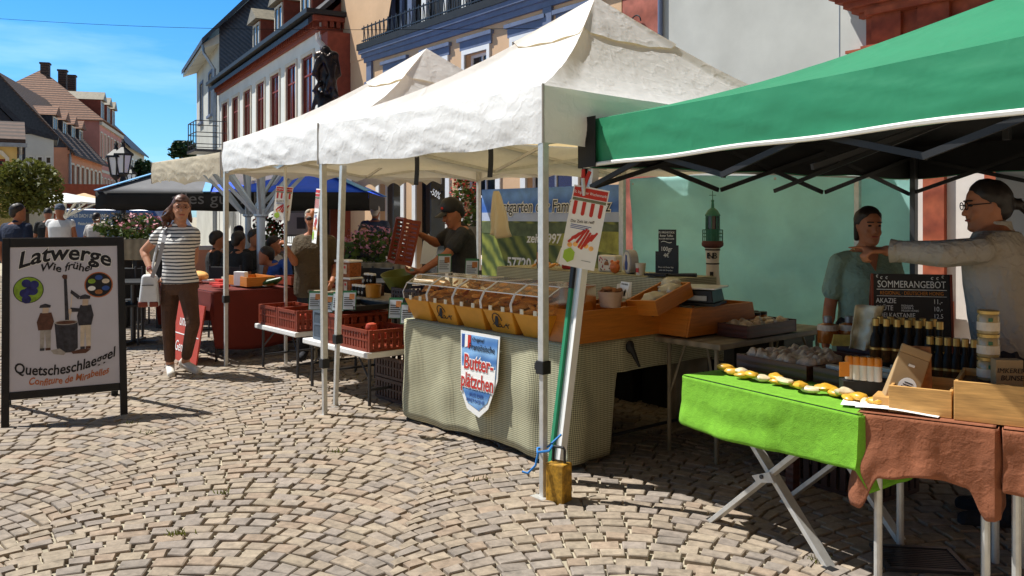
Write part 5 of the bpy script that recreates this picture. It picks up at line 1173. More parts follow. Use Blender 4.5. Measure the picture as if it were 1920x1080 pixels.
# papers
pp_ = MB(); pp_.grid(lambda u, v: (.30*u, .20*v, .004+.006*math.sin(u*5+v*3)*u), 10, 8); pp_.grid(lambda u, v: (.06+.30*u+.03*v, -.05+.2*v-.03*u, .010+.006*math.sin(u*4+v)), 10, 8)
o = tag(pp_.build('paper_sheets', m_paper, None, S4(-.10,.06,.722), RD+.1, True), 'loose white paper sheets lying between towel and brown cloth', 'paper')
tp_ = tag(MB().box(0,.07,0,.03,0,.004).build('printed_leaflet', m_blueink, None, S4(.12,.20,.737), RD+.5), 'small dark blue leaflet on the white paper sheets', 'leaflet')
# wooden boxes
open_box('wooden_crate','small pale pine box on the brown cloth', S4(.085,.05,.722), RD, .225,.30,.105, m_wood)
open_box('wooden_crate','large pale pine box with strong grain at the right edge', S4(.318,.035,.722), RD, .62,.34,.15, m_wood)
tag(MB().box(0,.10,0,.12,0,.05).build('wooden_block', m_wood, None, S4(.02,.08,.722), RD, bev=.003), 'low pine block left of the small pine box', 'block')
# kraft bag
m_kraft = M('kraft_paper', (.36,.24,.12), .75, .1, 6, .3, 40)
kb = thing('kraft_bag', 'upright kraft paper bag with white oval label leaning behind the pine box', 'bag', S4(.10,.16,.74), RD+R(18)); kb.rotation_euler = (R(-6),R(20),RD+R(18))
MB().hexa([(-.06,-.04,0),(.06,-.04,0),(.06,.04,0),(-.06,.04,0),(-.06,-.006,.20),(.06,-.006,.20),(.06,.006,.20),(-.06,.006,.20)]).box(-.06,.06,-.008,.008,.20,.235).build('bag', m_kraft, kb, bev=.004)
ol = MB().lathe([(.0,0),(.036,0),(.036,.001)], (0,0,0), 20).xf(Matrix.Translation((.008,-.034,.07)) @ Matrix.Rotation(R(80),4,'X') @ Matrix.Diagonal((1,1.15,1,1))).build('label', m_paper, kb)
kp_ = MB()
for k in range(5): kp_.box(-.024+.004*abs(k-2),.024-.004*abs(k-2),-.022+k*.010,-.018+k*.010,.0012,.0018)
kp_.xf(Matrix.Translation((.008,-.034,.07)) @ Matrix.Rotation(R(80),4,'X')).build('print', m_ink, ol)
MB().box(-.012,.012,-.018,-.015,.155,.165).build('sticker', m_paper, kb)
kb2 = thing('kraft_bag', 'second brown bag half hidden behind the labelled kraft bag', 'bag', S4(.16,.24,.74), RD+R(10)); MB().hexa([(-.06,-.04,0),(.06,-.04,0),(.06,.04,0),(-.06,.04,0),(-.055,-.006,.225),(.055,-.006,.225),(.055,.006,.225),(-.055,.006,.225)]).build('bag', m_bisd, kb2, bev=.004)
# bottles
m_capg = M('gold_cap', (.45,.30,.10), .35, .15, metal=.6)
m_labd = M('dark_label', (.07,.03,.008), .8, .6, 40, spec=.1)
bo = thing('liqueur_bottle', 'dark small bottle with gold cap in the tall back row before the chalkboard', 'bottle', (1.72,4.0,.79), 0, 'dark bottles with gold caps')
MB().lathe([(.024,0),(.026,.006),(.026,.12),(.022,.145),(.0125,.165),(.0125,.20)], (0,0,0), 14).build('glass', m_dglass, bo, smooth=True); MB().lathe([(.0155,.195),(.0155,.228),(.013,.23)], (0,0,0), 12).build('cap', m_capg, bo); MB().lathe([(.0266,.03),(.0266,.10)], (0,0,0), 14).build('label', m_labd, bo); MB().lathe([(.0268,.085),(.0268,.095)], (0,0,0), 14).build('gold_band', m_capg, bo)
n0 = True; bstep = tag(MB().box(0,.38,-.09,.16,0,.085).build('bottle_step', m_black, None, P(1632,405,3.98)+Zv*(.706-1.5), R(-12)), 'dark step raising the back row of bottles', 'block')
for k in range(13):
    px = 1642+(k%7)*20+(8 if k > 6 else 0); D = 3.99-.022*(k%7)+(.08 if k > 6 else 0); q = P(px,405,D); q.z = .793
    if n0: bo.location = q; n0 = False
    else: dup(bo, None, q, rh.uniform(0,6))
for k in range(6):
    q = P(1744+k*16.5,405,3.80-.02*k); q.z = .735; dup(bo, None, q, rh.uniform(0,6), 'dark small bottle with gold cap in the lower row right of the tall row')
# squeeze bottles, honey pack
m_orange = M('orange_cap', (.58,.20,.02), .4, .1); m_whitep = M('white_plastic', (.60,.56,.50), .4, .1)
for k in range(5):
    q = P(1592+k*13.5,405,3.72-.015*k); q.z = .79
    t = thing('squeeze_bottle', 'white bottle with orange cap in the tight row of five', 'bottle', q, RC+.9, 'white bottles with orange caps')
    MB().lathe([(.016,0),(.0175,.004),(.0175,.065)], (0,0,0), 14).build('body', m_whitep, t, smooth=True); MB().lathe([(.0178,.065),(.018,.088),(.015,.10),(.006,.103)], (0,0,0), 14).build('cap', m_orange, t, smooth=True)
q = P(1583,706,3.68); tag(MB().xz([(-.022,0),(.022,0),(.022,.062),(-.022,.062)], -.002,0).build('orange_label', m_orange, None, q, .0), 'orange printed card in front of the white bottles with orange caps', 'card')
tag(MB().box(-.10,.10,-.035,.035,0,.07).build('bottle_stand', m_black, None, P(1622,405,3.72)+Zv*(.715-1.5), RC+.9), 'black stand under the white bottles with orange caps', 'stand')
m_hon = M('amber_honey', (.40,.12,.02), .15, .2, 5, spec=.6)
for k, px in enumerate((1552,1592)):
    q = P(px,405,4.72); q.z = .80; t = thing('honey_bottle', ['left','right'][k]+' squat amber bottle with grey cap before the green blouse', 'bottle', q, 0)
    MB().lathe([(.052,0),(.055,.005),(.055,.085),(.05,.10),(.02,.112)], (0,0,0), 18).build('body', m_hon, t, smooth=True); MB().lathe([(.056,.07),(.0555,.09),(.052,.10)], (0,0,0), 18).build('shoulder', m_lab, t); MB().lathe([(.022,.112),(.022,.145),(.018,.147)], (0,0,0), 12).build('cap', m_zinc, t)
q = P(1588,648,4.40); tag(MB().hexa([(-.075,-.02,0),(.075,-.02,0),(.075,.02,0),(-.075,.02,0),(-.065,-.01,.055),(.065,-.01,.055),(.065,.01,.055),(-.065,.01,.055)]).build('yellow_carton', M('yellow_carton',(.40,.30,.06),.6,.3,20), None, q, -.2), 'small yellow carton in front of the amber honey bottles', 'carton')
b = MB(); b.grid(lambda u, v: (.10*(u-.5)*(1+.4*v)+.05*v, .03*math.sin(u*7)+.03*nz3(u*4,v*4,2), .22*v), 12, 12); tag(b.build('plastic_bag', m_bag, None, P(1612,655,4.25), -.2, True, solid=.003), 'crumpled clear plastic bag left of the dark bottles', 'bag')
# honey jars
m_jar = M('cloudy_honey', (.34,.25,.12), .2, .25, 8, spec=.6)
for k in range(3):
    q = P(1853,405,3.42); q.z = .845+.093*k
    t = thing('honey_jar', ['lowest','middle','topmost'][k]+' glass honey jar of the stack of three beside the kraft carton', 'jar', q, .2, 'stack of honey jars')
    MB().lathe([(.038,0),(.041,.006),(.041,.068),(.034,.078)], (0,0,0), 18).build('glass', m_jar, t, smooth=True); MB().lathe([(.040,.078),(.041,.090),(.038,.092)], (0,0,0), 18).build('lid', m_capg, t); MB().lathe([(.0415,.012),(.0415,.045)], (0,0,0), 18).build('label', m_lab, t); MB().box(-.03,-.016,-.043,-.036,.05,.064).build('seal', m_green_plastic, t)
q = P(1853,405,3.42); tag(MB().box(-.1,.1,-.06,.06,0,.135).build('jar_block', m_darkwood, None, Vector((q.x,q.y,.709)), RD), 'dark block under the stack of honey jars', 'block')
q = P(1893,726,3.30); t = thing('kraft_carton', 'kraft carton with hand lettered honey maker name beside the jars', 'carton', q, RD+R(25)); MB().box(-.05,.05,0,.05,0,.105).build('box', m_kraft, t, bev=.002); text('IMKEREI', .026, m_ink, t, (0,-.002,.055), shear=.15); text('BUNSE', .028, m_ink, t, (.008,-.002,.026), shear=.15)
# honey chalkboard
hc = thing('honey_chalkboard', 'folding chalkboard headed Sommerangebot behind the dark bottles', 'chalkboard', P(1712,690,4.32)+Vector((0,0,.0)), R(-14)); hc.rotation_euler = (R(-6),0,R(-14))
MB().box(-.18,.18,0,.012,0,.475).build('board', m_black, hc); [MB().box(a_,b_,-.006,.016,0,.475).build('frame', m_redframe, hc) for a_, b_ in ((.181,.192),(-.192,-.181))]
bl_ = MB(); bl_.hexa([(-.19,.20,0),(.19,.20,0),(.19,.212,0),(-.19,.212,0),(-.19,.02,.47),(.19,.02,.47),(.19,.032,.47),(-.19,.032,.47)]); bl_.build('back_leaf', m_redframe, hc)
text('SOMMERANGEBOT', .050, m_chalk, hc, (0,-.003,.405), sx=.75); text('REGIONAL · DEUTSCHER HONIG', .026, m_orange, hc, (0,-.003,.368), sx=.78)
rl_ = MB(); rl_.box(-.165,.165,-.003,-.0005,.393,.396).box(-.165,.165,-.003,-.0005,.360,.362); rl_.build('chalk_rule', m_chalk, hc)
for s_, x, z, sz in (('AKAZIE',-.17,.325,.036),('BLÜTE',-.17,.288,.036),('EDELKASTANIE',-.17,.252,.034)): text(s_, sz, m_chalk, hc, (x,-.003,z), align='LEFT', sx=.8)
for s_, x, z, sz in (('11,-',.10,.325,.034),('10,-',.10,.288,.034),('12,5',.10,.252,.032),('FRÜHJAHR,',-.05,.308,.014),('SOMMER &',-.05,.296,.014),('MILDER HONIG',-.05,.283,.014)): text(s_, sz, m_chalk, hc, (x,-.003,z), align='LEFT', sx=.85)
mo = MB()
for x in (-.16,-.14,-.115,.10,.125,.15): mo.tube([(x+.006*math.cos(a), -.003, .462-.008*(abs(x)<.145)+.006*math.sin(a)) for a in (1,2,3,4,5)], .002, 5)
mo.build('chalk_moon', m_chalk, hc)
# things under and behind the stalls
hp2 = MB().ell((0,0,.12), (.42,.3,.16), 24, 12)
for q, v in enumerate(hp2.v): hp2.v[q] = v*(1+.25*nz3(v.x, v.y, v.z, 5))
tag(hp2.build('cloth_heap', M('grey_brown_cloth',(.16,.13,.10),.9,.25,5,.4,20), None, S(.35,2.1,.32), RT, True), 'heap of grey brown cloth on crates behind the biscuit table', 'cloth heap')
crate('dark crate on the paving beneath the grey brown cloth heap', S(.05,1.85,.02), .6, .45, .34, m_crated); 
fw_m = mat_wave('red_netting', (.24,.05,.03), (.08,.02,.015), 9, 'Z', 4, .8, .5)
tag(MB().box(0,.55,0,.3,0,.28).build('netted_sack', fw_m, None, S3(-.15,.95,.40), RC+.4, bev=.05, seg=3), 'red netted sack between the biscuit table and the honey trays', 'sack')
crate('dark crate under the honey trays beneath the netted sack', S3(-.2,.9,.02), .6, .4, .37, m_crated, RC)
wt_ = thing('side_panel', 'pale grey side panel hung behind the man in the white shirt', 'panel', C3, RC)
sp_ = MB(); sp_.grid(lambda u, v: (.62+2.2*u, 3.02+.03*math.sin(u*14)+.02*nz3(u*5,v*2,3), .55+1.35*v), 40, 16); sp_.build('sheet', M('pale_panel',(.66,.68,.72),.7,.08,2,.1,8,trans=.3), wt_, smooth=True, solid=.004)

# ================================================ A-BOARD
fL = G(8,806); fR = G(234,782); ac = (fL+fR)/2; ax = (fR-fL); AW = ax.length+.04; AR = math.atan2(ax.y, ax.x)
ab = thing('pavement_sign', 'black framed A board reading Latwerge wie früher on the paving at the left', 'sign', ac, AR)
lean = R(13); HL = 1.37; MA = Matrix.Rotation(-lean, 4, 'X')
def afm(mb): return mb.xf(MA)
fr_ = MB(); 
for x in (-AW/2, AW/2-.05): fr_.box(x,x+.05,-.02,.02,0,HL)
fr_.box(-AW/2+.05,AW/2-.05,-.02,.02,.20,.255).box(-AW/2+.05,AW/2-.05,-.02,.02,HL-.07,HL-.001); afm(fr_).build('frame', m_black, ab, bev=.004)
tr_ = MB(); tr_.box(-AW/2,AW/2,.022,.05,HL-.06,HL+.01); afm(tr_).build('top_rail', m_darkwood, ab)
pz0, pz1 = .255, HL-.07; PW = AW-.10
m_poster = M('poster_white', (.54,.53,.60), .5, .03)
po = afm(MB().box(-PW/2,PW/2,-.012,.005,pz0,pz1)).build('poster', m_poster, ab)
bl2 = MB(); yb = HL*math.sin(lean)
for x in (-AW/2, AW/2-.05): bl2.hexa([(x,.80,0),(x+.05,.80,0),(x+.05,.84,0),(x,.84,0),(x,yb+.02,HL*math.cos(lean)-.02),(x+.05,yb+.02,HL*math.cos(lean)-.02),(x+.05,yb+.06,HL*math.cos(lean)-.02),(x,yb+.06,HL*math.cos(lean)-.02)])
bl2.build('back_leg', m_black, ab); bp_ = MB(); k0, k1 = .2, .95; lerp = lambda k: (.82+(yb+.04-.82)*k, (HL*math.cos(lean)-.02)*k)
(ya, za), (yb2, zb2) = lerp(k0), lerp(k1); bp_.hexa([(-PW/2,ya-.01,za),(PW/2,ya-.01,za),(PW/2,ya+.01,za),(-PW/2,ya+.01,za),(-PW/2,yb2-.01,zb2),(PW/2,yb2-.01,zb2),(PW/2,yb2+.01,zb2),(-PW/2,yb2+.01,zb2)]); pass
PH = pz1-pz0
def onp(x, z, y=-.0135): q = MA @ Vector((x*PW, y, pz0+z*PH)); return q
def ptext(s, size, mat, x, z, sx=1, shear=0, warp=None, off=0, y=-.0135): text(s, size, mat, ab, onp(x,z,y), (math.pi/2-lean,0,0), sx=sx, shear=shear, warp=warp, off=off)
arch = lambda k, sl=0: (lambda x, y: (x, y-k*x*x+sl*x))
ptext('Latwerge', .165, m_paper, .0, .905, 1.0, .15, arch(.65), .008, -.013); ptext('Latwerge', .165, m_ink, .0, .905, 1.0, .15, arch(.65), .004, -.0145)
ptext('Wie früher', .080, m_ink, .02, .826, 1, .2, lambda x, y: (x, y+.012*math.sin(x*40)), .002)
ptext('Quetscheschlaeggel', .104, m_ink, .0, .098, .80, .1, arch(-.62,.10), .002, -.0145)
m_orink = M('orange_ink', (.45,.13,.04), .6, .1); ptext('Confiture de Mirabelles', .07, m_orink, .03, .035, .78, .2, lambda x, y: (x, y+.35*x*x+.08*x+.006*math.sin(x*50)), .0015)
def disc(cx, cz, r, mat, y, sub=1.0, par=None, name='print'):
    n = 28; pts = [onp(cx+r*math.cos(2*math.pi*k/n)/PW, cz+r*sub*math.sin(2*math.pi*k/n)/PH, y) for k in range(n)]
    mb = MB(); mb.add(pts, [tuple(range(n))]); return mb.build(name, mat, par or ab)
m_plum = M('plum_print', (.02,.025,.14), .4, .5, 25); m_lgreen = M('leaf_print', (.22,.36,.03), .5, .4, 20)
disc(-.335,.695,.098,m_ink,-.0138); disc(-.335,.695,.093,m_lgreen,-.0144)
for k in range(9): a = k*.9; disc(-.335+.055*math.cos(a)*(k%3)/2/PW*1.1, .685+.055*math.sin(a)*(k%3)/2/PH*1.1, .030, m_plum, -.0148-.0003*k)
disc(.315,.715,.098,m_orink,-.0138); disc(.315,.715,.090,m_ink,-.0144)
for k, mm in enumerate((m_lab,m_blueink,m_lgreen,m_paper,m_bisd,m_blueink)): a = k*1.05+.5; disc(.315+.055*math.cos(a)/PW, .715+.055*math.sin(a)/PH, .026, mm, -.0149-.0003*k, .7)
def pshape(poly, mat, y=-.0142, name='print'):
    poly = [(x*.92, .225+(z-.115)*.80) for x, z in poly]
    mb = MB(); mb.add([onp(x, z, y) for x, z in poly], [tuple(range(len(poly)))]); return mb.build(name, mat, ab)
m_stove = M('stove_print', (.03,.03,.04), .5, .6, 30); m_brownp = M('brown_print', (.10,.04,.025), .6, .4, 30); m_skinp = M('skin_print', (.55,.42,.32), .6, .2); m_greyp = M('grey_print', (.34,.31,.28), .6, .3, 20)
pshape([(-.005,.42),(.035,.42),(.015,.79),(-.015,.79)], m_stove, -.0142); pshape([(-.035,.81),(-.02,.83),(.02,.825),(.02,.79),(-.02,.79)], m_brownp, -.0145)
pshape([(-.11,.40),(.12,.40),(.12,.17),(.07,.135),(-.05,.135),(-.09,.18)], m_stove, -.0150); n = 20; pshape([(.005+.115*math.cos(2*math.pi*k/n), .40+.022*math.sin(2*math.pi*k/n)) for k in range(n)], m_greyp, -.0153); pshape([(.005+.10*math.cos(2*math.pi*k/n), .40+.015*math.sin(2*math.pi*k/n)) for k in range(n)], m_brownp, -.0156)
def figp(x, z0, h, coat, leg_, flip=1):
    pshape([(x-.055,z0),(x-.02,z0),(x-.005,z0+.38*h),(x+.01,z0),(x+.05,z0),(x+.055,z0+.5*h),(x-.05,z0+.5*h)], leg_, -.0145)
    pshape([(x-.07,z0+.42*h),(x+.06,z0+.42*h),(x+.085,z0+.60*h),(x+.06,z0+.80*h),(x-.05,z0+.80*h),(x-.085,z0+.60*h)], coat, -.0149)
    pshape([(x-.03,z0+.79*h),(x+.03,z0+.79*h),(x+.034,z0+.88*h),(x+.02,z0+.93*h),(x-.025,z0+.93*h)], m_skinp, -.0152); pshape([(x-.06,z0+.91*h),(x+.05,z0+.91*h),(x+.055,z0+.96*h),(x,z0+1.0*h),(x-.05,z0+.97*h)], m_stove, -.0155)
    pshape([(x-.055,z0-.01),(x-.01,z0-.01),(x-.01,z0+.03*h),(x-.055,z0+.03*h)], m_stove, -.0157); pshape([(x+.0,z0-.01),(x+.05,z0-.01),(x+.05,z0+.03*h),(x+.0,z0+.03*h)], m_brownp, -.0157)
figp(-.20,.175,.40,m_brownp,m_greyp); figp(.20,.165,.48,m_stove,m_lab)
pshape([(.05,.49),(.13,.49),(.14,.52),(.05,.53)], m_stove, -.0160); pshape([(.03,.48),(.06,.475),(.06,.515),(.03,.52)], m_skinp, -.0162); pshape([(.05,.66),(.13,.60),(.15,.63),(.06,.69)], m_stove, -.0160); pshape([(.035,.42),(.045,.42),(.075,.66),(.065,.66)], m_lab, -.0158)
pshape([(-.15,.165),(-.06,.175),(.0,.135),(-.02,.115),(-.12,.13)], m_greyp, -.0153); pshape([(.05,.14),(.16,.16),(.25,.15),(.2,.12),(.07,.12)], m_brownp, -.0153)

# ================================================ PARASOLS, PLANTERS, CHAIRS, VAN
m_pblk = M('black_parasol', (.012,.012,.013), .8, .2); m_pgry = M('grey_parasol', (.16,.16,.17), .8, .1); m_pblu = M('blue_parasol', (.02,.13,.95), .6, .08, trans=.15); m_plb = M('light_blue_strip', (.16,.42,.75), .6, .08)
m_frame = M('pale_blue_frame', (.42,.52,.66), .35, .1, metal=.3)
def parasol(label, c, W, ze, zp, panels, val, rz=0, hub=1.56, drop=.25, frame=m_frame, pole_r=.045, strip=None, cat='parasol', split=False):
    t = thing('parasol', label, cat, c, rz); h = W/2; cs = [(-h,-h),(h,-h),(h,h),(-h,h)]
    for k in range(4):
        a, b = cs[k], cs[(k+1)%4]; mb = MB()
        for (u0, u1, pm) in (((0,.40,m_pgry),(.40,1,panels[k])) if split and k == 0 else ((0,1,panels[k]),)):
            mb = MB(); mb.grid(lambda w, v: ((a[0]+(b[0]-a[0])*(u0+(u1-u0)*w))*(1-v*.97), (a[1]+(b[1]-a[1])*(u0+(u1-u0)*w))*(1-v*.97), ze+(zp-ze)*v-.05*4*(u0+(u1-u0)*w)*(1-(u0+(u1-u0)*w))*math.sin(math.pi*min(1,v+.1))), 12, 10); mb.build('canopy_panel', pm, t, smooth=True, solid=.004)
        if split and k == 0: MB().bar((a[0]+(b[0]-a[0])*.40,a[1]-.02,ze),(a[0]*.3,a[1]*.3,ze+(zp-ze)*.72),.10,.012).build('hip_strip', strip, t)
        if drop and val:
            nn = ((0,-1),(1,0),(0,1),(-1,0))[k]; mb = MB(); mb.grid(lambda u, v: (a[0]+(b[0]-a[0])*u+nn[0]*.006, a[1]+(b[1]-a[1])*u+nn[1]*.006, ze-drop*v+.008*math.sin(u*15)*v), 24, 3); mb.build('valance', val, t, smooth=True, solid=.004)
        if strip: MB().bar((cs[k][0],cs[k][1],ze+.02),(cs[k][0]*.04,cs[k][1]*.04,zp+.02),.12,.012).build('hip_strip', strip, t)
    MB().tube([(0,0,0),(0,0,zp-.02)], pole_r, 12).build('pole', frame, t); MB().box(-.3,.3,-.3,.3,0.01,.08).build('base', m_dsteel, t); MB().lathe([(pole_r*1.0,hub-.06),(pole_r*2,hub-.05),(pole_r*2,hub+.03),(pole_r,hub+.04)], (0,0,0), 12).build('hub', frame, t)
    for k in range(8):
        a = k*math.pi/4; e = .62*h/max(abs(math.cos(a)), abs(math.sin(a))); q = Vector((e*math.cos(a), e*math.sin(a), ze+(zp-ze)*.36-.06)); MB().bar((.07*math.cos(a),.07*math.sin(a),hub), q, .035,.05).build('strut', frame, t)
        MB().bar((.0,.0,zp-.08), (e/.62*math.cos(a)*.97, e/.62*math.sin(a)*.97, ze-.03), .02,.03).build('rib', frame, t)
    return t
c1 = P(490,405,13.9); c1.z = 0
pA = parasol('large black edged parasol with blue and grey panels and pale lettering on its black valance', c1, 3.75, 1.84, 2.66, (m_pblu,m_pblu,m_pblu,m_pgry), m_pblk, R(5), strip=m_plb, split=True)
text('alles gut leben', .235, M('valance_letter',(.16,.16,.17),.7,.1), pA, (-.1,-1.892,1.67), sx=1.12); 
m_wl = m_white
text('SE', .34, m_wl, pA, (.1,-1.50,2.015), (math.atan2(.82,1.87),0,0), sx=1.4)
c2 = P(466,405,17.2); c2.z = 0
parasol('second blue parasol just behind with its pole left of the nearer one', c2, 3.7, 1.92, 2.9, (m_pblu,m_pblu,m_pblu,m_pblu), m_pblk, R(3), strip=m_plb)
c3 = P(122,405,27); c3.z = 0; parasol('small white parasol far away beneath the salmon house', c3, 2.4, 1.92, 2.22, (m_white,)*4, None, 0, 1.5, 0, m_white)
c3 = P(158,405,30); c3.z = 0; parasol('far salmon coloured parasol behind the small white one', c3, 2.0, 1.95, 2.3, (m_plo,)*4, None, .3, 1.5, 0, m_sandw)
# flower planters
m_flow = {'pink': M('pink_petals',(.55,.22,.26),.6,.3,20), 'red': M('red_petals',(.55,.04,.03),.6,.3,20), 'white': M('white_petals',(.7,.6,.5),.6,.2,20)}
def planter(label, c, w, zb, zt, ht, col, seed, dens=1.0, rz=0):
    t = thing('flower_planter', label, 'planter', c, rz); rnd = random.Random(seed)
    MB().tbox(-w/2,w/2,-.2,.2,zb,zt,-.03).build('trough', m_greywood, t, bev=.01); f = MB(); leaves(f, [((0,0,zt+ht*.4),(w*.55,.25,ht*.6))], int(420*dens), .05, rnd); f.build('foliage', m_leaf, t)
    b = MB(); leaves(b, [((0,0,zt+ht*.65),(w*.6,.28,ht*.5))], int(330*dens), .028, rnd); b.build('blossoms', m_flow[col], t)
    if zb > .1:
        g = MB()
        for x in (-w/2+.06, w/2-.06): g.box(x-.03,x+.03,-.15,.15,0,zb)
        g.build('stand', m_black, t)
for i, (px, D, w, col) in enumerate(((226,12.2,.66,'white'),(270,11.4,.62,'pink'))):
    c = P(px,405,D); c.z = 0; planter(['wooden planter of whitish flowers behind the A board','wooden planter of pink flowers left of the striped shirt woman'][i], c, w, .92, 1.2, .30, col, 40+i)
c = P(502,405,13.0); c.z = 0; planter('tub of bright red flowers between the parasol poles', c, .5, .5, .95, .55, 'red', 44, 1.2)
c = P(700,405,10.8); c.z = 0; planter('tall planter of small white and pink flowers behind the grey table', c, .7, .3, .92, .42, 'pink', 45, 1.2)
c = P(872,405,12.5); c.z = 0; planter('climbing red flowers and leaves beside the vineyard banner', c, .4, .8, 1.35, .75, 'red', 46, 1.5)
c = P(255,520,10.6); 
def chair(label, c, rz, src=[None]):
    if src[0] is None:
        t = thing('cafe_chair', label, 'chair', c, rz, 'black cafe chairs'); src[0] = t
        MB().box(-.21,.21,-.21,.21,.44,.465).build('seat', m_black, t, bev=.008); bk_ = MB(); bk_.box(-.20,.20,.19,.21,.52,.86); bk_.build('backrest', m_black, t, bev=.006)
        for x in (-.2,.2):
            MB().tube([(x,-.19,0),(x,-.19,.44)], .013, 8).build('leg', m_dsteel, t); MB().tube([(x,.22,0),(x,.19,.44),(x,.20,.88)], .013, 8).build('leg', m_dsteel, t)
        return t
    return dup(src[0], None, c, rz, label)
chs = [(228,9.9,.3,'black cafe chair beside the A board nearest the striped shirt woman'),(262,10.4,2.6,'black cafe chair partly behind the woman\'s white bag'),(238,11.6,1.2,'black cafe chair under the planter of whitish flowers'),(436,10.6,3.0,'black cafe chair left of the parasol poles'),(452,11.8,.2,'black cafe chair with a seated guest right of the tent pole'),(540,11.6,3.4,'black cafe chair near the red flower tub'),(566,12.8,.5,'black cafe chair farthest behind the bald man'),(668,10.0,.2,'black cafe chair behind the clear tubs'),(720,10.4,2.9,'black cafe chair near the white and pink flowers')]
for px, D, a, lab in chs: c = P(px,405,D); c.z = .02; chair(lab, c, a)
def ctable(label, c):
    t = thing('cafe_table', label, 'table', c, 0, 'black cafe tables'); MB().box(-.35,.35,-.35,.35,.71,.74).build('tabletop', m_black, t, bev=.01); MB().tube([(0,0,.03),(0,0,.71)], .03, 10).build('column', m_dsteel, t); MB().box(-.28,.28,-.03,.03,0.01,.04).box(-.03,.03,-.28,-.031,0.01,.04).box(-.03,.03,.031,.28,.01,.04).build('foot', m_dsteel, t)
for px, D, lab in ((250,9.9,'black cafe table left of the woman\'s white bag'),(520,11.6,'black cafe table with the seated guests'),(690,9.9,'black cafe table behind the narrow grey table')): c = P(px,405,D); c.z = .02; ctable(lab, c)
# van
m_van = M('van_blue', (.012,.05,.20), .3, .1, spec=.6, coat=.4)
vn = thing('parked_van', 'dark blue van with white lettering parked far behind the flower planters', 'van', P(243,405,29)*1, R(-12)); vn.location.z = 0
pr = [(-2.1,.35),(2.1,.35),(2.15,.9),(1.9,1.1),(1.45,1.72),(-2.0,1.75),(-2.12,1.2)]
MB().xz(pr, -.85, .85).build('body', m_van, vn, bev=.08, seg=3); MB().xz([(1.0,1.12),(1.72,1.12),(1.38,1.6),(1.0,1.6)], -.862,-.852).build('side_window', m_glass, vn); MB().xz([(.1,1.12),(.9,1.12),(.9,1.6),(.1,1.6)], -.862,-.852).build('side_window', m_glass, vn)
for x in (-1.35,1.35):
    for y in (-.86,.68):
        w = MB().lathe([(.32,0),(.34,.03),(.34,.15),(.32,.18)], (0,0,0), 20).xf(Matrix.Translation((x,y+.18,.34)) @ Matrix.Rotation(R(90),4,'X')).build('wheel', m_black, vn); MB().lathe([(.19,-.006),(.19,.19)], (0,0,0), 14).xf(Matrix.Translation((x,y+.18,.34)) @ Matrix.Rotation(R(90),4,'X')).build('rim', m_zinc, w)
text('SOMMER DACH UND WAND', .17, m_white, vn, (-1.0,-.866,1.45), sx=.7); text('Meisterbetrieb', .15, m_white, vn, (-1.0,-.866,1.2), sx=.7)
# red pillar and menu stand
c = P(632,405,13.2); c.z = 0; t = thing('red_pillar', 'dark red square pillar behind the clear tubs and bald man', 'pillar', c, .3); MB().box(-.11,.11,-.11,.11,0,2.4).build('shaft', m_sandw, t); MB().box(-.16,.16,-.16,.16,2.4,2.5).build('cap', m_sandw, t); MB().box(-.15,.15,-.15,.15,0,.3).build('foot', m_sandw, t)
c = P(557,405,13.4); c.z = 0; t = thing('menu_stand', 'grey menu case on a post left of the bald man', 'menu stand', c, .1); MB().tube([(0,0,0),(0,0,1.2)], .03).build('post', m_dsteel, t); MB().box(-.2,.2,-.03,.03,1.18,1.58).build('case', m_zinc, t); MB().box(-.17,.17,-.034,-.031,1.21,1.55).build('menu', m_paper, t); MB().box(.0,.14,-.037,-.035,1.30,1.48).build('print', m_pgry, t)
lw_ = thing('low_terrace_wall', 'low reddish plaster wall with white edge behind the seated guests', 'wall', P(455,405,16.5)*1, R(8)); lw_.location.z = 0; MB().box(-1.6,1.2,0,.25,0,.85).build('wall', m_sal, lw_); MB().box(-1.65,1.25,-.03,.28,.85,.92).build('coping', m_ltrim, lw_)

for k in range(9):
    x, y = .50+.075*(k%5), 1.10+.13*(k//5)
    t = thing('cream_jar', 'small pale jar with dark lid standing in the rearmost dark tray', 'jar', S3(x-.3,y,.772), RC, 'small jars in the rearmost tray')
    MB().lathe([(.026,0),(.028,.004),(.028,.045)], (0,0,0), 14).build('body', m_lab, t, smooth=True); MB().lathe([(.029,.045),(.029,.062),(.026,.064)], (0,0,0), 14).build('lid', m_black, t)
for k in range(7):
    tag(MB().tbox(-.035,.035,-.012,.012,0,.05,.002).build('soap_box', (m_kraft, m_cream, m_lab)[k%3], None, S3(.86+.075*k, .72+.015*(k%2), .707), RC+rh.uniform(-.15,.15), bev=.002), 'small carton in the row behind the white bottles with orange caps', 'carton', 'cartons behind the white bottles')

open_box('goods_tray','dark wooden tray of pale bags on the weathered table by the tarpaulin', S(.04,1.45,.747), RT, .22,.55,.08, m_darkwood, cat='tray')
for k in range(8):
    b = MB().ell((0,0,.035), (.05,.05,.042), 14, 10)
    for q, v in enumerate(b.v): b.v[q] = v*(1+.35*nz3(v.x, v.y, v.z+k+40, 26))
    tag(b.build('goods_bag', m_bag2, None, S(.10+.10*(k%2), 1.53+.125*(k//2), .762), rh.uniform(0,3), True), 'crinkled pale bag in the dark tray on the weathered table', 'bag', 'bags on the weathered table')
for k in range(6):
    t = thing('cream_jar', 'amber filled jar with dark lid beside the tray on the weathered table', 'jar', S(-.16+.065*(k%2), 2.0+.075*(k//2), .745), RT, 'amber jars on the weathered table')
    MB().lathe([(.028,0),(.030,.004),(.030,.07)], (0,0,0), 14).build('body', m_hon, t, smooth=True); MB().lathe([(.031,.07),(.031,.088),(.028,.09)], (0,0,0), 14).build('lid', m_black, t)
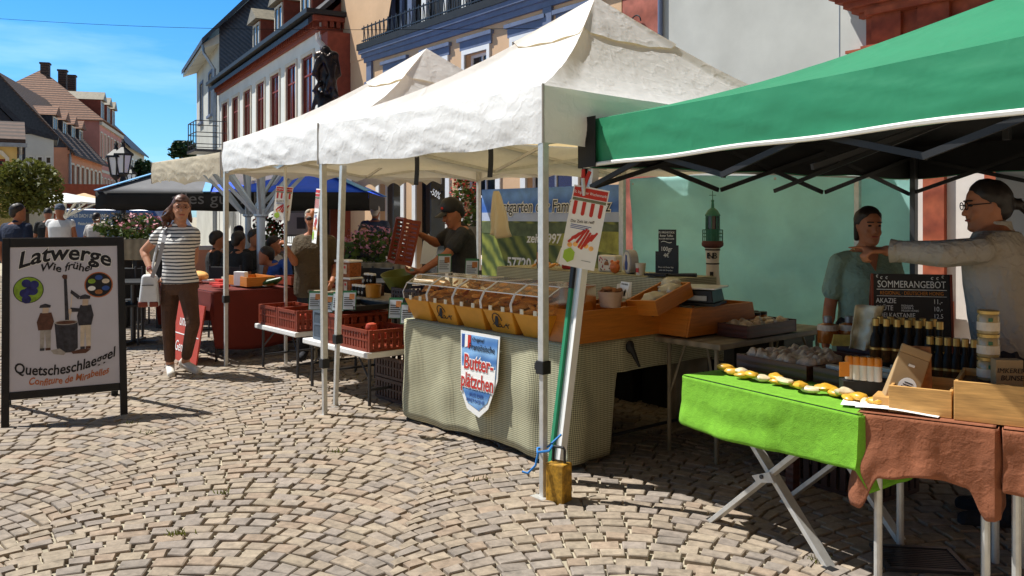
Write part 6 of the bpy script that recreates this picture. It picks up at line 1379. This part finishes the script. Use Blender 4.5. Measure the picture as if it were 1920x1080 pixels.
# ================================================ PEOPLE
def skin_mat(n, c): return M(n, c, .55, .12, 12, .1, 120, spec=.35)
m_skin = skin_mat('skin', (.50,.24,.14)); m_skind = skin_mat('tanned_skin', (.36,.14,.07))
m_hair_b = M('brown_hair', (.10,.038,.02), .45, .5, 18, .4, 60); m_hair_d = M('dark_hair', (.018,.012,.01), .5, .3, 30, .5, 80); m_hair_g = M('grey_hair', (.34,.30,.25), .6, .3, 30, .5, 80); m_hair_w = M('white_hair', (.60,.56,.50), .6, .2, 30, .5, 80)
m_stripe = bpy.data.materials.new('striped_jersey'); m_stripe.use_nodes = True
def _stripe():
    t = m_stripe.node_tree; l = t.links.new; b = t.nodes['Principled BSDF']; tcn = t.nodes.new('ShaderNodeTexCoord'); sp = t.nodes.new('ShaderNodeSeparateXYZ'); l(tcn.outputs['Object'], sp.inputs[0])
    n = t.nodes.new('ShaderNodeTexNoise'); n.inputs['Scale'].default_value = 5; l(tcn.outputs['Object'], n.inputs[0])
    a = t.nodes.new('ShaderNodeMath'); a.operation = 'MULTIPLY_ADD'; a.inputs[1].default_value = .022; l(n.outputs['Fac'], a.inputs[0]); l(sp.outputs['Z'], a.inputs[2])
    d = t.nodes.new('ShaderNodeMath'); d.operation = 'DIVIDE'; d.inputs[1].default_value = .033; l(a.outputs[0], d.inputs[0]); f = t.nodes.new('ShaderNodeMath'); f.operation = 'FRACT'; l(d.outputs[0], f.inputs[0])
    g = t.nodes.new('ShaderNodeMath'); g.operation = 'GREATER_THAN'; g.inputs[1].default_value = .62; l(f.outputs[0], g.inputs[0]); x = t.nodes.new('ShaderNodeMix'); x.data_type = 'RGBA'; x.inputs[6].default_value = (.74,.72,.68,1); x.inputs[7].default_value = (.035,.04,.055,1); l(g.outputs[0], x.inputs[0]); l(x.outputs[2], b.inputs['Base Color']); b.inputs['Roughness'].default_value = .85
    bp = t.nodes.new('ShaderNodeBump'); bp.inputs['Strength'].default_value = .5; bp.inputs['Distance'].default_value = .03; l(n.outputs['Fac'], bp.inputs['Height']); l(bp.outputs[0], b.inputs['Normal'])
_stripe()
def frame_(f):
    f = Vector(f).normalized(); x = f.cross(Zv); x.normalize(); return x, f     # x = viewer-left... right-hand side lateral
def stand(base, ang, H, sit=False):
    """default joints. ang: heading, 0 = towards the camera, positive turns towards image right"""
    f = Vector((math.sin(ang), -math.cos(ang), 0)); s = Vector((f.y*-1, f.x, 0)); base = Vector(base)
    J = {}; 
    def q(a, b, c): return base+s*a*H+f*b*H+Zv*c*H
    # 'a' = image-left side when facing camera, 'b' = image right
    J['f'] = f; J['s'] = s; J['base'] = base; J['H'] = H
    if sit:
        dz = -.24; k = lambda a, b, c: q(a, b, c+dz)
    else: k = q
    J['head'] = k(0,.012,.93); J['neck'] = k(0,-.005,.84); J['pelvis'] = k(0,0,.53)
    for n, x in (('a',-1),('b',1)):
        J['s'+n] = k(x*.112,-.005,.812); J['e'+n] = k(x*.145,-.03,.635); J['w'+n] = k(x*.15,.03,.485)
        J['h'+n] = k(x*.052,0,.52)
        if sit:
            J['k'+n] = k(x*.07,.25,.53); J['an'+n] = k(x*.07,.25,.29); J['t'+n] = k(x*.075,.36,.26); J['w'+n] = k(x*.10,.17,.60)
        else:
            J['k'+n] = k(x*.055,.015,.28); J['an'+n] = k(x*.058,-.01,.048); J['t'+n] = k(x*.07,.095,.018)
    return J
def torso(mb, J, B, male, g=0, t0=-.12, t1=1.04, loose=0):
    H = J['H']; P_ = J['pelvis']-B; N = J['neck']-B; sv = (J['sb']-J['sa']).normalized(); hv = (J['hb']-J['ha']).normalized(); sw = (J['sb']-J['sa']).length/2
    if male: prof = [(-.14,.075,.055,0),(-.06,.098,.066,-.004),(.08,.100,.066,-.003),(.3,.094,.062,.004),(.55,.103,.067,.006),(.75,.112,.070,.004),(.88,.115,.058,-.002),(.97,.082,.044,-.004),(1.05,.036,.036,0)]
    else: prof = [(-.14,.08,.055,-.004),(-.05,.102,.072,-.008),(.08,.098,.068,-.006),(.3,.080,.056,.002),(.42,.079,.056,.004),(.6,.090,.066,.014),(.73,.094,.072,.020),(.86,.098,.054,.004),(.96,.075,.040,-.002),(1.05,.032,.033,0)]
    o = len(mb.v); n = 20; rows = 0; pts = []
    ts = sorted({t0, t1, *[p[0] for p in prof if t0 < p[0] < t1]})
    def at(t):
        for i in range(len(prof)-1):
            a, b = prof[i], prof[i+1]
            if a[0] <= t <= b[0]: k = (t-a[0])/(b[0]-a[0]); return [a[j]+(b[j]-a[j])*k for j in (1,2,3)]
        return prof[-1][1:] if t > prof[-1][0] else prof[0][1:]
    up = (N-P_)
    for t in ts:
        w, d, off = at(t); c = P_+up*t; lv = (hv*(1-max(0,min(1,t)))+sv*max(0,min(1,t))).normalized(); fv = up.normalized().cross(lv); fv = -fv if fv.dot(J['f']) < 0 else fv
        lo = loose*max(0, 1-abs(t-.25)*1.6)
        for k in range(n):
            a = 2*math.pi*k/n; ca, sa = math.cos(a), math.sin(a); e = .85
            x = abs(ca)**e*(1 if ca > 0 else -1); y = abs(sa)**e*(1 if sa > 0 else -1)
            mb.v.append(c+lv*x*(w*H+g+lo)+fv*(y*(d*H+g+lo)+off*H))
        rows += 1
    for i in range(rows-1):
        for k in range(n): k2 = (k+1)%n; mb.f.append((o+i*n+k, o+i*n+k2, o+(i+1)*n+k2, o+(i+1)*n+k))
    mb.f.append(tuple(o+k for k in range(n))[::-1]); mb.f.append(tuple(o+(rows-1)*n+k for k in range(n)))
def hand(mb, w, d, pn, sc=1.0, curl=.6, point=False, side=1, thumb_up=None):
    """palm from wrist w along d; pn palm normal (fingers curl towards pn)"""
    d = Vector(d).normalized(); pn = Vector(pn); pn = (pn-d*pn.dot(d)).normalized(); l = d.cross(pn)*side
    r = .0095*sc
    for i, o in enumerate((-.030,-.010,.010,.029)):
        b = w+d*.088*sc*(1-.04*abs(i-1.3))+l*o*sc; mb.cap(w+l*o*.55*sc, b, .013*sc, .0115*sc, 8)
        ln = (.040,.046,.043,.034)[i]*sc; cu = curl*(1+.12*i); 
        if point: cu = .04 if i == 0 else 1.25
        p = b; dd = d; a = cu*.7
        for j in range(3):
            dd = (d*math.cos(a)+pn*math.sin(a)).normalized(); q = p+dd*ln*(1,.72,.58)[j]; mb.cap(p, q, r*(1,.93,.86)[j], r*(.93,.86,.75)[j], 7); p = q; a += cu*(1.0,.8,.6)[j]
    tb_ = w+d*.025*sc-l*.030*sc+pn*.006*sc; td = (d*.62-l*.62+pn*.45).normalized(); q = tb_+td*.042*sc; mb.cap(w+l*-.012*sc, tb_, .014*sc, .0125*sc, 8); mb.cap(tb_, q, .0125*sc, .0105*sc, 8); mb.cap(q, q+(td*.75+d*.45+pn*.2).normalized()*.030*sc, .0105*sc, .008*sc, 8)
def face(mb, c, f, H, fine=True, tilt=0):
    """head sections around c facing f; returns local matrix"""
    f = Vector(f).normalized(); x = f.cross(Zv).normalized()*-1; u = (x.cross(f)).normalized(); u = u if u.z > 0 else -u
    s = H/1.72; Mx = Matrix((x, f, u)).transposed()
    o = len(mb.v); n = 22; secs = [(-.118,.022,.030,.052),(-.108,.036,.046,.044),(-.090,.050,.064,.028),(-.062,.060,.080,.010),(-.03,.067,.090,.002),(.0,.071,.095,-.002),(.035,.074,.099,-.006),(.065,.072,.096,-.008),(.09,.060,.080,-.008),(.107,.042,.056,-.006),(.116,.018,.025,-.004)]
    for z, w, d, off in secs:
        for k in range(n):
            a = 2*math.pi*k/n; mb.v.append(c+Mx @ Vector((w*math.cos(a), d*math.sin(a)+off, z))*s)
    m = len(secs)
    for i in range(m-1):
        for k in range(n): k2 = (k+1)%n; mb.f.append((o+i*n+k, o+i*n+k2, o+(i+1)*n+k2, o+(i+1)*n+k))
    mb.f.append(tuple(o+k for k in range(n))[::-1]); mb.f.append(tuple(o+(m-1)*n+k for k in range(n)))
    pt = lambda a, b, cc: c+Mx @ Vector((a, b, cc))*s
    if fine:
        mb.cap(pt(0,.088,.012), pt(0,.108,-.028), .008*s, .013*s, 8); mb.cap(pt(-.011,.092,-.033), pt(.011,.092,-.033), .008*s, .008*s, 8)
        mb.cap(pt(-.045,.078,.030), pt(-.012,.092,.027), .007*s, .007*s, 8); mb.cap(pt(.045,.078,.030), pt(.012,.092,.027), .007*s, .007*s, 8)
        mb.cap(pt(-.018,.085,-.060), pt(.018,.085,-.060), .008*s, .008*s, 8); mb.cap(pt(-.012,.082,-.098), pt(.012,.082,-.098), .013*s, .013*s, 8)
        for e in (-1, 1): mb.cap(pt(e*.038,.070,-.03), pt(e*.030,.076,-.045), .018*s, .016*s, 8)
    for e in (-1, 1): mb.cap(pt(e*.073,-.004,.012), pt(e*.071,.002,-.024), .013*s, .009*s, 7)
    return pt, s
def limb(mb, pts, rs, n=12):
    for i in range(len(pts)-1): mb.cap(pts[i], pts[i+1], rs[i], rs[i+1], n)
def person(label, J, male=True, skin=None, vox=.009, shirt=None, sleeve=.55, pants=None, pant_len=1.0, shoes=None, hair=None, hairfn=None, fine=True, hands=None, legs=True, loose=.012, face_dir=None, tuck=False, extras=None, t_low=-.02, group=None, fat=1.0):
    skin = skin or m_skin; H = J['H']; B = J['base']; t = thing('person', label, 'person', B, 0, group); k = H/1.72*fat; b = MB(); L_ = lambda n: J[n]-B
    torso(b, J, B, male); b.cap(L_('neck')-Zv*.02, L_('head')-Zv*.06*k, .058*k, .054*k, 14)
    fd = face_dir if face_dir is not None else J['f']; pt, s = face(b, L_('head'), fd, H, fine)
    for n in 'ab':
        limb(b, [L_('s'+n), L_('e'+n), L_('w'+n)], [.052*k, .041*k, .027*k]); mid = L_('e'+n)+(L_('w'+n)-L_('e'+n))*.3; b.cap(L_('e'+n), mid, .041*k, .041*k)
        hd = (hands or {}).get(n); w = L_('w'+n)
        if hd: hand(b, w, hd[0], hd[1], k*.97, *hd[2:])
        else: hand(b, w, (L_('w'+n)-L_('e'+n)), J['f']*.3+(L_('pelvis')-w), k*.95, .5, False, -1 if n == 'a' else 1)
        if legs:
            limb(b, [L_('h'+n), L_('k'+n), L_('an'+n)], [.088*k, .056*k, .038*k]); q = L_('k'+n)+(L_('an'+n)-L_('k'+n))*.3; b.cap(L_('k'+n), q-J['f']*.012, .054*k, .056*k)
            b.cap(L_('an'+n)+Vector((0,0,-.01)), L_('t'+n)+Zv*.018, .036*k, .028*k)
    b.build('body', skin, t, remesh=vox, sm=3)
    if shirt:
        g = .010+loose*.4; m = MB(); torso(m, J, B, male, g, t_low, .985, loose); m.cap(L_('neck')-Zv*.03, L_('neck')+Zv*.002, .075*k, .066*k, 14)
        for n in 'ab':
            a, e, w = L_('s'+n), L_('e'+n), L_('w'+n)
            inn = a+(L_('neck')-a)*.35
            m.cap(inn, a, .055*k, .062*k)
            if sleeve <= 1: q = a+(e-a)*sleeve; m.cap(a, q, .063*k, (.063-.012*sleeve)*k+loose*.8)
            else: m.cap(a, e, .064*k, .056*k+loose*.4); q = e+(w-e)*(sleeve-1); m.cap(e, q, .056*k+loose*.4, .040*k+loose*.5); 
        m.build('shirt', shirt, t, remesh=vox, sm=2)
    if pants and legs:
        m = MB(); torso(m, J, B, male, .008, -.14, .14)
        for n in 'ab':
            a, kn, an = L_('h'+n), L_('k'+n), L_('an'+n); e = kn+(an-kn)*pant_len; m.cap(a, kn, .096*k, .064*k); m.cap(kn, e, .064*k, .047*k+.004)
        m.build('trousers', pants, t, remesh=vox, sm=2)
    if shoes and legs:
        for n in 'ab':
            m = MB(); a, q = L_('an'+n), L_('t'+n); hl = a-(q-a).normalized()*.03; m.cap(Vector((hl.x,hl.y,hl.z-.012)), q+Zv*.012, .041*k, .036*k); m.cap(Vector((hl.x,hl.y,hl.z-.03)), q, .036*k, .034*k); m.cap(a+Zv*.02, Vector((hl.x,hl.y,hl.z-.01)), .043*k, .043*k); m.build('shoe', shoes, t, remesh=.008, sm=2)
    if hair:
        m = MB(); (hairfn or short_hair)(m, pt, s); m.build('hair', hair, t, remesh=.008, sm=1)
    if fine:
        e = MB(); 
        for x in (-.031,.031): e.ell(pt(x,.083,.012), (.013*s,.010*s,.007*s), 10, 6)
        e.build('eye', m_ink, t, smooth=True); e = MB(); e.cap(pt(-.019,.093,-.060), pt(.019,.093,-.060), .0055*s, .0055*s, 6); e.build('lips', m_lips, t, smooth=True)
        e = MB(); 
        for x in (-1, 1): e.cap(pt(x*.046,.082,.034), pt(x*.014,.098,.034), .004*s, .004*s, 6)
        e.build('eyebrow', hair or m_hair_d, t, smooth=True)
    if extras: extras(t, pt, s, L_)
    return t
m_lips = M('lips', (.35,.08,.06), .45, .1)
def short_hair(m, pt, s):
    m.cap(pt(0,-.022,.048), pt(0,.0,.060), .088*s, .080*s, 16); m.cap(pt(0,-.05,-.01), pt(0,-.04,.04), .066*s, .078*s, 14)
    for x in (-1, 1): m.cap(pt(x*.055,-.01,.02), pt(x*.050,.02,.06), .026*s, .030*s, 8)
def bald_hair(m, pt, s):
    m.cap(pt(-.03,-.055,.0), pt(.03,-.055,.0), .060*s, .060*s, 12); m.cap(pt(-.035,-.03,.06), pt(.035,-.03,.06), .055*s, .055*s, 12)
    for x in (-1, 1): m.cap(pt(x*.068,-.03,.02), pt(x*.066,.015,.035), .024*s, .018*s, 8); m.cap(pt(x*.055,-.02,.07), pt(x*.035,.05,.088), .026*s, .022*s, 8)
def denim(n, c): return M(n, c, .85, .2, 7, .3, 30, crease=.6, cscale=8)
m_brownp_ = denim('brown_trousers', (.085,.040,.022)); m_dkp = denim('dark_trousers', (.015,.016,.022)); m_khaki = denim('khaki_shirt', (.075,.055,.03)); m_charc = denim('charcoal_shirt', (.028,.03,.034)); m_mint = M('mint_blouse', (.22,.33,.26), .85, .12, 6, .3, 14, crease=.8, cscale=7); m_wshirt = M('white_shirt', (.36,.32,.27), .8, .1, 5, .3, 12, crease=1.0, cscale=5); m_shoe = M('white_trainer', (.66,.62,.55), .7, .12, 12, .3, 40)
m_gl = M('spectacle_frame', (.16,.05,.04), .3, .1); m_leather = M('white_leather', (.70,.70,.70), .45, .12, 6, .5, 14)
# --- woman in the striped shirt
D = 8.0; gx = P(338,405,D); gx.z = 0; J = stand(gx, R(14), 1.70); pp = lambda px, py, d=0: P(px, py, D+d)
J.update(head=pp(340,392,-.02), neck=pp(335,424), pelvis=pp(336,535,.03), sa=pp(303,437,.06), sb=pp(363,438,-.02), ea=pp(270,471,.12), wa=pp(283,508,-.02), eb=pp(364,487,.24), wb=pp(345,516,.24), ha=pp(320,540,.05), hb=pp(351,540,-.0), ka=pp(316,606,-.02), ana=pp(319,682,.06), ta=pp(321,699,-.14), kb=pp(362,606,-.10), anb=pp(347,676,.14), tb=pp(370,690,.02))
J['ta'].z = .03; J['ana'].z = .075; J['tb'].z = .035; J['anb'].z = .10
def wom_hair(m, pt, s):
    m.cap(pt(0,-.022,.050), pt(0,.005,.066), .086*s, .078*s, 16); m.cap(pt(0,-.05,-.03), pt(0,-.04,.04), .062*s, .080*s, 14)
    rr = random.Random(3)
    for i in range(16):
        a = rr.uniform(-1,1); z = rr.uniform(-.05,.07); p = pt(-.05-.02*rr.random(), -.05+.05*a, z); q = pt(-.085-.07*rr.random(), -.05+.06*a, z-.06-.05*rr.random()); e = pt(-.09-.12*rr.random(), -.04+.06*a, z-.12-.08*rr.random()); m.cap(p, q, .014*s, .010*s, 6); m.cap(q, e, .010*s, .004*s, 6)
    for i in range(12): x = rr.uniform(-.06,.06); m.cap(pt(x,.03,.098), pt(x*1.1+.02*rr.uniform(-1,1),.084,.066+.012*rr.random()), .013*s, .007*s, 6)
    for i in range(8): x = .05+.02*rr.random(); m.cap(pt(x,-.03,.05*rr.random()), pt(x+.03,-.05,-.09-.04*rr.random()), .017*s, .009*s, 6)
    m.cap(pt(-.07,-.01,.04), pt(-.075,-.02,-.09), .022*s, .018*s, 8); m.cap(pt(.07,-.02,.04), pt(.078,-.03,-.10), .020*s, .016*s, 8)
def wom_extra(t, pt, s, L_):
    g = MB()
    for x in (-.031,.031): g.tube([pt(x+.023*math.cos(a), .104, .010+.016*math.sin(a)) for a in [k*math.pi/7 for k in range(15)]], .0022, 5)
    for e in (-1,1): g.tube([pt(e*.054,.102,.014), pt(e*.076,.0,.018)], .0022, 5)
    g.tube([pt(-.009,.106,.012), pt(.009,.106,.012)], .002, 5); g.build('glasses', m_gl, t)
    w = MB(); wv = L_('wa'); d = (L_('wa')-L_('ea')).normalized(); w.tube([wv-d*.035, wv-d*.012], .034, 12); w.build('bracelet', m_redframe, t)
    for n, an in (('a','ana'),('b','anb')): pass
person('woman with wind blown brown hair, glasses and striped short sleeved top stepping towards the stalls', J, False, m_skin, .0075, m_stripe, .34, m_brownp_, .80, m_shoe, m_hair_b, wom_hair, True, {'a': (Vector((.35,-.05,-.9)), Vector((.8,.1,.2)), .7, False, -1), 'b': (Vector((-.7,.1,-.6)), Vector((-.2,-.9,0)), .5, False, 1)}, loose=.004, face_dir=(.42,-.9,.06), extras=wom_extra, t_low=.04)
bagt = thing('handbag', 'white leather rucksack style bag hanging at the striped shirt woman\'s hip', 'bag', pp(279,575,-.06), R(12))
bm = MB(); bm.hexa([(-.09,-.05,0),(.10,-.05,0),(.10,.06,0),(-.09,.06,0),(-.06,-.03,.30),(.075,-.03,.30),(.075,.04,.30),(-.06,.04,.30)]); bm.build('bag', m_leather, bagt, bev=.03, seg=4)
MB().box(-.05,.05,-.058,-.046,.20,.207).build('zip', m_ink, bagt); bt2 = MB(); bt2.box(-.085,.0,-.054,-.02,.0,.05).box(.012,.09,-.054,-.02,.0,.05); bt2.build('corner_patch', m_crate, bagt, bev=.01)
b0_ = bagt.location; RM = Matrix.Rotation(-R(12), 4, 'Z'); lc = lambda v: RM @ (v-b0_)
strp = MB()
pts_ = [lc(pp(285,520,-.10)), lc(pp(297,490,-.13)), lc(pp(306,455,-.14)), lc(pp(310,432,-.06)), lc(pp(308,428,.04))]
for i in range(4): strp.bar(pts_[i], pts_[i+1], .035, .006, (0,1,0))
strp.build('shoulder_strap', M('grey_strap',(.30,.30,.32),.7,.1), bagt); st2 = MB(); st2.tube([lc(pp(282,522,-.05)), lc(pp(290,480,.02)), lc(pp(300,440,.10))], .012, 6); st2.build('rear_strap', m_leather, bagt)
# --- bald man behind the low tables
D = 8.9; g0 = P(588,405,D); g0.z = 0; J = stand(g0, R(8), 1.72); pp = lambda px, py, d=0: P(px, py, D+d)
J.update(head=pp(587,412,-.02), neck=pp(588,440,.03), pelvis=pp(586,545), sa=pp(560,452), sb=pp(620,452,.03), ea=pp(553,492,-.10), wa=pp(538,466,-.28), eb=pp(633,500,.03), wb=pp(622,530,-.22))
def bald_extra(t, pt, s, L_):
    g = MB()
    for x in (-.032,.032): g.ell(pt(x,.098,.010), (.027*s,.008*s,.018*s), 12, 8)
    g.cap(pt(-.02,.10,.018), pt(.02,.10,.018), .004, .004, 6)
    for e in (-1,1): g.cap(pt(e*.056,.09,.014), pt(e*.076,.0,.016), .004, .004, 6)
    g.build('sunglasses', m_ink, t, smooth=True); p = MB(); c = L_('pelvis')+(L_('neck')-L_('pelvis'))*.72
    for x in (-.10,.06): p.box(c.x+x,c.x+x+.10,c.y-.135,c.y-.120,c.z-.06,c.z+.05)
    p.build('shirt_pocket', m_khaki, t, bev=.006)
person('balding grey haired man in sunglasses and khaki shirt gripping a thin pole', J, True, m_skind, .010, m_khaki, .70, m_dkp, 1, m_dkp, m_hair_g, bald_hair, True, {'a': (Vector((-.1,-.6,.75)), Vector((-.8,-.3,.2)), 1.3, False, -1)}, extras=bald_extra, t_low=-.12)
pq = P(536,455,8.55); pl_ = MB(); pl_.tube([(pq.x+.0,pq.y,.0),(pq.x-.005,pq.y,2.0)], .017, 8); tag(pl_.build('metal_pole', m_steel, None), 'thin metal pole gripped by the balding man', 'pole')
# --- man in black cap with crate
D = 7.75; g0 = P(862,405,D); g0.z = 0; J = stand(g0, R(-70), 1.76); pp = lambda px, py, d=0: P(px, py, D+d)
J.update(head=pp(849,400,-.02), neck=pp(861,428,.02), pelvis=pp(872,535), sa=pp(868,440,-.18), sb=pp(846,436,.17), ea=pp(838,478,-.28), wa=pp(790,508,-.32), eb=pp(818,456,.12), wb=pp(789,440,.0), ha=pp(874,540,-.09), hb=pp(870,540,.09))
def cap_extra(t, pt, s, L_):
    c = MB(); c.cap(pt(0,-.012,.060), pt(0,.006,.066), .090*s, .088*s, 18); c.build('cap', m_black, t, remesh=.009); v = MB(); v.grid(lambda u, w: pt((u-.5)*.15*(1-.25*w*w), .075+.10*w*(1-(2*u-1)**2*.35), .050-.018*w-.02*(2*u-1)**2), 10, 6); v.build('cap_peak', m_black, t, solid=.004); MB().ell(pt(.03,.09,.085), (.012,.004,.012), 8, 6).build('cap_badge', m_red, t)
    lg = MB(); p = L_('sa')+(L_('pelvis')-L_('sa'))*.25; lg.box(p.x-.05,p.x+.0,p.y-.12,p.y-.115,p.z,p.z+.02); 
    ap = MB(); 
person('man in black cap and charcoal shirt leaning over to tip a red brown crate', J, True, m_skind, .009, m_charc, .62, m_dkp, 1, m_dkp, m_hair_d, short_hair, True, {'a': (Vector((-.9,.05,-.25)), Vector((.1,.3,.9)), .7, False, 1), 'b': (Vector((-.9,.1,.35)), Vector((-.3,-.5,-.8)), .9, False, -1)}, face_dir=(-.82,-.42,-.38), extras=cap_extra, t_low=-.14)
hc_ = crate('red brown crate held tilted by the man in the black cap', P(738,497,7.55), .40, .40, .155, m_crate)
hc_.rotation_euler = (R(6), R(-78), R(12)); hc_.location = P(772,500,7.45)
tag(MB().xz([(-.08,0),(.06,.0),(.10,.20),(.0,.30),(-.05,.22)], 0, .01).build('white_sheet', m_paper, None, P(803,495,8.4), .2), 'white plastic sheet hanging behind the man in the black cap\'s arms', 'sheet')
# --- woman in mint blouse
D = 5.15; g0 = P(1618,405,D); g0.z = 0; J = stand(g0, R(4), 1.58); pp = lambda px, py, d=0: P(px, py, D+d)
J.update(head=pp(1629,426,-.02), neck=pp(1622,470,.03), pelvis=pp(1622,660,.02), sa=pp(1572,492), sb=pp(1672,496,.02), ea=pp(1556,575,.02), wa=pp(1548,648,-.08), eb=pp(1690,580,.05), wb=pp(1690,655,-.05))
def tied_hair(m, pt, s):
    m.cap(pt(0,-.026,.050), pt(0,-.004,.064), .086*s, .080*s, 16); m.cap(pt(0,-.06,.0), pt(0,-.05,.05), .060*s, .076*s, 14)
    for x in (-1,1): m.cap(pt(x*.058,.0,.03), pt(x*.040,.045,.080), .026*s, .024*s, 8); m.cap(pt(x*.066,-.02,.03), pt(x*.060,-.045,-.075), .026*s, .020*s, 8)
    m.cap(pt(0,-.11,-.02), pt(.02,-.125,-.05), .040*s, .030*s, 10)
    m.cap(pt(-.02,-.10,-.06), pt(.075,-.085,-.16), .028*s, .014*s, 8)
def mint_extra(t, pt, s, L_):
    n = L_('neck'); p = L_('pelvis'); b = MB(); 
    for k in range(6): q = n+(p-n)*(.22+.11*k); b.ell((q.x+.004, q.y-.150+.012*abs(k-1.5), q.z), (.005,.004,.005), 8, 5)
    b.build('button', m_paper, t); k = MB(); k.tube([(n.x+.075*math.cos(a), n.y-.02-.075*math.sin(a)*.9, n.z+.015-.075*math.sin(a)) for a in [j*math.pi/10 for j in range(11)]], .004, 6); k.build('necklace', m_capg, t)
    v = MB(); y = n.y-.122; v.add([(n.x-.05,n.y-.078,n.z+.0),(n.x+.05,n.y-.078,n.z+.0),(n.x+.004,n.y-.142,n.z-.115)], [(0,2,1)]); v.build('neckline', m_skind, t, solid=.004)
person('woman with dark tied back hair in mint green blouse facing forward under the green tent', J, False, m_skind, .008, m_mint, .62, m_dkp, 1, m_dkp, m_hair_d, tied_hair, True, loose=.020, extras=mint_extra, t_low=-.14, face_dir=(.03,-1,-.02))
# --- pointing man in white shirt
D = 4.15; g0 = P(1880,405,D); g0.z = 0; J = stand(g0, R(-115), 1.76); pp = lambda px, py, d=0: P(px, py, D+d)
J.update(head=pp(1851,388,.05), neck=pp(1866,432,.05), pelvis=pp(1885,655,.05), sa=pp(1856,478,.16), sb=pp(1890,468,-.20), eb=pp(1768,476,-.12), wb=pp(1662,470,.02), ea=pp(1893,570,.26), wa=pp(1905,640,.10), ha=pp(1882,660,.13), hb=pp(1890,660,-.05))
J['sb'] = pp(1838,470,-.14); J['sa'] = pp(1905,476,.20)
def pt_extra(t, pt, s, L_):
    g = MB()
    for x in (-.031,.031): g.tube([pt(x+.022*math.cos(a), .104, .010+.018*math.sin(a)) for a in [k*math.pi/7 for k in range(15)]], .0025, 5)
    for e in (-1,1): g.tube([pt(e*.054,.102,.014), pt(e*.076,.0,.018)], .0025, 5)
    g.build('glasses', m_ink, t); c = MB(); e, w = L_('eb'), L_('wb'); d = (w-e).normalized(); c.tube([w-d*.10, w-d*.055], [.050,.055], 14); c.tube([w-d*.02, w-d*.06], [.060,.052], 14); c.build('cuff', m_wshirt, t, smooth=True)
    n = L_('neck'); c = MB(); c.tube([n+Zv*-.02, n+Zv*.045], [.085,.070], 16); c.build('collar', m_wshirt, t, smooth=True)
def dark_pony(m, pt, s):
    short_hair(m, pt, s); m.cap(pt(0,-.10,.02), pt(0,-.135,.0), .03*s, .026*s, 8)
    for k in range(6): m.cap(pt(.0,-.12,.015), pt(.02*math.sin(k*2),-.155-.006*k,.03-.018*k), .013*s, .007*s, 6)
person('dark haired man in glasses and loose white shirt pointing left with outstretched arm', J, True, m_skind, .008, m_wshirt, 1.78, m_dkp, 1, m_dkp, m_hair_d, dark_pony, True, {'b': (Vector((-.99,.02,.06)), Vector((.05,.25,-.9)), .5, True, 1)}, loose=.024, face_dir=(-.93,.15,-.06), extras=pt_extra, t_low=-.14)
# --- people in the background
m_tank = M('white_tank', (.70,.70,.70), .8, .1, 6, .3, 20); m_navy = denim('navy_shirt', (.012,.02,.05)); m_blk = denim('black_shirt', (.012,.012,.013)); m_blt = denim('blue_top', (.02,.06,.25)); m_slt = denim('slate_shirt', (.07,.09,.13)); m_pap = denim('pale_top', (.45,.42,.40))
def bgp(label, px, D, ang, H, male, shirt, hair, sit=False, sleeve=.5, skin=None, pants=None, fd=None, upd=None, cap=None, z=0, hf=None):
    g0 = P(px,405,D); g0.z = z; J = stand(g0, ang, H, sit)
    if upd: upd(J)
    def ex(t, pt, s, L_):
        if cap: c = MB(); c.cap(pt(0,-.01,.06), pt(0,.005,.066), .09*s, .086*s, 14); c.cap(pt(-.03,.07,.055), pt(.03,.07,.055), .03, .03); c.build('cap', cap, t, remesh=.012)
    return person(label, J, male, skin or m_skind, .013, shirt, sleeve, pants or m_dkp, 1, m_dkp, hair, hf or short_hair, False, extras=ex, t_low=-.1, face_dir=fd)
bgp('broad man in navy shirt seen from behind at the left edge above the A board', 32, 11.5, R(165), 1.66, True, m_navy, m_hair_d, fd=(.75,.55,0))
bgp('man in white tank top and pale cap with rucksack straps walking towards the camera', 113, 15.5, R(5), 1.70, True, m_tank, m_hair_d, sleeve=.1, cap=m_slt)
bgp('man in black shirt and cap standing left of the man in the white tank top', 90, 17.5, R(25), 1.64, True, m_blk, m_hair_d, cap=m_black)
bgp('person in dark vest with pale sleeves walking away near the blue van', 180, 17.5, R(170), 1.56, True, m_pap, m_hair_d)
bgp('person seated beyond the man in the white tank top', 133, 18.5, R(30), 1.7, False, m_slt, m_hair_d, True)
bgp('grey haired man in slate shirt with bum bag seen from behind by the shop door', 703, 14.2, R(172), 1.68, True, m_slt, m_hair_w, fd=(.1,1,0))
bgp('dark haired woman seated behind the white and pink flowers', 683, 11.4, R(5), 1.66, False, m_blk, m_hair_d, True, z=.12)
bgp('dark guest seated between the tent pole and the left cafe chair', 446, 11.0, R(150), 1.68, False, m_blk, m_hair_d, True, z=.02)
bgp('guest with bare shoulders and pale strap seated with back turned', 447, 14.3, R(160), 1.62, False, m_blk, m_hair_d, True, .1, z=.1)
bgp('dark shirted guest seated just right of the left parasol pole', 476, 11.8, R(60), 1.72, True, m_blk, m_hair_d, True)
bgp('dark haired woman in pale top seated facing right near the red flowers', 512, 11.2, R(80), 1.62, False, m_pap, m_hair_d, True, .1)
bgp('guest in blue top bending over the cafe table', 536, 10.6, R(-75), 1.60, False, m_blt, m_hair_d, True, .8, upd=lambda J: J.update(head=J['head']+J['f']*.22-Zv*.10, neck=J['neck']+J['f']*.15-Zv*.06))
bgp('silhouetted guest seated left of the parasol poles in the shade', 405, 11.6, R(120), 1.70, True, m_blk, m_hair_d, True)
